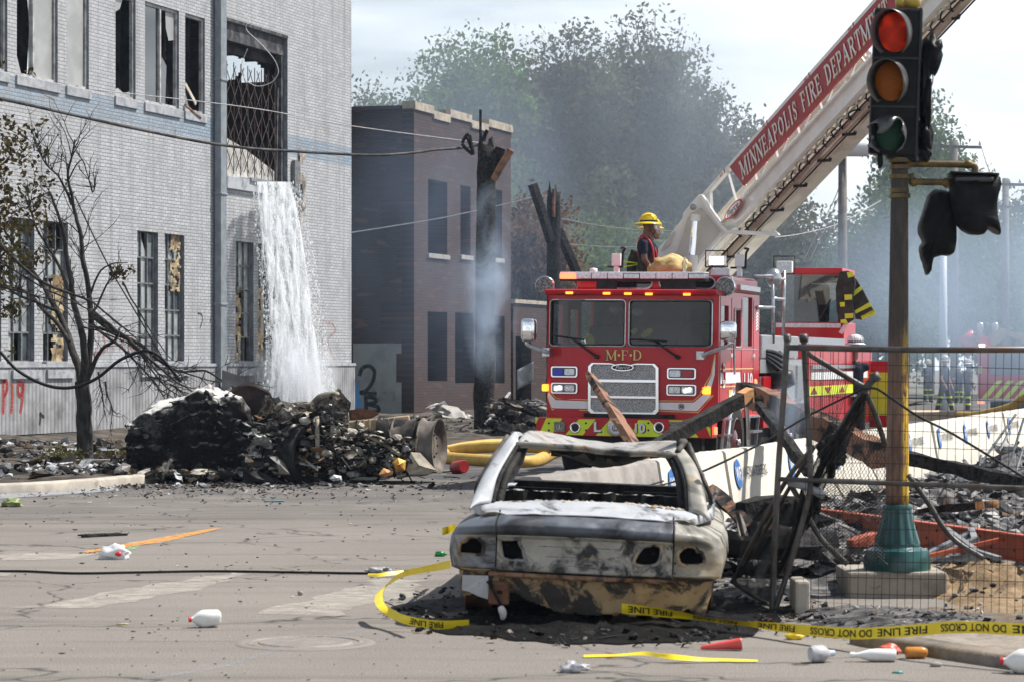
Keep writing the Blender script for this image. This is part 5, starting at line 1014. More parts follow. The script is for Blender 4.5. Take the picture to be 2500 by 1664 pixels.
hs=-.49;sgn_=MB();sgn_.prism([(-.0,0),(.34,hs),(10.5,hs),(10.5,0)],.03,T=lambda x,z,h:LW(x,-.035+h,z));board=sgn_.build('name_board',mat('sign_red',(.33,.012,.02),(.29,.011,.018),.4,scale=3),ladder)
tx0,tx1=.36,.36+5.1
bl_=lambda u,v,h=0:LW(tx0+(tx1-tx0)*u-(.0),-.040-h,hs+.10+.29*v)
q=MB();serif_text(q,'MINNEAPOLIS FIRE DEPARTMENT',lambda u,v,h:bl_(u-.0016,v-.03,h-.001),.12,.028);q.build('lettering',M_GOLD,board,norm=False)
q=MB();serif_text(q,'MINNEAPOLIS FIRE DEPARTMENT',lambda u,v,h:bl_(u,v,h+.006),.12,.004);q.build('lettering',M_STRW,board,norm=False)
q=MB()
for k,(num,sx,sy_)in enumerate((('60',1766,427),('70',1870,309),('80',1972,192),('90',2080,70))):
 p=Lp(LM,sx,sy_,1,-.01);x=p.x
 put_text(q,num,lambda u,v:LW(x-.02+.07*(1-v),-.011,.02+.08*u),0,.0)if 0 else put_text(q,num,lambda u,v:LW(x-.12+.1*u,-.011,.022+.055*v))
 q.add([LW(x+.04+a_,-.0115,b_)for a_,b_ in((0,.02),(.03,.02),(.03,.09),(0,.09))],[(0,1,2,3)])
q.build('distance_mark',M_REDLENS,ladder,norm=False)
c=Lp(LM,*z5(245,1255),1,.0);ang=0
q=MB();q.prism([(c.x+.34*math.cos(a_),c.z+.085*math.sin(a_))for a_ in[k*6.283/36 for k in range(36)]],.004,T=lambda x,z,h:LW(x,-.072-h,z));bdg=q.build('badge',mat('badge_red',(.5,.015,.02)),ladder)
q=MB();q.prism([(c.x+.285*math.cos(a_),c.z+.062*math.sin(a_))for a_ in[k*6.283/36 for k in range(36)]],.003,T=lambda x,z,h:LW(x,-.077-h,z));q.build('badge_face',M_STRW,bdg)
q=MB();put_text(q,'Pierce',lambda u,v:LW(c.x-.22+.44*u,-.083,c.z-.05+.1*v),.35,.01);q.build('badge_lettering',M_BLACK,bdg,norm=False)
q=MB();p=LW(-1.35,-.08,-.1);q.box(p,(.16,.08,.1),LM.to_3x3().to_4x4());q.box(LW(-1.5,-.06,-.25),(.3,.05,.12),LM.to_3x3().to_4x4());q.build('work_lamp',M_ALU,ladder,bevel=.01)
# ================================================================ firefighters
def person(label,prims,mats,extra=(),group=None,vox=.014,base=None):
 """prims: (p0, p1, r0, r1, material index) tapered limbs fused into one continuous skin"""
 base=base or min((p for pr in prims for p in pr[:2]),key=lambda p:p.z);t_=thing('person',label,'person',base,group=group)
 q=MB()
 for a,b,r0,r1,m in prims:
  a,b=V(a),V(b);d=b-a
  if d.length<1e-4:d=V((0,0,.01));b=a+d
  e=d.normalized();pts=[];rs=[]
  for k in range(5):th=math.pi/2*(1-k/5);pts.append(a-e*r0*math.sin(th));rs.append(max(.002,r0*math.cos(th)))
  for k in range(6):pts.append(a.lerp(b,k/5));rs.append(r0+(r1-r0)*k/5)
  for k in range(1,6):th=math.pi/2*k/5;pts.append(b+e*r1*math.sin(th));rs.append(max(.002,r1*math.cos(th)))
  q.tube(pts,rs,14)
 tmp=q.build('tmp',M_SKIN);md=tmp.modifiers.new('r','REMESH');md.mode='VOXEL';md.voxel_size=vox;sm=tmp.modifiers.new('s','SMOOTH');sm.factor=.5;sm.iterations=3
 dg=bpy.context.evaluated_depsgraph_get();dg.update();me=bpy.data.meshes.new_from_object(tmp.evaluated_get(dg));bpy.data.objects.remove(tmp)
 me.materials.clear()
 for m in mats:me.materials.append(m)
 for f in me.polygons:
  c=f.center;best=(9,0)
  for a,b,r0,r1,m in prims:
   a,b=V(a),V(b);d=b-a;k=max(0,min(1,(c-a).dot(d)/max(1e-9,d.length_squared)));ds=(c-a-d*k).length-(r0+(r1-r0)*k)
   if ds<best[0]:best=(ds,m)
  f.material_index=best[1];f.use_smooth=True
 me.transform(Matrix.Translation(-base));o=bpy.data.objects.new('body',me);COL.objects.link(o);o.parent=t_;WM[o.name]=WM[t_.name]
 return t_
M_NAVY=mat('navy_cloth',(.012,.014,.028),(.02,.022,.04),.85,scale=12,bmp=.3,bs=30);M_BUNK=mat('dark_bunker_cloth',(.03,.03,.025),(.05,.048,.04),.9,scale=10,bmp=.4)
M_HELM=mat('yellow_helmet',(.80,.58,.01),(.7,.5,.01),.3,scale=4,coat=.3);M_GLOVEG=mat('grey_glove',(.2,.2,.2),(.12,.12,.12),.8,scale=20)
M_VIS=glass_mat('visor',(.75,.72,.5),.15)
def helmet(t_,c,fwd,s=1.0,m=M_HELM,visor=True):
 f=V(fwd).normalized();sd=V((0,0,1)).cross(f).normalized();Mx=Matrix.Translation(c)@Matrix((f,sd,V((0,0,1)))).transposed().to_4x4()@Matrix.Scale(s,4)
 q=MB();q.lathe([(.0,.135),(.05,.13),(.09,.105),(.115,.06),(.12,.01),(.12,-.01)],Mx@Matrix.Scale(1.15,4,(1,0,0)),22,cap=False)
 for k in range(-2,3):q.tube([Mx@V((.14*math.cos(a_),k*.045,.0+(.138-abs(k)*.012)*math.sin(a_)))for a_ in[math.pi*j/10 for j in range(11)]],.006*s,5)
 h=q.build('helmet',m,t_,smooth=True)
 q=MB();q.lathe([(.12,.0),(.15,-.012),(.185,-.035),(.18,-.042),(.12,-.015)],Mx@Matrix.Translation((-.018,0,0))@Matrix.Scale(1.15,4,(1,0,0)),24,cap=False);q.build('brim',m,h,smooth=True)
 q=MB();q.lathe([(.123,.0),(.123,.025)],Mx@Matrix.Scale(1.15,4,(1,0,0)),22,cap=False);q.build('band',M_BLACK,h)
 if visor:q=MB();q.grid(lambda u,v:Mx@V((.165*math.cos((u-.5)*2.2)+.02*v,.15*math.sin((u-.5)*2.2),-.02-.105*v)),12,4);q.build('visor',M_VIS,h,smooth=True,norm=False)
 q=MB();q.tube(curve_pts([Mx@V((.0,-.1,-.02)),Mx@V((.03,-.1,-.12)),Mx@V((.07,-.04,-.2))],4),.006,5);q.build('chin_strap',M_BLACK,h)
def hand(prims,w_,d,up,sd,m,s=1.0):
 d,up,sd=V(d).normalized(),V(up).normalized(),V(sd).normalized();pc=w_+d*.05*s;prims.append((w_,w_+d*.08*s,.03*s,.034*s,m));prims.append((pc+sd*.02*s,pc+sd*.02*s+d*.035*s,.024*s,.024*s,m))
 for k,L in enumerate((.06,.072,.068,.05)):
  b=w_+d*.095*s+sd*(-.033+.022*k)*s;mid=b+d*L*.5*s-up*.006;prims.append((b,mid,.011*s,.0105*s,m));prims.append((mid,mid+(d*.8-up*.5).normalized()*L*.5*s,.0105*s,.009*s,m))
 th=w_+d*.03*s-sd*.03*s;prims.append((th,th+(d*.6-sd*.7).normalized()*.05*s,.013*s,.011*s,m))
def ff(label,D,hx,hy,arm,group,skin,look=(1,-.05,0),bunk=True):
 """standing firefighter in profile; pixel landmarks (z3 units) at distance D"""
 Z=lambda u,v,dy=0:P(*z3(u+hx,v+hy),D+dy);pr=[]
 zf=2.1
 pr+=[(Z(470,400),Z(478,452),.092,.078,0),(Z(512,420),Z(516,470),.045,.04,0),(Z(548,440),Z(556,452),.02,.018,0),(Z(530,480),Z(530,496),.028,.03,0),(Z(452,470),Z(440,560),.06,.066,0),(Z(468,432,-.085),Z(468,448,-.088),.022,.018,0)]
 pr+=[(Z(425,600,-.13),Z(425,600,.13),.075,.075,1),(Z(440,640,-.06),Z(445,760,-.05),.14,.125,1),(Z(440,640,.06),Z(445,760,.05),.14,.125,1),(Z(446,760,-.04),Z(440,880,-.05),.13,.14,2),(Z(446,760,.04),Z(440,880,.05),.13,.14,2)]
 hip=Z(438,930);
 for s in(-1,1):
  h=hip+V((0,s*.1,0));kn=V((h.x+.03,h.y,zf+.5));an=V((h.x-.02*s,h.y,zf+.09));pr+=[(h,kn,.105,.08,2),(kn,an,.078,.06,2),(an+V((-.03,0,-.04)),an+V((.17,0,-.05)),.045,.04,3)]
 sh=Z(408,612,-.2);el,wr=Z(*arm[0],-.24),Z(*arm[1],-.16);mid=sh.lerp(el,.5);pr+=[(sh,mid,.068,.064,1),(mid,el,.05,.046,0),(el,wr,.045,.033,0)]
 hand(pr,wr,V((.8,.1,-.35)),V((.35,0,.9)),V((0,1,0)),4)
 sh2=Z(440,612,.2);el2,wr2=Z(arm[0][0]+60,arm[0][1]-10,.26),Z(arm[1][0]+50,arm[1][1]-60,.2);mid=sh2.lerp(el2,.5);pr+=[(sh2,mid,.066,.06,1),(mid,el2,.05,.045,0),(el2,wr2,.045,.033,0)];hand(pr,wr2,V((.9,0,-.2)),V((.2,0,.9)),V((0,1,0)),4)
 base=V((hip.x,hip.y,zf));t_=person(label,pr,[skin,M_NAVY,M_BUNK,M_BLACK,M_GLOVEG],group=group,base=base,vox=.012)
 helmet(t_,Z(468,372),look)
 q=MB();q.tube(curve_pts([Z(430,530,-.1),Z(470,570,-.165),Z(505,640,-.17),Z(520,720,-.16),Z(525,800,-.13)],4),.018,5);q.tube(curve_pts([Z(430,530,-.1),Z(392,520,-.1),Z(370,560,-.08),Z(352,640,-.06),Z(360,760,-.06)],4),.018,5);q.build('suspenders',mat('red_strap',(.5,.03,.04),rough=.7),t_,smooth=True)
 return t_
ff('firefighter in yellow helmet and red suspenders standing on the truck, hand on the roof',40.6,0,0,[(425,790),(525,925)],None,M_SKIN)
ff('second firefighter standing mostly hidden behind the one in the yellow helmet',41.2,38,48,[(470,760),(590,800)],None,mat('skin_light',(.32,.15,.1),rough=.5),(1,-.2,0))
q=MB();Zb=lambda u,v,dy=0:P(*z3(u,v),40.9+dy);q.tube(curve_pts([Zb(350,700),Zb(315,760),Zb(295,830),Zb(290,900),Zb(300,940)],5),[.05,.09,.11,.1,.09]+[.09]*16,12);o=q.build('turnout_coat',M_BUNK,smooth=True);tag(o,'dark turnout coat with lime stripe hanging behind the firefighter in the yellow helmet','coat')
q=MB();q.tube([Zb(278,815),Zb(276,830)],.118,14);q.tube([Zb(280,850),Zb(282,862)],.115,14);q.build('stripe',M_YEL,o,smooth=True)
q=MB();c=T(z3(710,880),2.4);q.blob(TM@c,(.29,.2,.17),3,.35,2.2,seed=4);q.blob(TM@(c+V((-.2,0,-.05))),(.14,.15,.13),3,.3,3,seed=9);tag(q.build('turnout_bundle',mat('tan_cloth',(.50,.37,.16),(.38,.27,.11),.9,scale=8,bmp=.5,bs=18),smooth=True),'crumpled tan turnout gear bundled on the fire truck cab roof','gear bundle')
c=TM@T(z3(865,950),1.9);t_=thing('water_bottle','clear plastic water bottle standing on the cab roof beside the tan bundle','bottle',c)
q=MB();q.lathe([(.034,0),(.036,.02),(.034,.07),(.036,.14),(.03,.17),(.013,.2),(.013,.215)],Matrix.Translation(c),14);q.build('bottle',glass_mat('clear_plastic',(.85,.88,.9),.12),t_,smooth=True);q=MB();q.lathe([(.0365,.08),(.0365,.13)],Matrix.Translation(c),14,cap=False);q.build('label_band',mat('bottle_label',(.7,.7,.3)),t_);q=MB();q.lathe([(.016,.216),(.016,.235),(0,.236)],Matrix.Translation(c),12);q.build('cap',M_STRW,t_)
Zt=lambda u,v,y=0:TM@(T(z6(u,v),yt-.08+y))
def coat_panel(q,px,y,th):A=[T(z6(*p),yt-.08+y)for p in px];q.prism([(p.x,p.z)for p in A],th,T=lambda x,z,h:TM@V((x,yt-.08+y-h+.03*nz((x*5,z*5,2)),z)))
q=MB();coat_panel(q,[(790,185),(850,180),(890,210),(900,270),(880,380),(888,520),(850,550),(790,545),(768,460),(762,300)],0,.1);coat_panel(q,[(860,185),(905,240),(960,330),(1005,420),(1040,485),(940,525),(900,520),(885,420),(880,300)],.12,.08)
ct=q.build('turnout_coat',M_BUNK);tag(ct,'dark turnout coat with lime reflective bands draped over the rear tiller cab','coat')
q=MB()
for px,y in(([(818,348),(872,346),(872,382),(820,386)],-.085),([(870,330),(935,285),(942,312),(878,365)],.055),([(785,402),(820,400),(820,432),(788,434)],-.085),([(820,482),(880,478),(880,512),(822,516)],-.085),([(893,460),(1000,398),(1008,430),(898,482)],.055),([(835,190),(878,184),(884,218),(845,228)],-.085),([(790,525),(826,520),(845,550),(792,548)],-.085),([(935,500),(1030,450),(1040,485),(945,526)],.055)):
 coat_panel(q,px,y-.02,.012)
q.build('reflective_band',M_YEL,ct)
q=MB();A=Zt(960,500,.03);B=Zt(1022,470,.03);put_text(q,'MTCH',lambda u,v:Zt(952+72*u,505-34*u-24*v,-.02));q.build('name_lettering',M_BLACK,ct,norm=False)
# ================================================================ concrete barriers along the street
def barrier_mat():
 m,t,b,o=newmat('barrier_concrete');v=objco(t);c=mixc(t,ramp(t,noise_out(t,v,2.2,7,.65),[(.35,0.0),(.7,1.0)]),(.56,.53,.46),(.46,.43,.37))
 mp=nn(t,'ShaderNodeMapping');mp.inputs['Scale'].default_value=(3,3,.25);t.links.new(v,mp.inputs[0]);c=mixc(t,ramp(t,noise_out(t,mp.outputs[0],2.0,6,.6),[(.6,0.0),(.75,.6)]),c,(.22,.18,.13))
 c=mixc(t,ramp(t,noise_out(t,v,22,5,.7),[(.66,0.0),(.72,.8)]),c,(.12,.11,.1));t.links.new(c,b.inputs['Base Color']);b.inputs['Roughness'].default_value=.85;bump(t,b,noise_out(t,v,40,4),.35,.01);return m
M_BAR=barrier_mat();M_LOGO=mat('logo_blue',(.02,.13,.42),(.03,.16,.45),.6,scale=10);M_LTXT=mat('stencil_ink',(.03,.035,.05),rough=.7)
bd_=V((9.46,29.1,0)).normalized();bz=math.atan2(bd_.y,bd_.x);b0=V((.14,20.9,0))
segs=[(0.02,3.5,0)]+[(3.62+2.62*k,2.55,1)for k in range(13)]
prof=[(-.30,0),(-.30,.07),(-.17,.30),(-.09,.79),(-.07,.81),(.07,.81),(.09,.79),(.17,.30),(.30,.07),(.30,0)]
ordn='first second third fourth fifth sixth seventh eighth ninth tenth eleventh twelfth thirteenth fourteenth'.split()
bar_me={}
for k,(s0,ln,lg)in enumerate(segs):
 M_=frame(b0+bd_*s0,bz+(.01*math.sin(k*2.3)),0)
 lab='plain concrete barrier seen through the burned car, nearest the street end of its line' if k==0 else['pale concrete barrier half hidden behind the burned car roof and charred beam','pale concrete barrier with blue oval logo and black lettering just right of the burned car','concrete barrier in the shade behind the collapsed chain link'][k-1]if k<4 else '%s concrete barrier of the logo-stamped row counted from the burned car'%ordn[k-1]
 t_=thing('concrete_barrier',lab,'barrier',M=M_,group='concrete barriers along the kerb side of the lot')
 q=MB();N=26;n=len(prof);e=.012
 vs=[V((ln*i/N,x+e*nz((i*.7,x*6,k),1,2),z+(e*nz((i*.9,z*5,k+9),1,2)if z>.1 else 0)))for i in range(N+1)for x,z in prof]
 q.add(vs,[(i*n+j,i*n+j+1,(i+1)*n+j+1,(i+1)*n+j)for i in range(N)for j in range(n-1)]+[tuple(range(n-1,-1,-1)),tuple(N*n+j for j in range(n))]);q.build('block',M_BAR if k else mat('dark_grey_concrete',(.27,.25,.23),(.19,.175,.16),.9,scale=3,c3=(.07,.065,.06),s3=2,lo3=.58,hi3=.7,bmp=.3,bs=30),t_,local=True,smooth=True,auto=50)  # nearest block gets a darker, blotched grey than the rest of the row
 if lg:
  f=lambda x,z:V((x,-(.17-.08*(z-.30)/.49)-.016,z));x0=.32;cx,cz=x0,.57
  q=MB();q.add([f(cx+.14*math.cos(a),cz+.15*math.sin(a))for a in[j*6.283/24 for j in range(24)]],[tuple(range(24))]);q.build('logo',M_LOGO,t_,local=True,norm=False)
  q=MB();put_text(q,'WF',lambda u,v:f(cx-.1+.2*u,cz-.07+.14*v)+V((0,-.003,0)),0,.02);q.build('logo_lettering',M_STRW,t_,local=True,norm=False)
  q=MB();put_text(q,'WATSON-FORSBERG',lambda u,v:f(x0+.22+1.05*u,.52+.11*v),0,.01);q.build('lettering',M_LTXT,t_,local=True,norm=False)
  # ================================================================ burnt lot right of the barriers
def bx_line(y):return b0.x+(y-b0.y)*bd_.x/bd_.y
def lot_edge(y):
 if y>20.5:return bx_line(y)+.15
 P_=[(13,4.2),(14,3.25),(14.7,2.85),(15.4,2.45),(16,2.12),(16.6,1.92),(17.4,1.80),(18.5,1.72),(20.5,.35)]
 for(a,xa),(b,xb)in zip(P_,P_[1:]):
  if y<=b:return xa+(xb-xa)*(y-a)/(b-a)
 return P_[-1][1]
def lot_z(x,y):
 e=x-lot_edge(y);k=min(1,max(0,(e-.1)/.5));z=(.06+.02*nz((x*2,y*2,1)))*(1 if y<16 else max(0,min(1,(e-.15)/.35)))
 if y>16.9:kk=min(1,(y-16.9)/1.2);z+=kk*k*(.05*nz((x*1.6,y*1.1,4),1,4)+.02)
 sand=math.exp(-((x-3.75)/.75)**2-((y-19.2)/1.3)**2);z+=sand*(.14+.12*nz((x*3,y*3,8),1,4)+.09*nz((x*9,y*7,2),1,3))
 pit=math.exp(-((x-2.72)/.62)**2-((y-18.85)/.6)**2);z-=pit*.26
 if y>21:kk=min(1,(y-21)/3)*min(1,max(0,e-.3));z+=kk*(.18+.28*nz((x*.45,y*.3,7),1,4)+.12*nz((x*2.2,y*1.2,2),1,3))
 return z
def lot_mat():
 m,t,b,o=newmat('burnt_lot');v=objco(t);s=t.nodes.new('ShaderNodeSeparateXYZ');t.links.new(v,s.inputs[0])
 ash=mixc(t,ramp(t,noise_out(t,v,5,9,.75),[(.4,0.0),(.62,1.0)]),(.03,.03,.033),(.20,.195,.19))
 sand=mixc(t,ramp(t,noise_out(t,v,14,8,.7),[(.4,0.0),(.65,1.0)]),(.33,.235,.14),(.17,.12,.075));sand=mixc(t,ramp(t,noise_out(t,v,60,4,.7),[(.6,0.0),(.68,.8)]),sand,(.14,.12,.1))
 pave=mixc(t,ramp(t,noise_out(t,v,9,8,.7),[(.4,0.0),(.65,1.0)]),(.30,.265,.225),(.19,.165,.14))
 d=nn(t,'ShaderNodeVectorMath',operation='DISTANCE');d.inputs[1].default_value=(3.95,18.9,.15);mp=nn(t,'ShaderNodeMapping');mp.inputs['Scale'].default_value=(1,.62,1);t.links.new(v,mp.inputs[0]);mp2=nn(t,'ShaderNodeVectorMath',operation='DISTANCE');t.links.new(mp.outputs[0],mp2.inputs[0]);mp2.inputs[1].default_value=(3.95,18.8*.62,.15)
 ad=nn(t,'ShaderNodeMath',operation='MULTIPLY_ADD');ad.inputs[1].default_value=.7;t.links.new(noise_out(t,v,2.5,7,.7),ad.inputs[0]);t.links.new(mp2.outputs['Value'],ad.inputs[2])
 c=mixc(t,ramp(t,ad.outputs[0],[(1.35/3,1.0),(1.8/3,0.0)]),ash,sand)
 r=c.node
 for l in list(t.links):
  if l.from_node==ad and l.to_node.type=='VALTORGB':
   k=nn(t,'ShaderNodeMath',operation='DIVIDE');k.inputs[1].default_value=3;to=l.to_socket;t.links.remove(l);t.links.new(ad.outputs[0],k.inputs[0]);t.links.new(k.outputs[0],to)
 lt=nn(t,'ShaderNodeMath',operation='MULTIPLY_ADD');lt.inputs[1].default_value=1.6;t.links.new(noise_out(t,v,1.5,5),lt.inputs[0]);t.links.new(s.outputs['Y'],lt.inputs[2])
 mr=nn(t,'ShaderNodeMapRange');mr.inputs['From Min'].default_value=17.7;mr.inputs['From Max'].default_value=17.2;t.links.new(lt.outputs[0],mr.inputs[0])
 c=mixc(t,mr.outputs[0],c,pave);t.links.new(c,b.inputs['Base Color']);b.inputs['Roughness'].default_value=.95;b.inputs['Specular IOR Level'].default_value=.15;bump(t,b,noise_out(t,v,30,6,.7),.8,.02);return m
q=MB();rows=[];Y=13.0
while Y<62:rows.append(Y);Y+=.07 if Y<22 else .16 if Y<34 else .5
vs=[];NU=110
for y in rows:
 x0=lot_edge(y)+.16;x1=x0+3.6+(y-13)*.35
 vs+=[V((x0+(x1-x0)*i/NU,y,lot_z(x0+(x1-x0)*i/NU,y)))for i in range(NU+1)]
q.add(vs,[(j*(NU+1)+i,j*(NU+1)+i+1,(j+1)*(NU+1)+i+1,(j+1)*(NU+1)+i)for j in range(len(rows)-1)for i in range(NU)]);tag(q.build('burnt_ground',lot_mat(),smooth=True),kind='structure')
kb=MB();kp=[V((lot_edge(y),y,0))for y in[12.2+.2*i for i in range(21)]];kerb_strip(kb,kp,.075,.19,-1);tag(kb.build('kerb',mat('grimy_kerb',(.21,.175,.14),(.13,.108,.088),.85,scale=4,bmp=.4,bs=40,c3=(.035,.03,.028),s3=1.8,lo3=.5,hi3=.66),smooth=True,auto=50),kind='structure')
M_RUB=None
def bits_mat(name,cols,rough=.85):
 m,t,b,o=newmat(name);g=t.nodes.new('ShaderNodeNewGeometry');r=t.nodes.new('ShaderNodeValToRGB');r.color_ramp.interpolation='CONSTANT';e=r.color_ramp.elements
 while len(e)<len(cols):e.new(.5)
 for i,c in enumerate(cols):e[i].position=i/len(cols);e[i].color=c4(c)
 t.links.new(g.outputs['Random Per Island'],r.inputs[0]);c=mixc(t,ramp(t,noise_out(t,objco(t),12,6,.7),[(.42,0.0),(.6,.7)]),r.outputs[0],(.02,.02,.021));t.links.new(c,b.inputs['Base Color']);b.inputs['Roughness'].default_value=rough;b.inputs['Specular IOR Level'].default_value=.12;return m
M_RUB=bits_mat('rubble_bits',[(.02,.02,.022),(.10,.10,.105),(.06,.06,.065),(.22,.22,.23),(.42,.41,.40),(.62,.61,.59),(.025,.022,.02),(.14,.09,.06),(.16,.165,.175),(.34,.33,.32),(.015,.015,.016)])
rr=random.Random(21)
def chunk(q,c,s,kind=None):
 k=kind if kind is not None else rr.random();Mx=Euler((rr.uniform(-.5,.5),rr.uniform(-.5,.5),rr.uniform(0,6.28))).to_matrix().to_4x4()
 if k<.45:
  w_,h_=s*rr.uniform(.6,1.6),s*rr.uniform(.3,.9);b_=s*rr.uniform(-.4,.4);n_=3;j=[[rr.uniform(-.12,.12)*s for _ in range(3)]for _ in range(16)]
  vs=[Mx@V((w_*(i/n_-.5)+j[i*4+l][0],h_*(l/n_-.5)+j[i*4+l][1],b_*((i/n_-.5)**2*4)+j[i*4+l][2]*.6))+c for i in range(4)for l in range(4)]
  q.add(vs,[(i*4+l,(i+1)*4+l,(i+1)*4+l+1,i*4+l+1)for i in range(3)for l in range(3)])
 elif k<.75:q.blob(c,(s*rr.uniform(.3,.6),s*rr.uniform(.3,.6),s*rr.uniform(.15,.35)),1,.5,1.3,Mx,rr.random()*90)
 else:
  d=(Mx@V((1,0,rr.uniform(-.3,.3)))).normalized()*s*rr.uniform(1,2.4);q.bar(c-d/2,c+d/2,s*.12,s*.07,(0,0,1),rr.random()*3)
q=MB()
for _ in range(6500):
 y=20.5+22*rr.random()**1.7;e=.35+rr.random()*(2.5+(y-13)*.28);x=lot_edge(y)+e;s=(.05+.2*rr.random()**2.2)*(.55+.02*y)
 if y<21.5 and x>2.2 and rr.random()<.85:continue
 chunk(q,V((x,y,lot_z(x,y)+s*.12)),s)
tag(q.build('rubble',M_RUB,norm=False),'ash-grey heap of burnt rubble spread over the lot behind the fence','rubble',kind='stuff')
q=MB()
for _ in range(600):
 y=rr.uniform(16.4,21);x=lot_edge(y)+rr.uniform(-.15,1.3);s=rr.uniform(.012,.06);(None if math.hypot(x-2.7,(y-18.7)*.8)<.8 else chunk(q,V((x,y,lot_z(x,y)+.01)),s))
for _ in range(250):y=rr.uniform(17,20.8);x=rr.uniform(3.1,5.2);s=rr.uniform(.015,.06);q.blob(V((x,y,lot_z(x,y)+s*.15)),(s*.5,s*.5,s*.35),1,.3,1.4,None,rr.random()*50)
tag(q.build('rubble',M_RUB,norm=False),'small charred scraps and stones scattered round the fence foot','debris',kind='stuff')
def beam(name,lab,pts,w_,h_,m,cat='beam',rough=.12,grp=None,rawend=None,tw=0,up=(0,0,1)):
 A,B=V(pts[0]),V(pts[1]);d=(B-A).normalized();u=V(up);sd=d.cross(u).normalized();u=sd.cross(d);N=max(6,int((B-A).length/.12));q=MB();ng=8
 if tw:Q=Matrix.Rotation(tw,3,d);sd=Q@sd;u=Q@u
 oc=[(-1,-1),(0,-1),(1,-1),(1,0),(1,1),(0,1),(-1,1),(-1,0)];vs=[]
 for i in range(N+1):
  p=A.lerp(B,i/N);tp=1-.55*max(0,1-i/3)*(rough>.05)*.7
  for a,b in oc:f=1+rough*1.6*nz((p.x*3+a,p.y*3+b,p.z*5),1.3,3);vs.append(p+sd*a*w_/2*f*tp+u*b*h_/2*f*tp)
 q.add(vs,[(i*ng+k,i*ng+(k+1)%ng,(i+1)*ng+(k+1)%ng,(i+1)*ng+k)for i in range(N)for k in range(ng)]+[tuple(range(ng-1,-1,-1)),tuple(N*ng+k for k in range(ng))])
 o=q.build(name,m);tag(o,lab,cat,grp)
 if rawend:q=MB();q.bar(A.lerp(B,rawend[0]),A.lerp(B,rawend[1]),w_*1.06,h_*1.06,u);q.build('raw_end',mat('raw_wood',(.52,.26,.10),(.38,.17,.06),.6,scale=6,stretch=(1,1,4)),o)
 return o
def twotone(name,dark=.5):return mat(name,(.012,.011,.011),(.03,.028,.027),.75,scale=9,bmp=.8,bs=26,c3=(.24,.125,.08),s3=2.2,lo3=dark+.03,hi3=dark+.10,detail=8)
beam('charred_beam','charred plank leaning across the truck grille with an orange-brown bared face',[P(1440,912,29),P(1588,1150,25.6)],.16,.07,twotone('plank_a',.40),tw=.9,up=(1,0,0))
beam('charred_beam','charred plank slanting up to a splintered orange end before the truck bumper',[P(1590,1092,26.4),P(1832,962,27.6)],.09,.14,twotone('plank_b',.60),rawend=(.90,1.0),tw=.15)
beam('charred_beam','long thick burnt timber with pale scorched face sloping right behind the fence',[P(1806,948,29.5),P(2150,1110,26)],.16,.25,twotone('plank_c',.42),rough=.16)
beam('charred_beam','long burnt timber sloping down to the right behind the yellow pole',[P(2130,1098,27.2),P(2500,1180,26)],.10,.13,M_WOODCHAR,rough=.2)
beam('charred_beam','thin black charred stick leaning on the barrier behind the fence posts',[P(1850,985,28),P(1975,1150,26.6)],.09,.1,M_WOODCHAR,rough=.3)
beam('charred_beam','thin burnt batten behind the splintered plank end',[P(1800,960,28.2),P(1862,980,28.2)],.05,.04,M_WOODCHAR)
beam('charred_beam','scorched post leaning beside the burned car shoulder',[P(1735,1190,21.5),P(1835,1290,20)],.1,.07,twotone('plank_d',.5),tw=.5)
beam('charred_beam','short grey board propped under the scorched post by the car',[P(1803,1255,20),P(1816,1310,19.8)],.06,.03,mat('grey_board',(.25,.22,.19),(.14,.12,.1),.8))
beam('charred_beam','black burnt board lying flat before the red steel beam',[P(2250,1246,22.5),P(2420,1230,22)],.2,.06,M_WOODCHAR,rawend=(.88,1.0),rough=.15)
beam('charred_beam','black square-ended charred block behind the collapsed chain link',[P(1808,1245,20.5),P(1925,1240,20.8)],.2,.2,M_WOODCHAR,rough=.06)
beam('charred_beam','large blackened slab lying in shadow under the chain link',[P(1800,1335,20.2),P(2010,1322,20.8)],.5,.2,M_CHAR,rough=.5)
beam('ash_sheet','low ash-covered sheet curling behind the blackened slab',[P(1995,1332,20.8),P(2075,1345,20.6)],.4,.07,mat('ash_grey',(.05,.05,.05),(.2,.2,.2),.9,scale=5),'sheet',rough=.6)
M_STB=mat('red_steel_primer',(.42,.09,.035),(.30,.06,.03),.6,.1,scale=5,c3=(.06,.03,.02),s3=6,lo3=.62,hi3=.7,bmp=.2)
q=MB();A,B=P(1905,1252,25),P(2620,1352,19.0);d=(B-A).normalized();sd=d.cross(V((0,0,1))).normalized();up_=sd.cross(d)
q.bar(A,B,.012,.19,up_);q.bar(A+up_*.095+sd*.035,B+up_*.095+sd*.035,.09,.012,up_);q.bar(A-up_*.095+sd*.035,B-up_*.095+sd*.035,.09,.012,up_)
o=q.build('steel_beam',M_STB);tag(o,'long orange-red steel channel beam lying across the rubble behind the yellow pole','steel beam')
q=MB()
for i in range(20):p=A.lerp(B,.3+.68*(i/20))+up_*(.04 if i%2 else-.03);q.lathe([(.012,0),(0,.004)],Matrix.Translation(p+sd*(.008 if sd.y<0 else-.008))@Matrix.Rotation(R(90),4,'X'),7)
q.build('bolt_hole',M_BLACK,o)
beam('steel_beam','short rusty orange steel angle lying behind the pole base',[P(2075,1325,20.6),P(2145,1310,20.8)],.12,.08,M_STB,'steel beam',rough=.1)
q=MB();A=[P(2262,1352,20),P(2370,1300,20.4),P(2395,1330,19.8),P(2440,1362,19.4)]
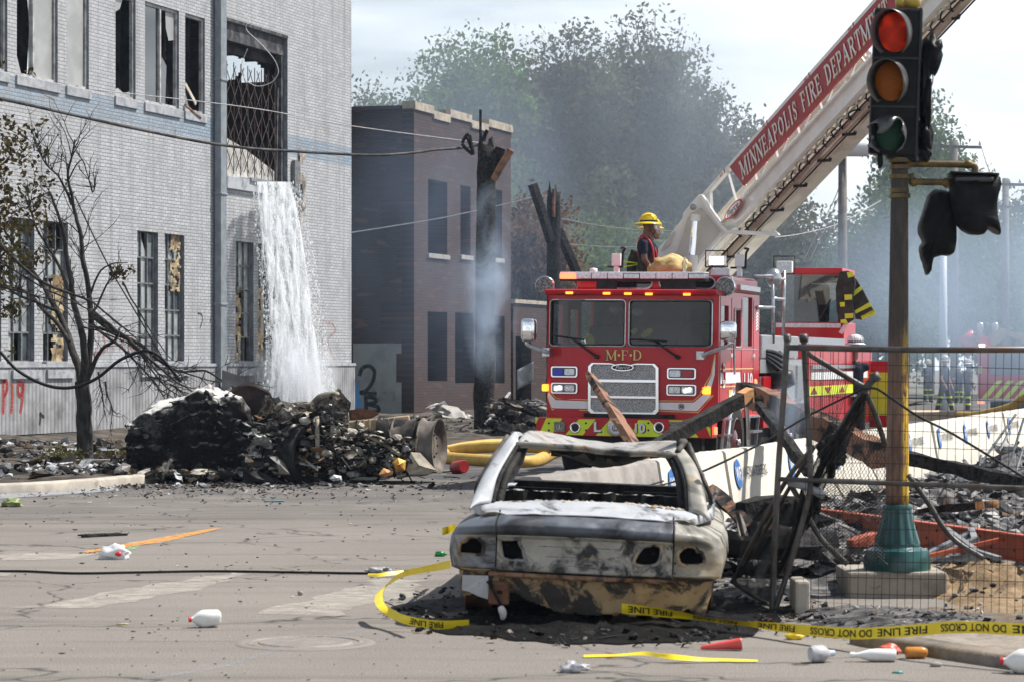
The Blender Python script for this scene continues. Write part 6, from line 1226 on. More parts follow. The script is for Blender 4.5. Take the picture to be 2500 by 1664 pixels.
q.bar(A[0],A[1],.05,.03);q.bar(P(2268,1366,19.9),P(2385,1313,20.2),.05,.03);q.bar(P(2370,1292,20.4),P(2383,1326,20.2),.05,.04);q.bar(P(2310,1290,20.2),P(2385,1345,19.6),.04,.03);q.bar(P(2385,1345,19.6),P(2440,1362,19.4),.05,.03)
for i in range(16):q.bar(A[0].lerp(A[2],i/16)+V((0,0,-.05)),P(2395,1368,19.3).lerp(A[1],i/30),.006)
tag(q.build('bent_grating',M_GALV),'bent grey metal frame and grating lying right of the teal pole base','metal frame')
q=MB();q.bar(P(2250,1360,19.7),P(2450,1314,20),.03,.03);tag(q.build('red_rod',M_STB),'thin orange-red rod lying across the bent grey metal frame','rod')
q=MB()
for a,b in(((2395,1130),(2480,1010)),((2450,1180),(2500,1020)),((2380,1200),(2395,1110)),((2480,1150),(2498,1090)),((2440,1100),(2470,1040))):q.tube([P(*a,30),P(*b,30.3)],.015,5)
tag(q.build('bent_rods',M_GALV),'thin bent metal rods sticking up out of the rubble at the right edge','rods')
# ================================================================ concrete footing, pole and traffic signal
DP=19.5;pc=P(2190,1393,DP);pc.z=0;FT=.19
q=MB();q.bx(pc.x-.39,pc.x+.33,pc.y-.24,pc.y+.5,-.12,FT)
ftg=q.build('concrete_footing',mat('stained_concrete',(.32,.285,.235),(.21,.19,.155),.85,scale=5,bmp=.5,bs=40,c3=(.05,.045,.04),s3=4,lo3=.62,hi3=.7),bevel=.02);tag(ftg,'square stained concrete footing under the teal pole base','footing')
q=MB();p=G(1960,1500);q.bx(p.x-.05,p.x+.05,p.y,p.y+.4,-.1,.23);tag(q.build('kerb_stub',M_KERB,bevel=.02),'broken concrete kerb stub standing left of the footing behind the fence','kerb stub')
tp=thing('signal_pole','fluted yellow pole with teal flared base, its upper half burnt black','pole',(pc.x,pc.y,FT));PMx=Matrix.Translation((pc.x,pc.y,FT))
Zp=lambda y8:(1050+y8/2.554)
def hz(y8):return CH-(Zp(y8)-HY)*DP/F-FT
rz_=lambda px:px/2.554/F*DP/2
fl8=lambda a,h:1+(.035 if True else 0)*max(0,math.cos(4*a))*(1 if h<hz(735)else 0)
q=MB();q.lathe([(rz_(404),0),(rz_(404),hz(800)),(rz_(392),hz(775)),(rz_(372),hz(742)),(rz_(340),hz(735))],PMx,48,fl8,cap=False);q.lathe([(rz_(345),hz(738)),(rz_(290),hz(722)),(rz_(282),hz(700))],PMx,48,cap=False)
q.lathe([(rz_(282),hz(702)),(rz_(250),hz(650)),(rz_(222),hz(600)),(rz_(198),hz(550)),(rz_(180),hz(490))],PMx,96,lambda a,h:1+.035*math.cos(12*a),cap=False);q.lathe([(rz_(182),hz(492)),(rz_(190),hz(478)),(rz_(180),hz(464)),(rz_(150),hz(458))],PMx,48,cap=False)
q.build('base',mat('teal_paint',(.007,.055,.056),(.012,.082,.080),.32,scale=4,c3=(.06,.045,.03),s3=7,lo3=.60,hi3=.68,bmp=.2,coat=.2),tp,smooth=True,auto=40)
def polem():
 m,t,b,o=newmat('peeling_yellow_paint');v=objco(t,(1,1,.25));s=t.nodes.new('ShaderNodeSeparateXYZ');t.links.new(objco(t),s.inputs[0])
 c=mixc(t,ramp(t,noise_out(t,v,9,8,.7),[(.40,0.0),(.50,1.0)]),(.60,.38,.02),(.66,.42,.03));c=mixc(t,ramp(t,noise_out(t,v,16,7,.7),[(.52,0.0),(.56,.9)]),c,(.22,.10,.05))
 c=mixc(t,ramp(t,noise_out(t,v,22,6,.7),[(.60,0.0),(.62,1.0)]),c,(.035,.03,.027))
 mr=nn(t,'ShaderNodeMath',operation='MULTIPLY_ADD');mr.inputs[1].default_value=1.5;t.links.new(noise_out(t,v,4,7,.7),mr.inputs[0]);t.links.new(s.outputs['Z'],mr.inputs[2])
 k=nn(t,'ShaderNodeMapRange');k.inputs['From Min'].default_value=1.9;k.inputs['From Max'].default_value=2.6;k.inputs['To Max'].default_value=.97;t.links.new(mr.outputs[0],k.inputs[0])
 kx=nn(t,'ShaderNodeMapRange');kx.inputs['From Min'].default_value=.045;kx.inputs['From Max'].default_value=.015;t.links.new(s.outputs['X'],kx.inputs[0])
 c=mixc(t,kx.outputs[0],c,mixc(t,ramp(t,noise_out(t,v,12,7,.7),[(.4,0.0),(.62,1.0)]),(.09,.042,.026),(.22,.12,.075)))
 c=mixc(t,k.outputs[0],c,mixc(t,ramp(t,noise_out(t,v,10,7,.7),[(.5,0.0),(.62,1.0)]),(.010,.008,.007),(.035,.022,.012)));t.links.new(c,b.inputs['Base Color']);b.inputs['Roughness'].default_value=.5;bump(t,b,noise_out(t,v,20,6),.5,.008);return m
q=MB();Ht=CH+(HY-z5(0,960)[1])*DP/F-FT;tilt=Matrix.Shear('XY',4,(0.0,0));rows_=[(rz_(142)*(1-.30*k/30),hz(462)+(Ht-hz(462))*k/30)for k in range(31)]
dxp=(z5(1217,0)[0]-2190)/F*DP
q.lathe(rows_,PMx,64,lambda a,h:1+.045*math.cos(16*a));
for i,p in enumerate(q.v):q.v[i]=p+V((dxp*max(0,(p.z-FT-hz(462))/(Ht-hz(462))),0,0))
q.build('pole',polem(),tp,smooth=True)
tpx=pc.x+dxp;q=MB()
for h,r_ in((Ht-.26,.078),(Ht-.22,.07),(Ht-.12,.08),(Ht-.05,.075),(Ht-.0,.085)):q.lathe([(.05,h-.02),(r_,h-.015),(r_,h+.015),(.05,h+.02)],Matrix.Translation((tpx,pc.y,FT)),24)
q.build('collar',mat('burnt_yellow_iron',(.05,.035,.015),(.14,.09,.02),.5,.3,scale=8),tp,smooth=True,auto=40)
MY=mat('burnt_yellow_iron',(.1,.08,.02))
Z5=lambda u,v,d=0:P(*z5(u,v),DP+d)
q=MB();q.tube(curve_pts([Z5(1230,985),Z5(1300,980),Z5(1610,985),Z5(1650,990),Z5(1665,1005),Z5(1668,1060)],5),.026,10);q.tube(curve_pts([Z5(1285,1040),Z5(1290,1075),Z5(1310,1088),Z5(1460,1090),Z5(1500,1095),Z5(1505,1125)],5),.026,10)
for a in((1625,985),(1495,1092),(1300,1088)):q.blob(Z5(*a),(.04,.036,.036),2,.05)
q.build('pipe_bracket',MY,tp,smooth=True)
M_MELT=mat('melted_black_plastic',(.005,.005,.006),(.014,.014,.015),.45,scale=6,bmp=.5,bs=12,c3=(.06,.058,.055),s3=8,lo3=.70,hi3=.80,spec=.1)
SH=thing('traffic_signal','black three-lamp traffic signal with sun-glared red lens and a melted lower hood','traffic signal',Z5(1190,930));D0=-.12
FR=[Z5(1068,45,D0),Z5(1358,48,D0+.03),Z5(1325,945,D0+.03),Z5(1030,915,D0)]
q=MB();bk=V((.02,.20,0));q.add(FR+[p+bk for p in FR],[(0,1,2,3),(7,6,5,4),(0,4,5,1),(1,5,6,2),(2,6,7,3),(3,7,4,0)]);hsg=q.build('housing',M_MELT,SH,bevel=.02)
q=MB()
for v0 in(345,635):a_,b_=Z5(1052 if v0<400 else 1040,v0,D0-.004),Z5(1345 if v0<400 else 1335,v0+5,D0+.026);q.bar(a_,b_,.012,.012)
q.bar(FR[1]+V((-.015,-.006,0)),FR[2]+V((-.015,-.006,0)),.012);q.build('joint',mat('edge_black',(.035,.035,.036),rough=.4),hsg)
def lens_mat(name,c,es):
 m,t,b,o=newmat(name);v=objco(t);k=nn(t,'ShaderNodeTexVoronoi',Scale=110.0);t.links.new(v,k.inputs['Vector'])
 b.inputs['Base Color'].default_value=c4(c);b.inputs['Roughness'].default_value=.5;b.inputs['Specular IOR Level'].default_value=.25
 g_=ramp(t,noise_out(t,v,7,2),[(.48,.10),(.66,1.0)]);ml=nn(t,'ShaderNodeMath',operation='MULTIPLY');ml.inputs[1].default_value=es;t.links.new(g_,ml.inputs[0]);b.inputs['Emission Color'].default_value=c4(c);t.links.new(ml.outputs[0],b.inputs['Emission Strength']);bump(t,b,k.outputs['Distance'],.5,.01);return m  # patchy emission paints sun glare into the lens colour
for(u,v),ru,rv,nm,lm in(((1188,192),96,120,'red_lens',lens_mat('glare_red_lens',(.45,.022,.004),.40)),((1166,486),94,118,'amber_lens',lens_mat('amber_lens',(.26,.07,.003),.07)),((1160,795),92,105,'green_lens',lens_mat('green_lens',(.005,.035,.02),.03))):
 c=Z5(u,v,D0-.012);rx,rz2=ru/2.45/F*DP,rv/2.45/F*DP;Mx=Matrix.Translation(c)@Matrix.Rotation(R(90),4,'X')@Matrix.Diagonal((rx,rz2,1,1))
 q=MB();q.lathe([(1.0,-.005),(.8,.018),(.45,.032),(0,.036)],Mx,32,cap=False);q.build(nm,lm,SH,smooth=True)
 q=MB();n=34;vs=[];melt=nm=='green_lens'
 for j,(rf,ln)in enumerate(((1.12,-.02),(1.15,.09),(1.16,.18))):
  for k in range(n):
   a=R(-58)+R(296)*k/(n-1);y=ln*(1-.45*max(0,-math.sin(a)))if j else ln
   if j==2 and melt:y*=.55+.5*nz((math.cos(a)*2,math.sin(a)*2,3))
   ax_,az_=math.cos(a)*rx*rf,math.sin(a)*rz2*rf
   if melt and j:az_-=.07*math.exp(-((a-1.7)/.45)**2)*j;ax_+=.025*j*nz((a*2,1,j))
   vs.append(c+V((ax_-.40*(y if j else 0),-y,az_-.012*j)))
 q.add(vs,[(j*n+k,j*n+k+1,(j+1)*n+k+1,(j+1)*n+k)for j in range(2)for k in range(n-1)]);q.build('visor',mat('visor_grey',(.05,.05,.052),(.09,.09,.09),.33,scale=8,spec=.5),SH,smooth=True,solid=.004)
q=MB()
for k,(u,v,sx_,sz_)in enumerate(((1372,620,.05,.28),(1400,330,.09,.16),(1368,830,.07,.16),(1355,480,.05,.2),(1365,930,.05,.08))):q.blob(Z5(u,v,.05),(sx_*.8,.12,sz_*.9),3,.5,2.0,seed=k+3)
q.blob(Z5(1098,960,-.06),(.022,.03,.06),2,.3,seed=2);q.tube(curve_pts([Z5(1360,380,0),Z5(1410,440,0),Z5(1412,500,0),Z5(1388,550,0)],5),.004,4);q.tube([Z5(1395,400,0),Z5(1420,440,0)],[.02,.003],5)
q.build('melted_side_hood',M_MELT,SH,smooth=True)
q=MB();q.bar(Z5(1140,930,0),Z5(1310,945,0),.14,.05);q.tube([Z5(1217,990,0),Z5(1217,920,0)],.05,12);q.build('mount',M_MELT,SH)
q=MB();q.tube([Z5(1195,20,0),Z5(1250,18,0)],.045,12);q.tube([Z5(1290,45,0),Z5(1285,-40,0)],.04,12);q.blob(Z5(1290,10,0),(.07,.07,.06),2,.1);q.build('top_fitting',mat('yellow_cast_iron',(.45,.30,.04),(.3,.2,.03),.45,scale=8),SH,smooth=True)
def melted(lab,px,D,top_,seed,th=.28):
 A=[P(*z5(*p),DP+D)for p in px];t_=thing('pedestrian_signal',lab,'pedestrian signal',P(*z5(*px[0]),DP+D));q=MB();N=60;cyc=curve_pts(A+[A[0]],6)[:-1]
 c=sum(A,V())/len(A);vs=[];rings=[(.0,0),(.55,-.0),(.92,.02),(1.0,.1),(1.0,th*.7),(.9,th),(.5,th+.02),(0.0,th+.02)]
 for f,y in rings:
  for p in cyc:w=c+(p-c)*max(f,.01);vs.append(w+V((0,y-.05+.02*nz((w.x*14,w.z*14,seed),1,3),.008*nz((w.x*9,w.z*9,y*9+seed)))))
 n=len(cyc);q.add(vs,[(j*n+k,j*n+(k+1)%n,(j+1)*n+(k+1)%n,(j+1)*n+k)for j in range(len(rings)-1)for k in range(n)]);q.build('housing',M_MELT,t_,smooth=True);return t_
t_=melted('melted box-shaped pedestrian signal sagging below the upper pipe bracket',[(1520,1032),(1812,1042),(1806,1200),(1812,1300),(1828,1395),(1790,1375),(1755,1362),(1735,1395),(1690,1402),(1640,1395),(1590,1360),(1560,1310),(1540,1200)],-.05,0,4)
q=MB();q.add([Z5(1518,1030,-.12),Z5(1812,1042,-.12),Z5(1812,1052,.25),Z5(1518,1042,.25)],[(0,1,2,3)]);q.grid(lambda u,v:Z5(1550+230*u,1055+35*v+8*nz((u*5,v,1)),-.115-.02*math.sin(v*3)),12,4);q.build('lip',mat('shiny_melt',(.03,.03,.032),rough=.22),t_,smooth=True,solid=.008)
melted('melted pedestrian signal drooping to a drip on the lower pipe bracket',[(1400,1160),(1440,1130),(1500,1140),(1545,1170),(1560,1300),(1562,1450),(1540,1520),(1460,1528),(1425,1545),(1408,1590),(1398,1640),(1385,1640),(1372,1580),(1355,1530),(1350,1480),(1368,1440),(1345,1380),(1345,1330),(1365,1270)],.12,0,8)
# ================================================================ temporary fence panel and collapsed chain link
zF=lambda x,y:(1740+x/2.01,780+y/2.01)
FD=lambda sx:18.15-(sx-1880)/620*.9
def FP(x,y,d=0):a=zF(x,y);return P(*a,FD(a[0])+d)
def FS(sx,sy,d=0):return P(sx,sy,FD(sx)+d)
fp=thing('fence_panel','tall temporary wire fence panel with dark tube frame in front of the yellow pole','fence',FP(285,1480))
q=MB();q.tube(curve_pts([FP(366,88),FP(346,400),FP(328,640),FP(312,920),FP(288,1482)],5),.021,10);q.tube([FP(360,136),FP(700,143),FP(1005,148),FS(2560,853)],.021,10);q.tube([FP(318,780),FP(640,793),FP(1005,806),FS(2560,1192)],.017,10);q.tube([FP(296,1424),FP(1005,1472),FS(2400,1520),FS(2560,1532)],.02,10)
q.build('frame',M_STEEL,fp,smooth=True)
q=MB();q.tube(curve_pts([FP(446,85,.12),FP(462,400,.12),FP(478,700,.12),FP(474,850,.1),FP(420,1060,.06),FP(360,1260,.03),FP(300,1440,.0)],5),.02,10);q.tube([FP(432,92,.12),FP(462,92,.12)],.03,8);q.tube([FP(355,92),FP(378,92)],.03,8);q.build('post',M_STEEL,fp,smooth=True)
q=MB();sx=1965
while sx<2560:
 lean=-14*max(0,(sx-2120)/380)*0+-10;sw=3*math.sin(sx*.03);q.tube([FS(sx+6,852+(sx-1950)*.004),FS(sx+sw,1170),FS(sx-6,1505)],.0018,4,False);sx+=19.2
for sy_ in range(892,1510,40):q.tube([FS(1965,sy_-6),FS(2250,sy_),FS(2560,sy_+9)],.0020,4,False)
q.build('wire_mesh',M_CABLE,fp,norm=False)
cl_=thing('chain_link_fence','collapsed burnt chain link fence with bent tubes tangled beside the burned car','fence',FP(280,1480,.5))
q=MB()
for pts,r_ in(([(468,165,.3),(600,245,.3),(745,330,.35)],.02),([(800,272,.35),(770,310,.35),(745,345,.35),(640,520,.4),(545,700,.45),(480,850,.5)],.026),([(750,350,.35),(800,470,.5),(845,610,.7)],.02),([(480,640,.3),(390,745,.3),(300,890,.35),(190,1100,.4),(95,1290,.5)],.017),([(372,790,.4),(440,910,.4),(530,1070,.5),(660,1198,.6)],.02),([(100,1285,.5),(180,1340,.4),(272,1398,.3)],.017),([(545,700,.45),(430,1000,.5),(320,1250,.5)],.02),([(120,940,.9),(150,1060,.9)],.015),([(500,620,.35),(390,800,.4),(240,1060,.5),(130,1260,.6)],.015),([(960,760,.9),(1060,900,.9),(1120,1000,.9),(1200,1090,.9),(1330,1170,.9)],.02)):q.tube(curve_pts([FP(*p)for p in pts],5),r_,9)
q.tube([FP(790,262,.35),FP(806,300,.35)],.035,8);q.build('bent_tube',M_STEEL,cl_,smooth=True)
q=MB();q.tube([FP(375,795,.3),FP(460,815,.3),FP(545,860,.3)],.03,9);q.build('pale_tube',M_GALV,cl_,smooth=True)
q=MB();q.tube(curve_pts([FP(-60,745,3),FP(0,720,2.5),FP(240,605,1.5),FP(470,470,.6),FP(740,338,.3)],6),.008,5);q.tube(curve_pts([FP(745,338,.3),FP(800,336,.2),FP(860,372,.1),FP(1005,470,-.1),FS(2330,1060),FS(2510,1170)],6),.009,5);q.tube(curve_pts([P(1620,1173,22),P(1560,1192,21.5),P(1640,1176,22),P(1722,1147,21.5),P(1842,1090,19.5)],6),.008,5);q.build('tension_wire',M_CABLE,cl_,smooth=True)
def net(q,fn,nu,nv,r_,dia=True,n=26):
 for k in range(-nv,nu+1):
  for sg in(1,-1):
   pts=[]
   for j in range(n+1):
    v=j/n;u=(k+v*nv)/nu if sg>0 else(k+(1-v)*nv)/nu
    if 0<=u<=1:pts.append(fn(u,v))
   if len(pts)>1:q.tube(pts,r_,3,False)
def interp(L,v):
 v*=len(L)-1;i=min(len(L)-2,int(v));k=v-i;return tuple(L[i][j]+(L[i+1][j]-L[i][j])*k for j in range(len(L[0])))
edgL=[(730,360),(640,500),(520,650),(470,780),(420,920),(380,1080),(300,1250)];edgR=[(765,365),(700,500),(620,700),(560,800),(510,920),(440,1060),(370,1220)]
def bundle(u,v):a,b=interp(edgL,v),interp(edgR,v);x=a[0]+(b[0]-a[0])*u;y=a[1]+(b[1]-a[1])*u;return FP(x+9*math.sin(u*19+v*7),y,.45+.14*math.sin(u*16+v*5)+.05*nz((u*5,v*9,1)))
q=MB();net(q,bundle,42,80,.0024,n=60)
eL=[(250,900),(170,1010),(130,1120),(100,1290)];eR=[(420,900),(400,1040),(360,1180),(280,1400)]
def skirt(u,v):a,b=interp(eL,v),interp(eR,v);return FP(a[0]+(b[0]-a[0])*u,a[1]+(b[1]-a[1])*u,.6+.12*math.sin(u*11+v*4)+.05*nz((u*4,v*4,3)))
net(q,skirt,30,44,.0026,n=40)
eL=[(735,360),(640,560),(560,800),(520,900)];eR=[(770,360),(850,560),(860,800),(860,1000)]
def openn(u,v):a,b=interp(eL,v),interp(eR,v);return FP(a[0]+(b[0]-a[0])*u,a[1]+(b[1]-a[1])*u,.55+.06*nz((u*3,v*3,5)))
net(q,openn,16,22,.0019,n=30)
eL=[(480,780),(470,1000),(480,1190)];eR=[(800,830),(840,1000),(860,1200)]
net(q,lambda u,v:(lambda a,b:FP(a[0]+(b[0]-a[0])*u,a[1]+(b[1]-a[1])*u,.7+.08*nz((u*3,v*3,7))))(interp(eL,v),interp(eR,v)),20,22,.0017,n=26)
eL=[(480,180),(480,420),(500,700)];eR=[(650,270),(640,420),(600,560)]
for i in range(18):
 u=i/17;q.tube([FP(480+190*u,180+100*u,.2),FP(485+150*u,420,.22),FP(490+110*u,640-100*u,.24)],.0018,4,False)
q.build('chain_mesh',M_CABLE,cl_,norm=False)
q=MB();rr=random.Random(3)
for k in range(9):v=rr.random();a,b=interp(edgL,v),interp(edgR,v);f=rr.random();q.blob(FP(a[0]+(b[0]-a[0])*f,a[1]+(b[1]-a[1])*f,.55),(.02+.03*rr.random(),.03,.04+.05*rr.random()),2,.6,2,None,k)
for k,(x,y,s)in enumerate(((590,600,.07),(620,660,.05),(560,640,.06))):q.blob(FP(x,y,.7),(s,.03,s*1.4),3,.8,2.5,None,k+40)
q.build('melted_screen',M_CHAR,cl_)
q=MB();p=P(2365,1512,17.9);q.add([p+V((-.04,0,.02)),p+V((.01,0,.02)),p+V((.02,.01,.07)),p+V((.0,.01,.05))],[(0,1,2,3)]);q.tube([p+V((.015,0,.07)),p+V((.02,0,-.04))],.002,4);tag(q.build('marker_flag',mat('red_flag',(.75,.03,.02),rough=.6)),'tiny red marker flag standing in the sand behind the tape','flag')
# ================================================================ firefighters and engine far down the street
zG=lambda x,y:(2150+x/5.226,780+y/5.226)
M_BLUEH=mat('pale_blue_cap',(.45,.55,.65),rough=.6)
def farman(label,cx,ytop,ybot,pose,skin,hat,turn=0):
 D=F*CH/(zG(0,ybot)[1]-HY);base=P(*zG(cx,ybot),D);H=CH-(zG(0,ytop)[1]-HY)*D/F;s=H/1.82;Mx=Matrix.Translation(base)@Matrix.Rotation(turn,4,'Z')@Matrix.Scale(s,4);L=lambda x,y,z:Mx@V((x,y,z));pr=[]
 J=pose;pr+=[(L(.0,0,1.66),L(.01,.0,1.7),.085*s,.09*s,0),(L(0,0,1.5),L(0,0,1.6),.055*s,.055*s,0),(L(0,-.17,1.43),L(0,.17,1.43),.075*s,.075*s,1),(L(0,-.08,1.35),L(0,-.07,1.05),.125*s,.12*s,1),(L(0,.08,1.35),L(0,.07,1.05),.125*s,.12*s,1)]
 for sg in(-1,1):
  st=J['step']*sg;pr+=[(L(0,sg*.09,.95),L(st*.5,sg*.1,.5),.11*s,.085*s,2),(L(st*.5,sg*.1,.5),L(st,sg*.11,.1),.085*s,.065*s,2),(L(st-.03,sg*.11,.05),L(st+.18,sg*.11,.04),.05*s,.045*s,3)]
  e,w_=J['arm'][(sg+1)//2];a0_=(0,sg*.22,1.42);mid=tuple((a+b)/2 for a,b in zip(a0_,(e[0],sg*e[1],e[2])));pr+=[(L(*a0_),L(*mid),.065*s,.058*s,1),(L(*mid),L(e[0],sg*e[1],e[2]),.048*s,.045*s,0),(L(e[0],sg*e[1],e[2]),L(w_[0],sg*w_[1],w_[2]),.045*s,.035*s,0)]
  hw=L(w_[0],sg*w_[1],w_[2]);dr=(hw-L(e[0],sg*e[1],e[2])).normalized();hand(pr,hw,dr,V((0,-.3,1)),V((0,1,0)),0,s)
 t_=person(label,pr,[skin,M_NAVY,M_BUNK,M_BLACK],base=base,vox=.02,group='firefighters on foot down the street')
 q=MB()
 for sg in(-1,1):
  st=J['step']*sg
  for z in(.32,.55):q.lathe([(.102,-.03),(.100,.03)],Mx@Matrix.Translation((st*(.95-z)/.85,sg*.105,z)),14,cap=False)
 q.build('reflective_band',M_YEL,t_,smooth=True,split=True)
 if hat:helmet(t_,L(0,0,1.74),Mx.to_3x3()@V((1,0,0)),s*1.02,hat,False)
rest=((.02,.27,1.12),(.14,.24,.9));bent=((.0,.28,1.15),(.25,.2,1.2))
farman('distant firefighter in pale helmet nearest the pole with one arm bent',600,515,1050,{'step':.04,'arm':(bent,rest)},M_SKIN,mat('tan_helmet',(.5,.42,.3),rough=.4),-1.2)
farman('distant firefighter striding with head turned, tallest of the group',815,470,1205,{'step':.22,'arm':(rest,rest)},mat('skin_light',(.3,.15,.1)),mat('pale_helmet',(.6,.6,.55),rough=.4),-.6)
farman('distant firefighter in pale blue cap with folded arms',1000,585,1060,{'step':.05,'arm':(bent,bent)},mat('skin_light',(.3,.15,.1)),M_BLUEH,1.9)
farman('distant firefighter in white helmet and red straps looking right',1110,515,1190,{'step':.06,'arm':(rest,rest)},M_SKIN,mat('white_helmet',(.62,.62,.62),rough=.4),.1)
E7=P(*zG(1700,1150),74);EM=frame((E7.x,74,0),-R(10));fe=thing('fire_engine','distant red fire engine seen from behind with red and lime chevrons and a tan cover','fire engine',M=EM)
E=lambda u,v,y=0:Lp(EM,*zG(u,v),1,y)
a,b=E(1240,1000),E(2250,210);zb_=E(1240,1010).z;zt_=E(1240,330).z
q=MB();q.bx(a.x,b.x,0,6,zb_,zt_);q.bx(a.x,a.x+.5,.0,2.5,zt_,b.z);q.build('body',M_RED,fe,local=True,bevel=.05)
q=MB();q.tube([V((a.x-.1,.6,zt_-.2)),V((a.x-.35,.6,zt_+.2)),V((a.x-.1,.6,b.z))],.22,10);q.build('mirror_arm',M_RED,fe,local=True,smooth=True)
q=MB();n=6
for i in range(n):x0=a.x+.1+i*.3;w_=.16;h_=(zb_+E(0,760).z)/2;q.add([V((x0,-.004,zb_+.03)),V((x0+w_,-.004,zb_+.03)),V((x0+w_+.42,-.004,E(0,770).z)),V((x0+.42,-.004,E(0,770).z))],[(0,1,2,3)])
q.add([V((a.x+.02,-.004,E(0,680).z)),V((a.x+.1,-.004,E(0,680).z)),V((a.x+.12,-.004,E(0,590).z)),V((a.x+.02,-.004,E(0,590).z))],[(0,1,2,3)]);q.build('chevron',M_YEL,fe,local=True,norm=False)
p0_,p1_=E(1400,700),E(2300,400);q=MB();q.bx(p0_.x,p1_.x,-.02,.3,p0_.z,p1_.z);q.build('rear_compartment',M_DKGLASS,fe,local=True);q=MB();q.bx(a.x,b.x,-.3,0,zb_-.06,zb_+.02);q.build('step',M_ALU,fe,local=True);q=MB();q.bx(a.x+.6,b.x-.3,.1,6,.2,zb_-.06);q.build('chassis',M_BLACK,fe,local=True)
q=MB();pts=[E(1390,190),E(1540,100),E(1700,160),E(2300,150),E(2300,420),E(1840,300),E(1640,200),E(1420,360)];q.prism([(p.x,p.z)for p in pts],2.5,T=lambda x,z,h:V((x,-.05+h,z)));q.build('canvas_cover',mat('tan_canvas',(.42,.32,.2),(.3,.22,.14),.9,scale=4),fe,local=True)
q=MB();A,B=E(1235,1065,-.2),E(1322,1030,-.2);q.bx(A.x,B.x,-.25,-.1,A.z,B.z);q.build('tail_lamp',M_REDL,fe,local=True);A,B=E(1255,355,-.1),E(1330,312,-.1);q=MB();q.bx(A.x,B.x,-.05,.1,A.z,B.z);q.build('flood_lamp',M_LIT,fe,local=True)
for u in(1270,1460):
 q=MB();p=E(u,100,.1);q.lathe([(.06,-.35),(.06,-.1),(.1,0),(.08,.12),(0,.14)],Matrix.Translation(p),12);q.build('roof_lamp',M_ALU,fe,local=True,smooth=True)
for x in(a.x+.5,b.x-.5):q=MB();q.lathe([(.3,-.15),(.5,-.15),(.52,0),(.5,.15),(.3,.15)],Matrix.Translation((x,1.6,.5))@Matrix.Rotation(R(90),4,'Y'),20);q.build('wheel',M_TYRE,fe,local=True)
hp=curve_pts([P(2560,940,56),P(2500,970,57),P(2470,990,57.5),P(2430,1002,58),P(2380,1012,59),P(2340,1012,60)],6);q=MB();q.tube(hp,.085,9);M_HOSE=mat('yellow_hose',(.50,.325,.06),(.40,.25,.045),.6,scale=4,c3=(.2,.13,.04),s3=3,lo3=.6,hi3=.72,bmp=.2);tag(q.build('fire_hose',M_HOSE,smooth=True),'fat yellow fire hose rising at the right edge beyond the barriers','hose')
q=MB();q.bx(E7.x-2.6,E7.x+.5,76,79,0,.25);tag(q.build('pallet_stack',mat('tan_boards',(.5,.4,.28),(.4,.32,.22),.8)),'low stack of tan boards behind the distant firefighters','boards')
hb=P(2088,845,47);t_=person('firefighter behind the truck trailer with only a white helmet and tan face showing',[(hb+V((0,0,-.02)),hb+V((.01,0,.03)),.085,.09,0),(hb+V((0,0,-.3)),hb+V((0,0,-.12)),.06,.055,0),(hb+V((-.18,0,-.36)),hb+V((.18,0,-.36)),.08,.08,1),(hb+V((0,0,-.4)),hb+V((0,0,-.95)),.15,.14,1)]+[pr for s in(-1,1)for pr in((hb+V((s*.09,0,-.95)),hb+V((s*.1,0,-1.4)),.1,.08,2),(hb+V((s*.1,0,-1.4)),V((hb.x+s*.1,hb.y,.06)),.08,.06,2))],[mat('skin_light',(.3,.15,.1)),M_NAVY,M_BUNK],base=V((hb.x,hb.y,0)),vox=.02);helmet(t_,hb+V((0,0,.07)),(.3,-1,0),1.05,mat('silver_helmet',(.6,.6,.62),rough=.25),False)
# ================================================================ burned sedan
CM=frame(P(1418,879,17.2)*1.0-V((0,0,CH)),-R(4.6),R(2.3));CM=Matrix.Translation((0,0,.0))@CM
car=thing('burned_car','burned-out sedan shell seen from behind, ash white and soot black with empty lamp holes','car',M=CM)
def Cp(sx,sy,ax=1,val=0.0):return Lp(CM,sx,sy,ax,val)
C3=lambda u,v:(1060+u/5.2275,1270+v/5.2275)
C4_=lambda u,v:(1420+u/5.2275,1270+v/5.2275)
def ash_metal(name,base,soot=(.012,.012,.014),tan=(.42,.33,.2),rust=(.16,.07,.03),s=(.48,.62),tn=(.5,.62),rs=(.62,.72),sc=1.0,rough=.55):
 m,t,b,o=newmat(name);v=objco(t,(sc,sc,sc));c=mixc(t,ramp(t,noise_out(t,v,3.2,6,.6,.4),[(.3,0.0),(.7,1.0)]),base,tuple(x*.72 for x in base))
 c=mixc(t,ramp(t,noise_out(t,v,2.0,7,.62,.8),[(tn[0],0.0),(tn[1],.85)]),c,tan)
 mp=nn(t,'ShaderNodeMapping');mp.inputs['Location'].default_value=(3,7,1);t.links.new(v,mp.inputs[0])
 c=mixc(t,ramp(t,noise_out(t,mp.outputs[0],6,8,.7,.5),[(rs[0],0.0),(rs[1],.9)]),c,rust)
 c=mixc(t,ramp(t,noise_out(t,mp.outputs[0],2.6,8,.66,.7),[(s[0],0.0),(s[1],.93)]),c,soot)
 c=mixc(t,ramp(t,noise_out(t,v,38,4,.7),[(.62,0.0),(.7,.5)]),c,soot)
 t.links.new(c,b.inputs['Base Color']);r_=ramp(t,noise_out(t,v,7,5),[(.3,rough-.15),(.7,rough+.2)]);t.links.new(r_,b.inputs['Roughness']);b.inputs['Metallic'].default_value=.1;b.inputs['Specular IOR Level'].default_value=.25
 bump(t,b,noise_out(t,v,26,7,.7),.35,.006);return m
A_WHITE=ash_metal('ash_white_metal',(.42,.44,.47),s=(.55,.67),tn=(.62,.74),rs=(.68,.76))
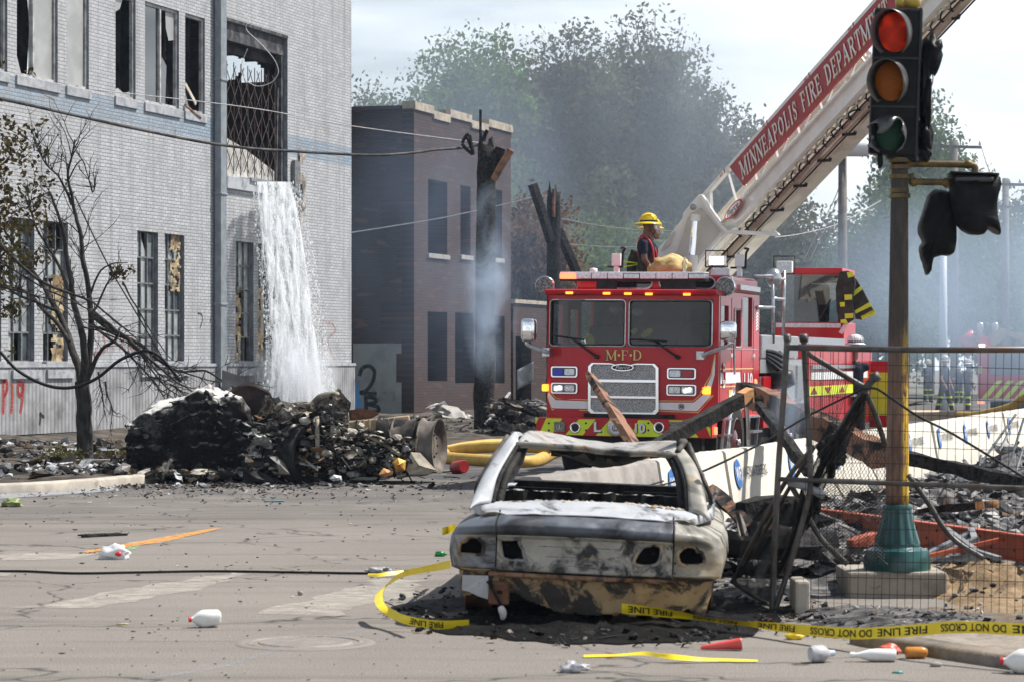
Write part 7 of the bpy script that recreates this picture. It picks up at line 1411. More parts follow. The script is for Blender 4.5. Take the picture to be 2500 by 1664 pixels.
A_BAND=ash_metal('heat_blued_metal',(.13,.145,.17),soot=(.02,.02,.024),tan=(.30,.23,.09),s=(.44,.62),tn=(.60,.68),rs=(.7,.8),rough=.45)
A_PANEL=ash_metal('cream_scorched_metal',(.40,.385,.345),tan=(.38,.32,.23),s=(.47,.60),tn=(.54,.7),rs=(.64,.70),sc=2.3)
A_LOW=ash_metal('tan_scorched_metal',(.36,.265,.16),soot=(.022,.023,.027),tan=(.36,.25,.13),rust=(.20,.08,.04),s=(.47,.53),tn=(.4,.5),rs=(.58,.66),sc=1.7)
A_QTR=ash_metal('cream_ash_metal',(.36,.345,.305),tan=(.38,.28,.14),s=(.46,.68),tn=(.52,.72),rs=(.64,.72))
HW=.905;SEAM=.575
def interp1(L,z):
 for(a,xa),(b,xb)in zip(L,L[1:]):
  if z<=b:k=(z-a)/(b-a);return xa+(xb-xa)*max(0,k)
 return L[-1][1]
INS=[(.03,.13),(.2,.09),(.32,.075),(.335,.02),(.45,0),(.56,.008),(.63,.04),(.68,.12),(.708,.21)]
Y0=[(.03,.13),(.08,.12),(.30,.09),(.325,.075),(.345,.03),(.40,.055),(.555,.055),(.575,.02),(.60,-.025),(.64,-.02),(.67,.015),(.692,.06),(.708,.12)]
def wrap(u,z):
 """u in metres along the plan outline, 0 at the middle of the tail"""
 ins=interp1(INS,z);y0=interp1(Y0,z);s=1 if u>0 else-1;a=abs(u);r_=.275;zi=z;z=z-.05*min(1,a/.95)**2.5*max(0,(zi-.34)/.37)
 hw=HW-ins;flat=hw-r_;bow=.05*(min(a,flat)/flat)**2
 if a<flat:x,y=a,bow
 elif a<flat+r_*math.pi/2:th=(a-flat)/r_;x,y=flat+r_*math.sin(th),.05+r_*(1-math.cos(th))
 else:x,y=hw+.03*math.sin(min(1,(a-flat-r_*1.57)/2.4)*3.14),.05+r_+(a-flat-r_*1.5708)
 d=.016*nz((s*a*2.3,z*3,2),1,3)+.013*nz((s*a*7,z*7,5),1,2)
 p=V((s*x,y0*max(0,1-max(0,a-flat)/.35)+y+d,z));return p
LAMPS={'left_outer':[C3(*p)for p in((325,425),(340,285),(420,250),(450,205),(560,195),(590,235),(635,270),(638,330),(605,425))],'left_inner':[C3(*p)for p in((835,240),(1000,235),(1080,250),(1165,480),(1100,505),(920,495),(860,410))],'right_inner':[C4_(*p)for p in((775,330),(900,310),(1010,325),(1005,480),(950,560),(790,575),(670,530))],'right_outer':[C4_(*p)for p in((1235,470),(1240,390),(1330,325),(1400,318),(1460,340),(1480,385),(1545,410),(1550,545),(1280,555))]}
LH={k:[(q.x,q.z)for q in(Cp(*p,1,.10 if 'inner' in k else .17)for p in v)]for k,v in LAMPS.items()}
def inside(poly,x,z):
 c=False;n=len(poly)
 for i in range(n):
  (xa,za),(xb,zb)=poly[i],poly[(i+1)%n]
  if(za>z)!=(zb>z)and x<(xb-xa)*(z-za)/(zb-za)+xa:c=not c
 return c
ZL=[.035+.0108*i for i in range(63)];us=[-5.0+.09*i for i in range(38)]+[-1.6+.0125*i for i in range(257)]+[1.69+.09*i for i in range(38)]
LOWE=[(-.9,.13),(-.72,.16),(-.64,.22),(-.5,.2),(-.42,.17),(-.3,.10),(0,.07),(.35,.08),(.6,.06),(.68,.14),(.75,.07),(.9,.08)]
zones={'trunk_edge':(A_BAND,MB()),'tail_panel':(A_PANEL,MB()),'lower_panel':(A_LOW,MB()),'quarter_panel':(A_QTR,MB()),'left_quarter':(ash_metal('grey_ash_metal',(.30,.31,.33),s=(.45,.58),tn=(.7,.8)),MB())}
def zone(p,u,z):
 fl=HW-.275
 if abs(u)>SEAM:return 'lower_panel' if z<.335 and p.y<.55 else 'trunk_edge' if z>.578 and u<0 and p.y<.3 else 'quarter_panel' if u>0 else 'left_quarter'
 return 'trunk_edge' if z>.578 else 'tail_panel' if z>.335 else 'lower_panel'
gv={}
def vtx(i,j):
 if(i,j)not in gv:gv[i,j]=wrap(us[i],ZL[j])
 return gv[i,j]
for i in range(len(us)-1):
 for j in range(len(ZL)-1):
  u,z=(us[i]+us[i+1])/2,(ZL[j]+ZL[j+1])/2;p=wrap(u,z)
  if any(inside(h,p.x,p.z)for h in LH.values()):continue
  if abs(u)<1.05 and z<interp1(LOWE,p.x)+.03*nz((p.x*8,z*5,1),1,3):continue
  if abs(u)>=1.05:
   if z<.16+.03*nz((u*4,z,1)):continue
   yc=.95;
   if(p.y-yc)**2/.36**2+((z-.10)/.42)**2<1 or(p.y-3.6)**2/.36**2+((z-.10)/.42)**2<1:continue
  zones[zone(p,u,z)][1].add([vtx(i,j),vtx(i+1,j),vtx(i+1,j+1),vtx(i,j+1)],[(0,1,2,3)])
for k,(m,q)in zones.items():o=q.build('quarter_panel' if 'quarter' in k else k,m,car,local=True,smooth=True,weld=.0002,solid=.006)
def deck_z(x,y):return-.22*max(0,y-2.9)+.706+.067*min(1,max(0,(y-.12)/.45))+.012*max(0,y-.6)-.046*min(1.1,abs(x)/.80)**2.5+.006*nz((x*3,y*4,3),1,3)
q=MB()
def deckp(u,v):
 y=.10+4.1*v**1.5;hw=HW-.205+.12*min(1,max(0,y-.2)/.8);
 if y<.42:hw-=.10*((.42-y)/.32)**2
 x=(u*2-1)*hw;y2=y+(.05*(x/.6)**2+.0)*max(0,1-v*3);return V((x,y2,deck_z(x,y)if abs(u-.5)<.495 else .668))
q.grid(deckp,60,60,lambda u,v:(lambda p:abs(p.x)<.66 and .56<p.y<3.0)(deckp(u,v)));q.build('trunk_lid',A_WHITE,car,local=True,smooth=True,solid=.008)
q=MB()
for s in(-1,1):
 q.grid(lambda u,v:(lambda a,b:a.lerp(b,v)+V((0,0,.02*math.sin(math.pi*v)-.2*max(0,a.y-2.9))))(wrap(s*(.52+4.2*u),.706),V((s*(HW-.205+.12*min(1,max(0,(wrap(s*(.52+4.2*u),.706).y)-.2)/.8))-s*.02,wrap(s*(.52+4.2*u),.706).y+.02,.690+.06*min(1,3*u)))),60,4)
q.build('shoulder',A_QTR,car,local=True,smooth=True,solid=.006)
def roofz(x,y):
 t_=(y-1.12)/1.45;e=(abs(x)/.57);return 1.125+.062*math.sin(min(1,t_*1.25)*math.pi*.62)*e**1.6-.145*math.sin(math.pi*min(1,t_*1.1))*(1-e**2)+.035*(1-e)*nz((x*3,y*3,1),1,2)-.03*max(0,e-.9)*10*.3-.025*max(0,t_-.6)-.028*x
q=MB();q.grid(lambda u,v:V(((u*2-1)*(.55-.03*v),1.12+1.45*v,roofz((u*2-1)*.57,1.12+1.45*v))),44,36);q.build('roof',ash_metal('rust_tinged_ash',(.36,.36,.355),tan=(.32,.24,.16),rust=(.30,.13,.08),s=(.53,.66),tn=(.5,.62),rs=(.58,.68),sc=1.6),car,local=True,smooth=True,solid=.007)
q=MB()
hd=[V((-.55+1.1*i/30,1.10,roofz(-.55+1.1*i/30,1.12)-.012))for i in range(31)];q.tube(hd,.017,8);q.tube([p+V((0,.01,-.02))for p in hd],.012,6);q.build('rear_header',ash_metal('header_ash',(.30,.29,.27),s=(.46,.56),rs=(.55,.65)),car,local=True,smooth=True)
q=MB();q.grid(lambda u,v:V((-.38+.72*u,1.13+.1*v,roofz(-.38+.72*u,1.12)-.025-(.025+.03*math.sin(3.1*u)+.03*nz((u*9,1,2)))*v)),30,3);q.bx(.0,.07,1.14,1.2,1.02,1.07);q.build('headliner',M_CHAR,car,local=True,smooth=True)
for s in(-1,1):
 out=curve_pts([V((s*.79,.40,.70)),V((s*.745,.72,.88)),V((s*.68,1.02,1.03)),V((s*.58,1.32,1.165-.028*s)),V((s*.55,1.62,roofz(.55*s,1.62)))],6);inn=curve_pts([V((s*.665,.53,.74)),V((s*.64,.72,.91)),V((s*.60,.92,1.02)),V((s*.555,1.08,1.10-.015*s)),V((s*.54,1.13,1.12-.016*s))],6);n=len(out)
 q=MB();q.grid(lambda u,v:(lambda i:out[i].lerp(inn[i],v)+V((s*.018*math.sin(math.pi*v),-.012*math.sin(math.pi*v),.012*math.sin(math.pi*v))))(min(n-1,int(round(u*(n-1))))),n-1,8);q.build('rear_pillar',A_QTR if s>0 else A_WHITE,car,local=True,smooth=True,solid=.02,soff=0)
 q=MB();q.tube([p+V((-s*.012,.012,-.008))for p in inn],.017,7);q.tube([p+V((-s*.05,.09,-.01))for p in inn],.028,7);q.build('window_channel',M_CHAR,car,local=True,smooth=True)
 q=MB();q.tube([V((s*.56,1.12,1.115)),V((s*.60,1.4,1.18)),V((s*.585,1.9,roofz(.57,1.9)-.01)),V((s*.565,2.5,roofz(.55,2.5))),V((s*.66,2.9,.93)),V((s*.74,3.2,.80))],[.02,.024,.024,.024,.03,.03],8);q.tube([V((s*.60,1.75,1.17)),V((s*.74,1.72,.80)),V((s*.80,1.7,.3))],[.022,.035,.045],8);q.build('door_pillar',mat('sooty_pillar',(.03,.028,.026),(.12,.11,.1),.7,scale=6),car,local=True,smooth=True)
 q=MB();dl=curve_pts([V((s*.63,1.30,1.17)),V((s*.70,1.05,1.03)),V((s*.785,.92,.86)),V((s*.80,.95,.79))],6);q.tube(dl,.016,7);q.tube([V((s*.8,.95,.785)),V((s*.83,1.7,.79)),V((s*.83,3.0,.79))],.016,7);q.build('door_frame',mat('sooty_pillar',(.03,.028,.026)),car,local=True,smooth=True)
q=MB();q.grid(lambda u,v:V((-.64+1.28*u,.93+.05*math.sin(u*40),.2+(.62+.012*nz((u*14,1,4),1,3))*v)),70,5);q.bx(-.7,.7,.95,3.1,.15,.2)
for x in(-.42,.40):q.bx(x-.22,x+.22,1.7,1.8,.2,.80)
q.bx(-.68,.68,2.7,2.9,.3,.80);q.build('interior',M_CHAR,car,local=True)
q=MB();q.grid(lambda u,v:V((-.64+1.28*u,.925+.06*v,.818+.014*nz((u*16,v,7),1,3))),70,2);q.build('shelf_rim',mat('grey_ash_rim',(.14,.14,.14),(.4,.4,.38),.9,scale=18,bmp=.6),car,local=True,smooth=True)
q=MB();rr=random.Random(8)
for _ in range(150):x=rr.uniform(-.62,.62);y=rr.gauss(.585,.03);q.blob(V((x,y,deck_z(x,.55)-.002)),(rr.uniform(.01,.04),.018,rr.uniform(.006,.02)),1,.4,1.5,None,rr.random()*60)
q.build('ash_crust',bits_mat('ash_crust_bits',[(.5,.42,.3),(.58,.54,.46),(.35,.25,.15),(.6,.6,.58),(.1,.09,.08),(.45,.33,.2)]),car,local=True)
for k,h in LH.items():
 q=MB();cx=sum(p[0]for p in h)/len(h);cz=sum(p[1]for p in h)/len(h)
 def ony(x,z):
  bu_=min((abs(wrap(u_*.01,z).x-x),u_)for u_ in range(-110,111))[1]*.01;return wrap(bu_,z).y
 rim=[V((x,ony(x,z)+.004,z))for x,z in h];C_=curve_pts(rim+[rim[0]],4);q.tube([p+V((nz(p*1.0,20)*.006,-.002,nz(p+V((4,4,4)),20)*.006))for p in C_],.013,6);q.build('lamp_rim',ash_metal('lamp_rim_'+k,(.26,.26,.26)if 'inner' in k else(.22,.18,.14),s=(.5,.6),rs=(.72,.8)if 'inner' in k else(.5,.64),sc=3),car,local=True,smooth=True)
 q=MB();d_=.2;bk_=[V((cx+(x-cx)*1.05,ony(cx,cz)+d_,cz+(z-cz)*1.05))for x,z in h];n=len(h);f2=[V((cx+(p.x-cx)*1.02,p.y+.012,cz+(p.z-cz)*1.02))for p in rim];q.add(f2+bk_,[(i,(i+1)%n,n+(i+1)%n,n+i)for i in range(n)]+[tuple(range(n,2*n))]);q.build('lamp_socket',M_SOOT,car,local=True)
q=MB()
for s in(-1,1):q.tube([wrap(s*SEAM,z)+V((0,-.003,0))for z in[.34+.02*i for i in range(21)]],.006,5)
q.tube([wrap(-SEAM+.0182*i,.333)+V((0,-.012,0))for i in range(64)],.008,5);q.tube([wrap(-SEAM+.0182*i,.577)+V((0,.01,0))for i in range(64)],.007,5);q.build('panel_seam',M_CHAR,car,local=True,smooth=True)
q=MB();q.grid(lambda u,v:wrap(-.56+1.12*u,.343+(.04+.014*nz((u*9,1,1)))*v)+V((0,-.005,0)),60,3);q.build('lid_edge',ash_metal('pale_lid_edge',(.46,.48,.52),s=(.56,.70),tn=(.7,.8),rs=(.62,.72),sc=2),car,local=True,smooth=True)
q=MB();q.grid(lambda u,v:wrap(-.62+1.24*u,.325-.03*v)+V((0,-.03-.02*v,0)),50,2);q.build('bumper_flange',ash_metal('rust_flange',(.30,.18,.12),s=(.5,.62),rs=(.42,.55),sc=2),car,local=True,smooth=True,solid=.006)
q=MB();A=Cp(*C3(700,1060),1,.05);B=Cp(*C3(965,780),1,.05);q.bx(A.x,B.x,.0,.1,A.z,B.z);q.build('crash_bracket',M_RUST,car,local=True,bevel=.012)
q=MB();A=Cp(*C3(800,930),1,-.005);B=Cp(*C3(870,890),1,-.005);q.bx(A.x,B.x,-.006,.004,A.z,B.z);q.tube(curve_pts([Cp(*C3(700,760),1,-.02),Cp(*C3(760,900),1,-.03),Cp(*C3(840,1060),1,-.04),Cp(*C3(870,1150),1,-.05)],5),[.02,.02,.014,.014,.012,.012,.01,.01,.01,.01,.01,.01,.01,.01,.01,.01],6);q.build('hanging_strip',M_CHAR,car,local=True)
q=MB();q.tube(curve_pts([Cp(*C3(850,1100),1,-.05),Cp(*C3(880,1190),1,-.07),Cp(*C3(870,1265),1,-.07)],4),[.02,.024,.026,.026,.024,.022,.02,.015,.01],7);q.build('melted_drip',M_ASHW,car,local=True,smooth=True)
q=MB();A=[Cp(*C3(*p),1,.03)for p in((362,690),(690,700),(700,860),(690,1000),(560,960),(440,900),(355,880))];q.prism([(p.x,p.z)for p in A],.01,T=lambda x,z,h:V((x,.028-h+.012*nz((x*9,z*9,2)),z)));q.build('bumper_corner',ash_metal('pale_blue_ash',(.46,.48,.52),s=(.6,.7),tn=(.7,.8),rs=(.68,.76)),car,local=True)
q=MB();rr=random.Random(4)
for _ in range(70):
 x=rr.uniform(-.58,.6);z=rr.choice([rr.uniform(.35,.56),rr.uniform(.16,.3)]);w_=rr.uniform(.004,.011);p=wrap(x,z);q.lathe([(w_,-.003),(0,-.004)],Matrix.Translation(p)@Matrix.Rotation(R(90),4,'X')@Matrix.Translation((0,0,.006)),7,cap=False)
q.build('bolt_hole',M_CHAR,car,local=True)
q=MB()
for u0,u1,z in((-.25,.25,.44),(-.3,.28,.505),(-.2,.2,.385)):q.tube([wrap(u0+(u1-u0)*i/20,z)for i in range(21)],.007,6)
for u in(-.12,.02,.18,.33):q.tube([wrap(u,.17+.012*i)+V((0,.0,0))for i in range(12)],.011,6)
q.build('pressed_rib',A_LOW,car,local=True,smooth=True)
for x,y in((-.74,.95),(.74,.95),(-.74,3.6),(.74,3.6)):
 q=MB();Mx=Matrix.Translation((x,y,.17))@Matrix.Rotation(R(90),4,'Y');q.lathe([(.08,-.1),(.19,-.1),(.2,-.09),(.17,-.05),(.17,.05),(.2,.09),(.19,.1),(.15,.05),(.06,.06)],Mx,22);q.build('wheel',M_RUST,car,local=True,smooth=True,auto=40)
q=MB();q.bx(-.7,.7,.3,4.1,.12,.2);q.tube([V((-.5,.5,.2)),V((.5,.5,.16))],.05,8);q.build('underbody',M_CHAR,car,local=True)
q=MB();cxy=CM@V((0,1.2,0))
def scorch(u,v):
 a=u*6.2832;r_=v*(1+.2*nz((math.cos(a)*2,math.sin(a)*2,1),1,3));x=cxy.x+.05+1.28*r_*math.cos(a);y=cxy.y-.18+2.1*r_*math.sin(a);h=(1-v**3)*(.045+.05*nz((x*5,y*3,2),1,4)+.03*nz((x*15,y*9,3),1,3));return V((x,y,max(.004,h)+.004))
q.grid(scorch,140,60);tag(q.build('charred_debris',mat('char_pool',(.003,.003,.0035),(.008,.0075,.007),.6,scale=6,bmp=1,bs=40,c3=(.05,.045,.04),s3=14,lo3=.68,hi3=.8,spec=.08),smooth=True),'black melted char and ash pooled on the road under the burned sedan','char',kind='stuff')
q=MB();rr=random.Random(14)
for _ in range(650):
 a=rr.uniform(0,6.28);r_=rr.uniform(.55,1.2);x=cxy.x+.1+1.3*r_*math.cos(a);y=cxy.y-.1+2.0*r_*math.sin(a);chunk(q,V((x,y,.025)),rr.uniform(.015,.075))
tag(q.build('charred_debris',bits_mat('char_bits',[(.005,.005,.005),(.01,.01,.011),(.015,.015,.015),(.008,.008,.007),(.03,.028,.025),(.16,.15,.14),(.05,.03,.02),(.006,.006,.007)],.6),norm=False),'black flakes and scraps strewn round the burned sedan','debris',kind='stuff')
# ================================================================ burned truck wreck on the left
zW=lambda u,v:(280+u/2.805,900+v/2.805)
DW=37.6
def WP(u,v,d=0):return P(*zW(u,v),DW+d)
wk=thing('burned_truck','burned-out truck wreck, its black cab collapsed under white ash, bare wheels at right','truck',G(560,1186))
q=MB()
top=[(80,410),(110,385),(200,320),(300,268),(420,235),(560,170),(640,158),(700,190),(780,185),(850,225),(900,300),(935,370)];bot=[(130,780),(160,780),(240,790),(330,795),(420,795),(540,795),(620,795),(700,795),(780,795),(840,795),(870,790),(880,780)]
def cabm():
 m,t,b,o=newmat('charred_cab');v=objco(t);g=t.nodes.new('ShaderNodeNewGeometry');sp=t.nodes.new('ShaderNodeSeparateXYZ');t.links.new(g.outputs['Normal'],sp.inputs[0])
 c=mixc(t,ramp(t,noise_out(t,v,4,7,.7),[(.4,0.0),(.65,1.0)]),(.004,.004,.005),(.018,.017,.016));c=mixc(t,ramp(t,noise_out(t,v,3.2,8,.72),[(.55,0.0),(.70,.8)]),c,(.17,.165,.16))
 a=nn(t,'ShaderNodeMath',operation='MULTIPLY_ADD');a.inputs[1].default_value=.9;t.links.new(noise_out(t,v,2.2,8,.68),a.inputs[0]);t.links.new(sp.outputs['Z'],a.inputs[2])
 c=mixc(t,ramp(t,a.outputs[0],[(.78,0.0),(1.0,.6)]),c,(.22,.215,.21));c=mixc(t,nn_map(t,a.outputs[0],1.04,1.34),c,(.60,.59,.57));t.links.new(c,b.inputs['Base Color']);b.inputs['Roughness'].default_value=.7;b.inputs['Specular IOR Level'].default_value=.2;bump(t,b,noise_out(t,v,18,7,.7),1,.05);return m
def nn_map(t,s,a,b_):k=nn(t,'ShaderNodeMapRange');k.inputs['From Min'].default_value=a;k.inputs['From Max'].default_value=b_;t.links.new(s,k.inputs[0]);return k.outputs[0]
def cabf(u,v):
 k=u*11;i=min(10,int(k));f=k-i;t_=tuple(top[i][c]+(top[i+1][c]-top[i][c])*f for c in(0,1));b_=tuple(bot[i][c]+(bot[i+1][c]-bot[i][c])*f for c in(0,1))
 if v<.32:w_=v/.32;p=WP(t_[0],t_[1],1.5*(1-w_));p.z+=.06*math.sin(math.pi*w_);
 else:
  w_=(v-.32)/.68;x=t_[0]+(b_[0]-t_[0])*w_**1.3;y=t_[1]+(b_[1]-t_[1])*w_;d=-.10*math.sin(w_*3.0)+.10*math.floor(w_*4.2)/4+.25*w_*(1 if w_>.5 else .5);p=WP(x,y,d)
 n=V((nz(p,2.2,4),nz(p+V((7,1,1)),2.2,4),nz(p+V((1,9,2)),2.6,4)));fold=.018*math.sin(p.z*21+3*nz(p,1.1,2))if v>.4 else 0;return p+n*.075+V((nz(p,9,2),nz(p+V((2,2,2)),9,3),nz(p+V((5,1,1)),9,2)))*.035+V((0,fold,0))
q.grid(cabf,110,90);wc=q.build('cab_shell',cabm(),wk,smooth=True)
q=MB();rr=random.Random(77)
for _ in range(150):u,v=rr.random(),.3+.7*rr.random();p=cabf(u,v);chunk(q,p+V((0,-.03,0)),rr.uniform(.04,.15),rr.random()*.99)
q.build('burnt_flakes',bits_mat('cab_bits',[(.006,.006,.006),(.012,.012,.012),(.02,.02,.02),(.008,.008,.008),(.05,.048,.045),(.012,.011,.01),(.16,.15,.14)]),wk,norm=False)['kind']='stuff'
q=MB();P6=[(780,175),(830,130),(900,112),(960,118),(1050,160),(1078,215),(1060,260),(1000,300),(1050,370),(960,380),(930,330),(900,270),(850,220)]
q.prism([zW(*p)for p in P6],.09,T=lambda x,y,h:P(x,y,DW+.5+h+.06*nz((x*.05,y*.05,1))));q.tube([WP(*p,.45)for p in P6[:8]],.03,6);q.build('curled_hood',mat('burnt_brown_panel',(.022,.015,.014),(.05,.035,.03),.5,scale=4,bmp=.5),wk,smooth=True,auto=30)
q=MB();q.prism([zW(*p)for p in((735,5),(900,60),(965,115),(880,110),(790,120),(735,170))],.05,T=lambda x,y,h:P(x,y,DW+1.2+h));q.build('bent_panel',mat('soot_grey_panel',(.06,.06,.065),(.13,.13,.135),.5,scale=3),wk)
q=MB();q.blob(WP(650,145,.8),(.2,.12,.05),2,.2);rr=random.Random(2);[chunk(q,WP(rr.gauss(1010,55),rr.gauss(500,38),-.35+rr.uniform(-.12,.05)),rr.uniform(.08,.22),rr.random()*.44)for _ in range(26)];q.build('melted_alloy',mat('white_metal_melt',(.45,.45,.43),(.2,.2,.19),.5,.3,scale=6,bmp=.4),wk,norm=False)
def wwheel(c,r_,w_,ax,m,tyre=False):
 d=V(ax).normalized();Mx=Matrix.Translation(c)@d.to_track_quat('Z','Y').to_matrix().to_4x4();q=MB()
 q.lathe([(r_*.3,-w_*.2),(r_*.55,-w_*.35),(r_*.93,-w_*.5),(r_,-w_*.5),(r_*.9,-w_*.42),(r_*.86,0),(r_*.9,w_*.42),(r_,w_*.5),(r_*.93,w_*.5),(r_*.82,w_*.3),(r_*.5,w_*.1),(r_*.2,w_*.2),(0,w_*.2)],Mx,34,cap=False);o=q.build('wheel_rim',m,wk,smooth=True,auto=50)
 q=MB();
 for k in range(8):a=k*.785;q.lathe([(r_*.045,0),(r_*.04,.02),(0,.025)],Mx@Matrix.Translation((r_*.38*math.cos(a),r_*.38*math.sin(a),w_*.12)),7)
 q.build('lug_nut',M_CHAR,o)
 if tyre:q=MB();q.lathe([(r_*.95,-w_*.5),(r_*1.16,-w_*.55),(r_*1.22,0),(r_*1.16,w_*.5),(r_*.95,w_*.5)],Mx,40,lambda a,h:1+.05*nz((math.cos(a)*2,math.sin(a)*2,h*4),1,3),cap=False);q.build('burnt_tyre',M_CHAR,o,smooth=True)
MRIM=mat('scorched_rim',(.10,.085,.072),(.05,.04,.034),.6,.35,scale=6,c3=(.03,.03,.03),s3=3,lo3=.55,hi3=.66)
MRIMP=mat('pale_scorched_rim',(.21,.19,.165),(.12,.10,.085),.6,.3,scale=5,c3=(.12,.06,.035),s3=3,lo3=.6,hi3=.7)
wwheel(WP(1270,590,-.1),.38,.5,(.75,-.66,0),M_CHAR,True);wwheel(WP(1180,600,.1),.4,.3,(.75,-.66,0),M_CHAR,True);wwheel(WP(2010,500,.25),.37,.34,(.968,-.25,0),MRIM);wwheel(WP(2170,525,.05),.40,.24,(.968,-.25,0),MRIMP)
q=MB();q.tube([WP(1800,455,.3),WP(1990,470,.28)],.29,20);q.tube([WP(2050,480,.25),WP(2130,500,.1)],.27,20);q.build('brake_drum',M_CHAR,wk,smooth=True,auto=40,split=True)
q=MB();q.box(WP(1770,390,.3),(1.05,.28,.2),Matrix.Rotation(-.1,4,'Y'));
for k in range(7):q.box(WP(1660+42*k,385-3*k,.14),(.03,.03,.16))
q.build('chassis_rail',mat('tan_burnt_frame',(.44,.35,.22),(.26,.2,.13),.75,.1,scale=6,c3=(.05,.04,.03),s3=4,lo3=.55,hi3=.65),wk,bevel=.015)
q=MB();q.prism([zW(*p)for p in((1600,280),(1700,272),(1790,285),(1810,310),(1740,345),(1610,350))],.2,T=lambda x,y,h:P(x,y,DW+.5+h));q.build('axle_cover',M_RUST,wk)
q=MB();q.tube(curve_pts([WP(1290,260),WP(1350,240),WP(1400,195),WP(1440,180),WP(1510,172),WP(1535,190)],5),.045,8);q.tube([WP(1100,280),WP(1150,235)],.045,7);q.tube(curve_pts([WP(940,700,-.3),WP(1100,640,-.3),WP(1260,740,-.4)],5),.03,6);q.tube(curve_pts([WP(1600,420,-.1),WP(1780,480,-.3),WP(1960,590,-.4)],5),.028,6);q.tube([WP(1385,340,-.4),WP(1390,580,-.45)],.035,6);q.tube(curve_pts([WP(330,760,-.35),WP(350,680,-.35),WP(390,620,-.3)],4),.03,6);q.build('bent_tube',mat('ash_coated_tube',(.30,.27,.21),(.08,.07,.06),.8,scale=6),wk,smooth=True,split=True)
q=MB();q.blob(WP(1500,270,.1),(.22,.2,.24),3,.45,1.6,seed=3);q.blob(WP(1230,310,.1),(.32,.25,.18),3,.5,1.8,seed=6);q.blob(WP(1370,330,.15),(.4,.25,.2),3,.5,2,seed=11);q.blob(WP(1080,340,.2),(.18,.2,.28),3,.5,2.2,seed=13);q.blob(WP(1110,430,.3),(.4,.3,.3),3,.6,2.4,seed=15);q.blob(WP(1400,470,.3),(.5,.3,.35),3,.55,2.4,seed=16)
q.blob(WP(1600,520,.4),(.6,.3,.3),3,.6,2.4,seed=17);q.blob(WP(1500,640,.4),(1.0,.3,.25),3,.6,2.4,seed=19);q.build('engine_block',mat('ashy_engine',(.045,.04,.036),(.22,.20,.165),.9,scale=16,bmp=1,bs=24,c3=(.01,.01,.01),s3=4,lo3=.48,hi3=.6,bd=.04),wk)
q=MB();rr=random.Random(31)
for _ in range(1700):
 u=rr.uniform(900,2050)if rr.random()<.85 else rr.uniform(40,900);yt_=(330+max(0,u-1500)*.28-(95 if 1150<u<1580 else 0))if u>950 else 690;v=yt_+(735-yt_)*rr.random()**.8;d=rr.uniform(-.45,.35);chunk(q,WP(u,v,d),.03+.22*rr.random()**2,rr.random()*.99)
q.build('scrap_pieces',bits_mat('scrap_bits',[(.03,.03,.03),(.015,.015,.015),(.36,.33,.27),(.5,.47,.4),(.2,.19,.17),(.02,.02,.02),(.42,.40,.34),(.26,.23,.19),(.07,.07,.07),(.6,.58,.53),(.20,.11,.05),(.45,.44,.42)]),wk,norm=False)['kind']='stuff'
for nm,lab,cat,px,d,m in(('bent_sheet','pale bent sheet of metal leaning against the last wheel of the burned truck','metal sheet',[(2000,690),(2030,570),(2090,575),(2200,690),(2150,715),(2020,722)],-.5,mat('pale_scorched_sheet',(.40,.36,.29),(.22,.2,.16),.7,scale=4,bmp=.3)),('bent_sheet','dark curled grey metal shell lying before the axle of the burned truck','metal sheet',[(1060,600),(1110,600),(1160,650),(1200,720),(1130,715),(1110,640)],-.55,mat('grey_burnt_sheet',(.16,.15,.14),(.28,.27,.25),.6,scale=5)),('bent_sheet','long black charred panel slanting at the foot of the burned truck','metal sheet',[(880,690),(960,690),(1190,785),(1000,800),(880,795)],-.6,M_CHAR),('bent_sheet','dull grey curled panel at the left end of the burned truck','metal sheet',[(0,690),(60,640),(110,660),(90,700),(30,740),(0,735)],-.5,mat('grey_burnt_sheet',(.1,.1,.1))),('yellow_scrap','crumpled yellow packet among the scrap by the burned truck','packet',[(1905,640),(1940,610),(1990,630),(1985,690),(1930,700)],-.65,mat('yellow_packet',(.62,.38,.04),(.35,.15,.03),.6,scale=8)),('orange_scrap','flattened orange carton below the yellow packet by the burned truck','carton',[(1810,720),(1840,680),(1905,700),(1900,720),(1850,735)],-.7,mat('orange_carton',(.55,.30,.10),(.4,.15,.08),.7,scale=8)),('paper_scrap','crumpled white paper at the foot of the burned truck','paper',[(1475,750),(1500,727),(1550,735),(1548,757),(1500,762)],-.75,mat('white_paper',(.6,.6,.62),(.45,.45,.48),.8,scale=9))):
 q=MB();n=len(px);cu=sum(p[0]for p in px)/n;cv=sum(p[1]for p in px)/n;vs=[];
 for f in(0,.5,1):vs+=[WP(cu+(u-cu)*max(f,.02),cv+(v-cv)*max(f,.02),d-.10*(1-f)+.05*nz((u*.02,v*.02,f*3)))for u,v in px]
 q.add(vs,[(k*n+i,k*n+(i+1)%n,(k+1)*n+(i+1)%n,(k+1)*n+i)for k in range(2)for i in range(n)]);tag(q.build(nm,m,solid=.012),lab,cat)
q=MB();wc_=G(560,1165)
q.grid(lambda u,v:(lambda a:V((wc_.x+2.9*v*math.cos(a)*(1+.2*nz((math.cos(a),math.sin(a),4),2)),wc_.y+1.2+3.0*v*math.sin(a),.006+(.15*(1-v)+.05*nz((v*9,a*5,1),1,3))*(1-v**4))))(u*6.2832),90,30);tag(q.build('charred_debris',mat('char_pool',(.006,.006,.007)),smooth=True),'black char spread on the road beneath the burned truck','char',kind='stuff')
q=MB();rr=random.Random(51)
for _ in range(1300):
 sx=rr.gauss(480,330);sy_=rr.gauss(1186,16);g_=G(sx,max(1150,sy_),.01);chunk(q,g_,rr.uniform(.02,.10)*(1.3 if sy_<1190 else .6))
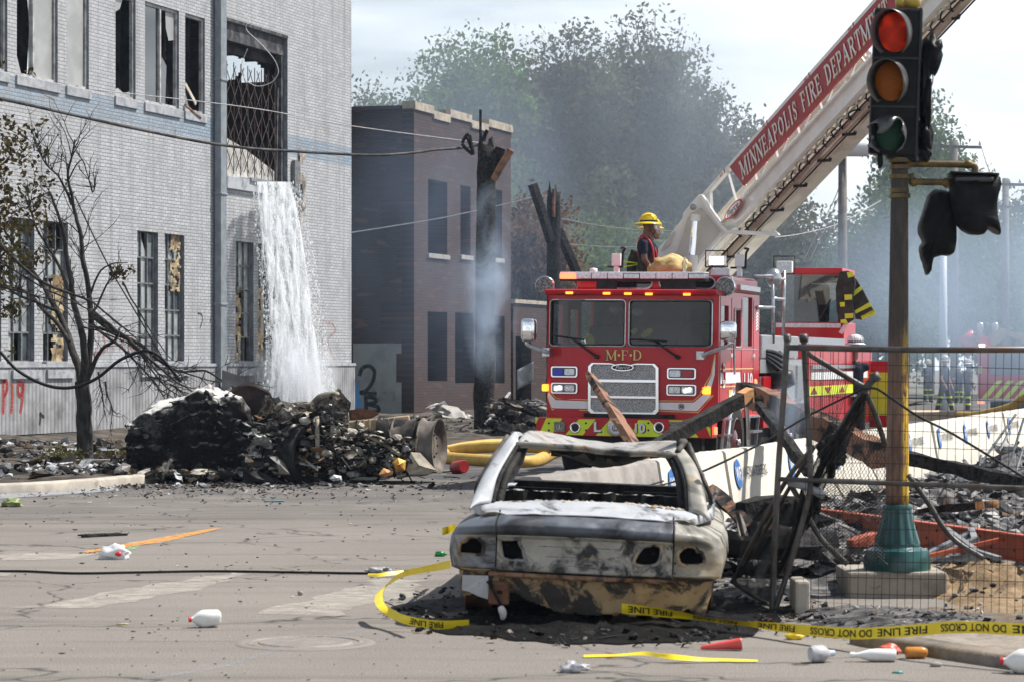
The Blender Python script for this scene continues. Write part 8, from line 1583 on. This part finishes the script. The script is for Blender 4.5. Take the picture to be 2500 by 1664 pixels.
for _ in range(700):
 sx=rr.uniform(-20,480);sy_=rr.uniform(1075,1160);D_=F*1.6/(sy_-HY);p=V(((sx-CX)/F*D_,D_,0));p.z=bedz(p.x,p.y)+.02;chunk(q,p,rr.uniform(.06,.3))
tag(q.build('charred_debris',bits_mat('bed_bits',[(.02,.02,.02),(.05,.045,.04),(.12,.115,.11),(.30,.30,.30),(.04,.03,.02),(.5,.52,.55),(.02,.02,.02),(.09,.06,.04)]),norm=False),'charred scraps scattered over the bed and gutter by the burned truck','debris',kind='stuff')
q=MB();rr=random.Random(6)
for k in range(9):y_=1092+4*k;q.bar(P(-60+rr.uniform(0,120),y_,50-k*.9),P(170+rr.uniform(0,170),y_+rr.uniform(-4,4),49-k*.9),.10,.02,(0,0,1),rr.uniform(-.4,.4))
tag(q.build('sheet_strips',mat('pale_metal_strip',(.40,.42,.44),(.2,.21,.22),.45,.5,scale=3)),'long pale metal strips fallen flat behind the scorched tree','metal strips',kind='stuff')
# ================================================================ water pouring from the loading door
def waterm():
 m,t,b,o=newmat('falling_water');b.inputs['Base Color'].default_value=(.86,.88,.9,1);b.inputs['Roughness'].default_value=.4;b.inputs['Specular IOR Level'].default_value=.4
 tr=t.nodes.new('ShaderNodeBsdfTranslucent');tr.inputs[0].default_value=(.85,.88,.9,1);mx=t.nodes.new('ShaderNodeMixShader');mx.inputs[0].default_value=.5;tp_=t.nodes.new('ShaderNodeBsdfTransparent');m2=t.nodes.new('ShaderNodeMixShader');m2.inputs[0].default_value=.22
 t.links.new(b.outputs[0],mx.inputs[1]);t.links.new(tr.outputs[0],mx.inputs[2]);t.links.new(mx.outputs[0],m2.inputs[1]);t.links.new(tp_.outputs[0],m2.inputs[2]);t.links.new(m2.outputs[0],o.inputs[0]);return m
q=MB();rr=random.Random(9);wl=[(626,712,446),(632,728,520),(640,745,620),(652,760,720),(662,772,820),(660,785,920),(645,800,1000)]
def wx(sy):
 for a,b in zip(wl,wl[1:]):
  if sy<=b[2]:k=(sy-a[2])/(b[2]-a[2]);return a[0]+(b[0]-a[0])*k,a[1]+(b[1]-a[1])*k
 return wl[-1][:2]
OV,OF=[V(p)for p in((1,0,0),(-1,0,0),(0,1,0),(0,-1,0),(0,0,1),(0,0,-1))],[(0,2,4),(2,1,4),(1,3,4),(3,0,4),(2,0,5),(1,2,5),(3,1,5),(0,3,5)]
for _ in range(24000):
 sy_=446+555*rr.random()**.85;a,b=wx(sy_);k=(sy_-446)/555;core=rr.random()<.66
 u=.5+rr.gauss(0,.19)if core else rr.uniform(-.12,1.22);st_k=nz((u*9,sy_*.006,2),1,3)
 if core and st_k<-.10 and rr.random()<.75:continue
 if not core and rr.random()<.45*(1-k):continue
 D_=74.3+u*3.2-.35-k*.9+rr.uniform(-.35,.1);p=P(a+(b-a)*u,sy_,D_);s=.009+.02*rr.random()**3;ln=rr.uniform(1.0,2.6)
 q.add([p+V((o_.x*s,o_.y*s,o_.z*s*ln))for o_ in OV],OF)
for lay in range(4):
 def sheet(u,v):
  sy_=444+560*v;a,b=wx(sy_);D_=74.1+u*3.2-.35-v*.9-.12*lay;return P(a+(b-a)*(.02+.96*u)+4*nz((u*6,v*3,lay)),sy_,D_+.18*nz((u*7,v*4,lay+5),1,3))
 q.mi=1;q.grid(sheet,40,60)
q.mi=0
mS,t,b,o=newmat('water_sheet');v=objco(t,(2.6,.6,.34));b.inputs['Base Color'].default_value=(.84,.87,.9,1);b.inputs['Roughness'].default_value=.5
tr=t.nodes.new('ShaderNodeBsdfTranslucent');tr.inputs[0].default_value=(.84,.87,.9,1);ms_=t.nodes.new('ShaderNodeMixShader');tp_=t.nodes.new('ShaderNodeBsdfTransparent');m2=t.nodes.new('ShaderNodeMixShader')
t.links.new(b.outputs[0],ms_.inputs[1]);t.links.new(tr.outputs[0],ms_.inputs[2]);t.links.new(ramp(t,noise_out(t,v,3.2,9,.78,.3),[(.45,0.0),(.58,.72)]),m2.inputs[0]);t.links.new(tp_.outputs[0],m2.inputs[1]);t.links.new(ms_.outputs[0],m2.inputs[2]);t.links.new(m2.outputs[0],o.inputs[0])
tag(q.build('falling_water',[waterm(),mS],norm=False,smooth=True),'white torrent of water pouring from the broken loading door down the brick wall','water',kind='stuff')
# ================================================================ hose, litter, tape
q=MB();q.tube(curve_pts([G(1350,1088,.08),G(1290,1084,.08),G(1200,1084,.08),G(1120,1094,.08),G(1086,1106,.08),G(1100,1118,.08),G(1180,1124,.08),G(1260,1128,.08),G(1310,1124,.08),G(1350,1104,.09),G(1400,1086,.1)],8),.11,12);o=q.build('fire_hose',M_HOSE,smooth=True);tag(o,'thick yellow fire hose looped on the street left of the fire truck','hose')
q=MB();q.tube(curve_pts([G(1092,1103,.1),G(1150,1093,.2),G(1250,1089,.25),G(1340,1092,.25)],8),.10,12);tag(q.build('fire_hose',M_HOSE,smooth=True),'second yellow hose run lying over the loop left of the fire truck','hose')
p=G(1121,1139,.1);t_=thing('red_canister','red canister lying on its side in the street beyond the burned sedan','canister',p);Mx=Matrix.Translation(p)@V((.55,-.8,.1)).to_track_quat('Z','Y').to_matrix().to_4x4();q=MB();q.lathe([(.0,-.14),(.085,-.14),(.1,-.12),(.1,.12),(.09,.14),(0,.14)],Mx,18);q.build('body',mat('canister_red',(.42,.03,.035),(.3,.02,.025),.35,scale=5),t_,smooth=True,auto=40);q=MB();q.lathe([(.03,-.2),(.03,-.14)],Mx,10);q.tube(curve_pts([p+V((-.05,0,-.06)),p+V((-.25,.1,-.08)),p+V((-.5,.05,-.08))],4),.012,5);q.build('valve',M_BLACK,t_)
def rope(lab,pts,r_,m=M_CABLE):q=MB();q.tube(curve_pts(pts,8),r_,6);tag(q.build('rope',m,smooth=True),lab,'rope')
rope('thin black rope lying straight across the road to the tape',[G(-40,1393,.012),G(60,1393,.012),G(180,1398,.012),G(320,1396,.012),G(520,1393,.012),G(740,1396,.012),G(900,1398,.012),G(960,1396,.012),G(1030,1386,.02),G(1092,1372,.03)],.011)
q=MB();A=G(200,1308,.015);B=G(310,1303,.012);q.bar(A,B,.03,.02);
for k in range(12):q.blob(A.lerp(B,k/14)+V((0,.03,.01)),(.05,.04,.012),1,.5,2,None,k)
tag(q.build('charred_strip',M_CHAR),'flat charred strip lying on the road beyond the orange line','strip')
M_JUG=mat('milky_plastic',(.72,.72,.70),(.62,.62,.60),.3,scale=6);M_CAP=mat('red_cap',(.62,.02,.03),rough=.35)
def jug(lab,p,rz,s,crush,cap=M_CAP,lean=0,name='plastic_jug'):
 t_=thing(name,lab,'jug',p);Mx=Matrix.Translation(p+V((0,0,.075*s)))@Matrix.Rotation(rz,4,'Z')@Matrix.Rotation(R(90+lean),4,'Y')@Matrix.Scale(s,4)
 q=MB();q.lathe([(0,-.12),(.06,-.12),(.078,-.10),(.08,.0),(.078,.04),(.06,.08),(.034,.115),(.022,.13),(.022,.145)],Mx,20,lambda a,h:(1+.12*abs(math.sin(2*a))-crush*max(0,math.sin(a*1.0+1))*max(0,(.04-h)*6)),cap=True);q.tube(curve_pts([Mx@V((.055,0,.09)),Mx@V((.10,0,.08)),Mx@V((.105,0,.02)),Mx@V((.075,0,-.01))],4),.013*s,7);q.build('body',M_JUG,t_,smooth=True,auto=50)
 q=MB();q.lathe([(.024,.14),(.025,.165),(0,.166)],Mx,12);q.build('cap',cap,t_);return t_
jug('empty milky plastic jug with red cap lying crushed on the road in the foreground',G(505,1530),R(200),.72,.35)
q=MB();p=G(505,1520);t_=bpy.data.objects[-1]if 0 else None
def bag(lab,p,sz,m,seed,n=3,am=.55,name='plastic_bag',cat='bag'):
 q=MB();q.blob(p+V((0,0,sz[2]*.75)),sz,n,am,1.8,None,seed);return tag(q.build(name,m,smooth=True),lab,cat)
M_WBAG=mat('white_plastic_bag',(.70,.70,.70),(.55,.55,.56),.4,scale=9)
o=bag('crumpled white bag with a red spot lying by the orange line',G(281,1364),(.13,.06,.07),M_WBAG,3);q=MB();q.blob(G(292,1364)+V((0,-.06,.05)),(.03,.02,.02),2,.2);q.build('red_spot',M_CAP,o)
bag('wilted pale green leaves lying at the left kerb',G(30,1236),(.10,.08,.05),mat('pale_green_leaf',(.27,.31,.13),(.15,.19,.07),.6,scale=10),5,3,.8,'cabbage_leaves','leaves')
bag('small crumpled bright green bag lying left of the burned sedan',G(1075,1357),(.045,.03,.028),mat('green_plastic',(.01,.33,.08),(.01,.2,.05),.35,scale=12),7)
bag('crumpled clear plastic wrap on the rope by the yellow tape',G(925,1398),(.10,.05,.03),mat('clear_wrap',(.55,.56,.57),(.3,.3,.31),.2,scale=14),8)
bag('flat torn blue scrap lying in the middle of the road',G(672,1224),(.12,.05,.012),mat('blue_scrap',(.08,.2,.28),(.04,.1,.14),.5,scale=9),9,2,.5,'blue_scrap','scrap')
bag('crumpled white and grey foil wrapper at the bottom edge',G(1398,1640),(.075,.045,.03),mat('foil_wrap',(.62,.62,.64),(.25,.24,.26),.3,.3,scale=14),12,3,.8,'foil_wrapper','wrapper')
bag('small teal scrap on the road below the white bottle',G(2192,1642),(.035,.02,.008),mat('teal_scrap',(.05,.25,.22),rough=.5),14,2,.5,'teal_scrap','scrap')
bag('smooth grey stone on the road below the amber bottle',G(2285,1626),(.035,.025,.016),mat('grey_stone',(.28,.26,.24),(.2,.19,.17),.8,scale=9),15,2,.15,'stone','stone')
bag('thin yellow-brown leaf scrap on the road left of the jug',G(300,1524),(.04,.012,.006),mat('yellow_leaf',(.45,.36,.12),rough=.7),16,2,.4,'leaf_scrap','leaf')
bag('grey round pebble on the road right of the crosswalk bar',G(733,1452),(.022,.02,.02),mat('grey_stone',(.28,.26,.24)),17,2,.3,'stone','stone')
p=G(1768,1586);t_=thing('plastic_funnel','translucent red plastic cone lying on the road right of the sedan','cone',p);Mx=Matrix.Translation(p+V((0,0,.03)))@Matrix.Rotation(R(-4),4,'Z')@Matrix.Rotation(R(84),4,'Y');q=MB();q.lathe([(.012,-.14),(.036,.10),(.038,.105),(.034,.10),(.010,-.14)],Mx,20,cap=False);q.build('body',mat('coral_plastic',(.72,.10,.09),(.6,.07,.06),.3,scale=6),t_,smooth=True)
def bottle(lab,p,rz,prof_,m,capm,name='plastic_bottle',labm=None,lb=None):
 t_=thing(name,lab,'bottle',p);r0=max(r_ for r_,h in prof_);Mx=Matrix.Translation(p+V((0,0,r0)))@Matrix.Rotation(rz,4,'Z')@Matrix.Rotation(R(90),4,'Y');q=MB();q.lathe(prof_,Mx,20);q.build('body',m,t_,smooth=True,auto=50);h1=prof_[-1][1]
 if capm:q=MB();q.lathe([(.017,h1-.005),(.018,h1+.02),(0,h1+.021)],Mx,12);q.build('cap',capm,t_)
 if labm:q=MB();q.lathe([(lb[2],lb[0]),(lb[2],lb[1])],Mx,20,cap=False);q.build('label_band',labm,t_)
 return t_
bottle('long white plastic bottle with blue emblem lying near the right kerb',G(2140,1614),R(178),[(0,-.11),(.03,-.11),(.036,-.10),(.038,.0),(.034,.04),(.022,.08),(.014,.11),(.013,.13)],M_JUG,M_STRW)
c=G(2147,1606)+V((0,-.039,.035));q=MB();q.lathe([(.0,.0),(.022,.001)],Matrix.Translation(c)@Matrix.Rotation(R(90),4,'X'),18,cap=False);q.bar(c+V((-.09,.003,.0)),c+V((-.03,.002,.0)),.004,.012);o=q.build('blue_emblem',mat('bottle_blue',(.02,.07,.35),rough=.4),[x for x in bpy.data.objects if x.name.startswith('plastic_bottle')][-1])
bottle('grey dented plastic bottle lying end-on beside the long white bottle',G(1998,1616),R(20),[(0,-.05),(.04,-.05),(.05,-.03),(.05,.03),(.03,.055),(.02,.07),(.02,.08)],mat('dusty_clear_plastic',(.5,.51,.53),(.3,.3,.32),.25,scale=9),mat('pale_blue_cap',(.3,.4,.6)))
bottle('clear bottle with amber liquid lying behind the long white bottle',G(2236,1606),R(4),[(0,-.06),(.03,-.06),(.034,-.05),(.034,.04),(.026,.06),(.02,.066)],mat('amber_liquid',(.55,.22,.03),(.35,.13,.02),.15,scale=4),None)
bag('crumpled red wrapper behind the long white bottle',G(2168,1596),(.065,.03,.03),mat('red_wrapper',(.65,.12,.08),(.45,.06,.05),.4,scale=8),22,3,.6,'red_wrapper','wrapper')
jug('white plastic jug with green-blue label lying at the right edge',G(2505,1642),R(170),.85,.1,M_CAP);q=MB();c=G(2500,1632)+V((.02,-.07,.07));q.grid(lambda u,v:c+V((-.03+.09*u,.01*abs(u-.5),-.05+.1*v)),4,4);q.build('label_patch',mat('green_label',(.12,.4,.3),(.15,.25,.5),.4,scale=12),[x for x in bpy.data.objects if x.name.startswith('plastic_jug')][-1])
bag('small yellow packet lying under the tape by the fence foot',G(1938,1560),(.055,.03,.025),mat('yellow_pack',(.65,.5,.02),(.4,.3,.02),.5,scale=9),25,3,.4,'yellow_packet','packet')
M_TAPE=mat('yellow_tape',(.78,.60,.01),(.70,.53,.01),.35,scale=9);M_TTXT=mat('tape_ink',(.03,.03,.02),rough=.6)
def tape(lab,path,width,ups,texts=(),twist=0.0):
 P3=curve_pts(path,10);nU=len(ups)-1
 def up(i):k=i/(len(P3)-1)*nU;a=int(min(nU-1e-6,k));return V(ups[a]).lerp(V(ups[a+1]),k-a).normalized()
 at,L,_=ribbon(P3,width,up);N=max(10,int(L/.02));q=MB();S_=[(lambda p:(CX+F*p.x/p.y,k*L/400))(at(k*L/400,0))for k in range(401)]
 sfor=lambda x:min(S_,key=lambda e:abs(e[0]-x))[1]
 texts=[(sfor(a),sfor(b)-sfor(a),c)if a>100 else(a,b,c)for a,b,c in texts]
 q.grid(lambda u,v:at(u*L,v*2-1)+V((0,.004*math.sin(u*L*22)+.008*nz((u*L*4,v*1.5,2)),.003*math.sin(v*3.1))),N,4);o=q.build('barrier_tape',M_TAPE,smooth=True,norm=False);tag(o,lab,'tape')
 q=MB()
 for s0,ln,body in[(a if a>=0 else L+a,b,c)for a,b,c in texts]:put_text(q,body,lambda u,v:at(s0+ln*(1-u),-.66+1.32*(1-v))+V((0,.004*math.sin((s0+ln*(1-u))*22)+.008*nz(((s0+ln*(1-u))*4,(.19+.62*(1-v))*1.5,2))-.0035,.0)),0,.02)
 if texts:q.build('lettering',M_TTXT,o,norm=False)
 return L
tpp=[(1518,1484,17.0,.02),(1580,1490,16.95,.0),(1680,1503,16.85,0),(1760,1515,16.7,0),(1850,1524,16.6,0),(1960,1536,16.2,0),(2080,1545,15.8,0),(2200,1540,15.45,0),(2330,1530,15.15,0),(2450,1533,14.9,0),(2560,1540,14.7,0)]
tape('long yellow caution tape with upside-down black lettering strung across the right foreground',[P(a,b,c)for a,b,c,d in tpp],.068,[(0,-.2,1),(0,-.5,.9),(0,-.9,.4),(0,-.8,.5),(0,-.3,1),(0,0,1),(0,0,1),(0,0,1),(0,0,1)],[(1535,1640,'FIRE LINE'),(1690,1800,'NOT CROSS'),(1850,1940,'FIRE LINE'),(1978,2128,'DO NOT CROSS'),(2142,2262,'FIRE LINE'),(2296,2456,'DO NOT CROSS'),(2470,2556,'LINE')])
tape('twisted yellow caution tape looping on the road left of the burned sedan',[P(1100,1376,16.6),P(1040,1388,17.0),P(985,1400,17.3),P(945,1425,17.6),P(926,1450,17.5),P(930,1475,17.2),P(962,1500,17.0),P(1000,1514,16.9),P(1060,1524,16.9),P(1145,1522,17.0)],.06,[(0,-.4,.9),(0,-.7,.7),(.3,-.6,.8),(.8,.2,.3),(.9,.1,.3),(.5,-.3,.7),(0,-.2,1),(0,-.4,.9)],[(-.40,.22,'FIRE LINE')])
tape('loose strip of yellow tape lying flat on the road below the burned sedan',[G(1425,1600,.01),G(1500,1598,.012),G(1570,1594,.03),G(1640,1602,.035),G(1720,1608,.02),G(1800,1610,.012),G(1850,1611,.01)],.045,[(0,1,.2),(0,1,.2),(0,.8,.6),(0,1,.3),(0,1,.1)])
tape('short bit of yellow tape peeping out beyond the left side of the burned sedan',[P(1080,1296,20.0),P(1095,1292,20.0),P(1112,1286,20.1)],.06,[(0,-.2,1),(0,-.4,1)])
tape('scrap of yellow tape lying by the clear plastic wrap',[G(898,1402,.01),G(925,1402,.02),G(955,1398,.03),G(985,1396,.03)],.05,[(0,1,.4),(0,1,.6),(0,.8,.6)])
q=MB();rr=random.Random(17)
for _ in range(520):
 sy_=1160+500*rr.random()**1.3;sx=rr.uniform(-30,1500);g_=G(sx,sy_,.006)
 if g_.x<kerbx(g_.y)+.1 if g_.y<60 else False:continue
 s=rr.uniform(.004,.013)*(1+(g_.y-14)*.05);q.blob(g_,(s*rr.uniform(.5,1.8),s*rr.uniform(.4,1),s*.3),1,.4,1.4,Matrix.Rotation(rr.uniform(0,6),4,'Z'),rr.random()*70)
tag(q.build('road_litter',bits_mat('litter_bits',[(.02,.02,.02),(.03,.03,.03),(.05,.045,.04),(.10,.09,.08),(.55,.53,.5),(.03,.03,.03),(.15,.13,.11),(.3,.28,.25),(.02,.02,.02),(.16,.09,.05)]),norm=False),'fine black and pale scraps littering the road','litter',kind='stuff')
rr=random.Random(27)
q=MB();rr=random.Random(12)
for sx,sy_,s_ in((1062,985,.8),(1085,998,.7),(1110,1005,.8),(1140,1012,.6),(1075,1012,.7),(1085,1022,.5),(1108,1018,.5)):chunk(q,P(sx,sy_,74),s_,.1)
tag(q.build('crumpled_sheet',mat('pale_crumple',(.40,.38,.35),(.2,.19,.18),.8,scale=2),solid=.02),'pale crumpled sheet heaped before the red brick doorway','sheet')
for k,(a,b,w_,lab)in enumerate((((1185,1035),(1245,957),.05,'thin pale stick leaning by the foot of the smoking pole'),((1200,1000),(1320,1030),.22,'black charred timber lying right of the smoking pole'),((1230,975),(1325,1010),.2,'second charred timber slanting beside the fire truck bumper'),((1210,1040),(1325,1058),.24,'third charred timber low before the fire truck bumper'))):beam('charred_beam',lab,[P(*a,60-k),P(*b,61-k)],w_,w_*.8,M_WOODCHAR if k else WG,rough=.2 if k else .03)
q=MB();q.grid(lambda u,v:P(1262+40*u,902+48*v-20*u,66)+V((0,.1*math.sin(u*3),0)),6,6);tag(q.build('metal_sheet',M_GALV,smooth=True,solid=.02),'pale metal sheet leaning left of the fire truck','metal sheet')
q=MB()
for _ in range(900):sx=rr.uniform(1000,1345);sy_=rr.uniform(1018,1062);D_=F*1.68/(sy_-HY);chunk(q,P(sx,sy_,D_),rr.uniform(.06,.32))
for _ in range(250):sx=rr.uniform(1195,1330);D_=rr.uniform(58,64);chunk(q,P(sx,rr.uniform(980,1050),D_),rr.uniform(.1,.4))
tag(q.build('rubble',bits_mat('far_rubble_bits',[(.02,.02,.022),(.05,.05,.055),(.12,.12,.125),(.3,.29,.28),(.03,.03,.03),(.2,.17,.14),(.06,.05,.05)]),norm=False),'low burnt rubble before the red brick building','rubble',kind='stuff')
q=MB();A=[(850,996),(852,960),(858,930),(868,935),(872,965),(880,995)];q.prism(A,.5,T=lambda x,y,h:P(x+6,y-2,83+h));tag(q.build('blue_tarp',mat('blue_tarp',(.05,.22,.5),(.04,.16,.4),.5,scale=3)),'bright blue tarp leaning at the corner of the white building','tarp')
# ================================================================ smoke and haze
def smoke(label,sx0,sx1,sy0,sy1,D,dp,mt):
 a,b=P(sx0,sy1,D),P(sx1,sy0,D);q=MB();q.bx(0,b.x-a.x,0,dp,0,b.z-a.z);o=q.build('smoke',mt);o.location=(a.x,D-dp/2,max(.2,a.z));tag(o,label,'smoke',kind='stuff')
S_COL=(.60,.74,.93)
smoke('thin blue-white smoke rising in front of the thick charred pole',1120,1275,430,960,61,1.6,smoke_mat('pole_smoke',2.3,S_COL,1.25,.44,.66))
smoke('soft smoke drifting across the red brick building',760,1480,150,1080,70,8,smoke_mat('brick_smoke',.055,(.50,.66,.93),.55,.36,.70,.5))
smoke('grey-blue smoke drifting behind the truck and fence',1850,3100,480,1130,64,14,smoke_mat('street_smoke',.17,S_COL,.3,.30,.72,.4))
smoke('thin smoke veil hanging before the far trees',100,3000,-350,960,112,10,smoke_mat('veil_smoke',.058,(.66,.76,.88),.12,.25,.75,.55))
smoke('white spray drifting at the foot of the falling water',610,840,850,1050,74,3.5,smoke_mat('spray',2.2,(.9,.94,1),.9,.34,.7))
smoke('faint smoke curling up from the beams behind the fence',1870,2010,900,1130,27.5,1.2,smoke_mat('beam_smoke',1.6,S_COL,2.2,.46,.74))
q=MB();q.bx(-355,355,-45,485,-1.2,34);hm,t,b,o=newmat('haze_air');t.nodes.remove(b);pv=t.nodes.new('ShaderNodeVolumePrincipled');pv.inputs['Color'].default_value=(.62,.78,1,1);pv.inputs['Density'].default_value=.00022;pv.inputs['Anisotropy'].default_value=.3;t.links.new(pv.outputs[0],o.inputs['Volume'])
tag(q.build('haze',hm),kind='stuff')
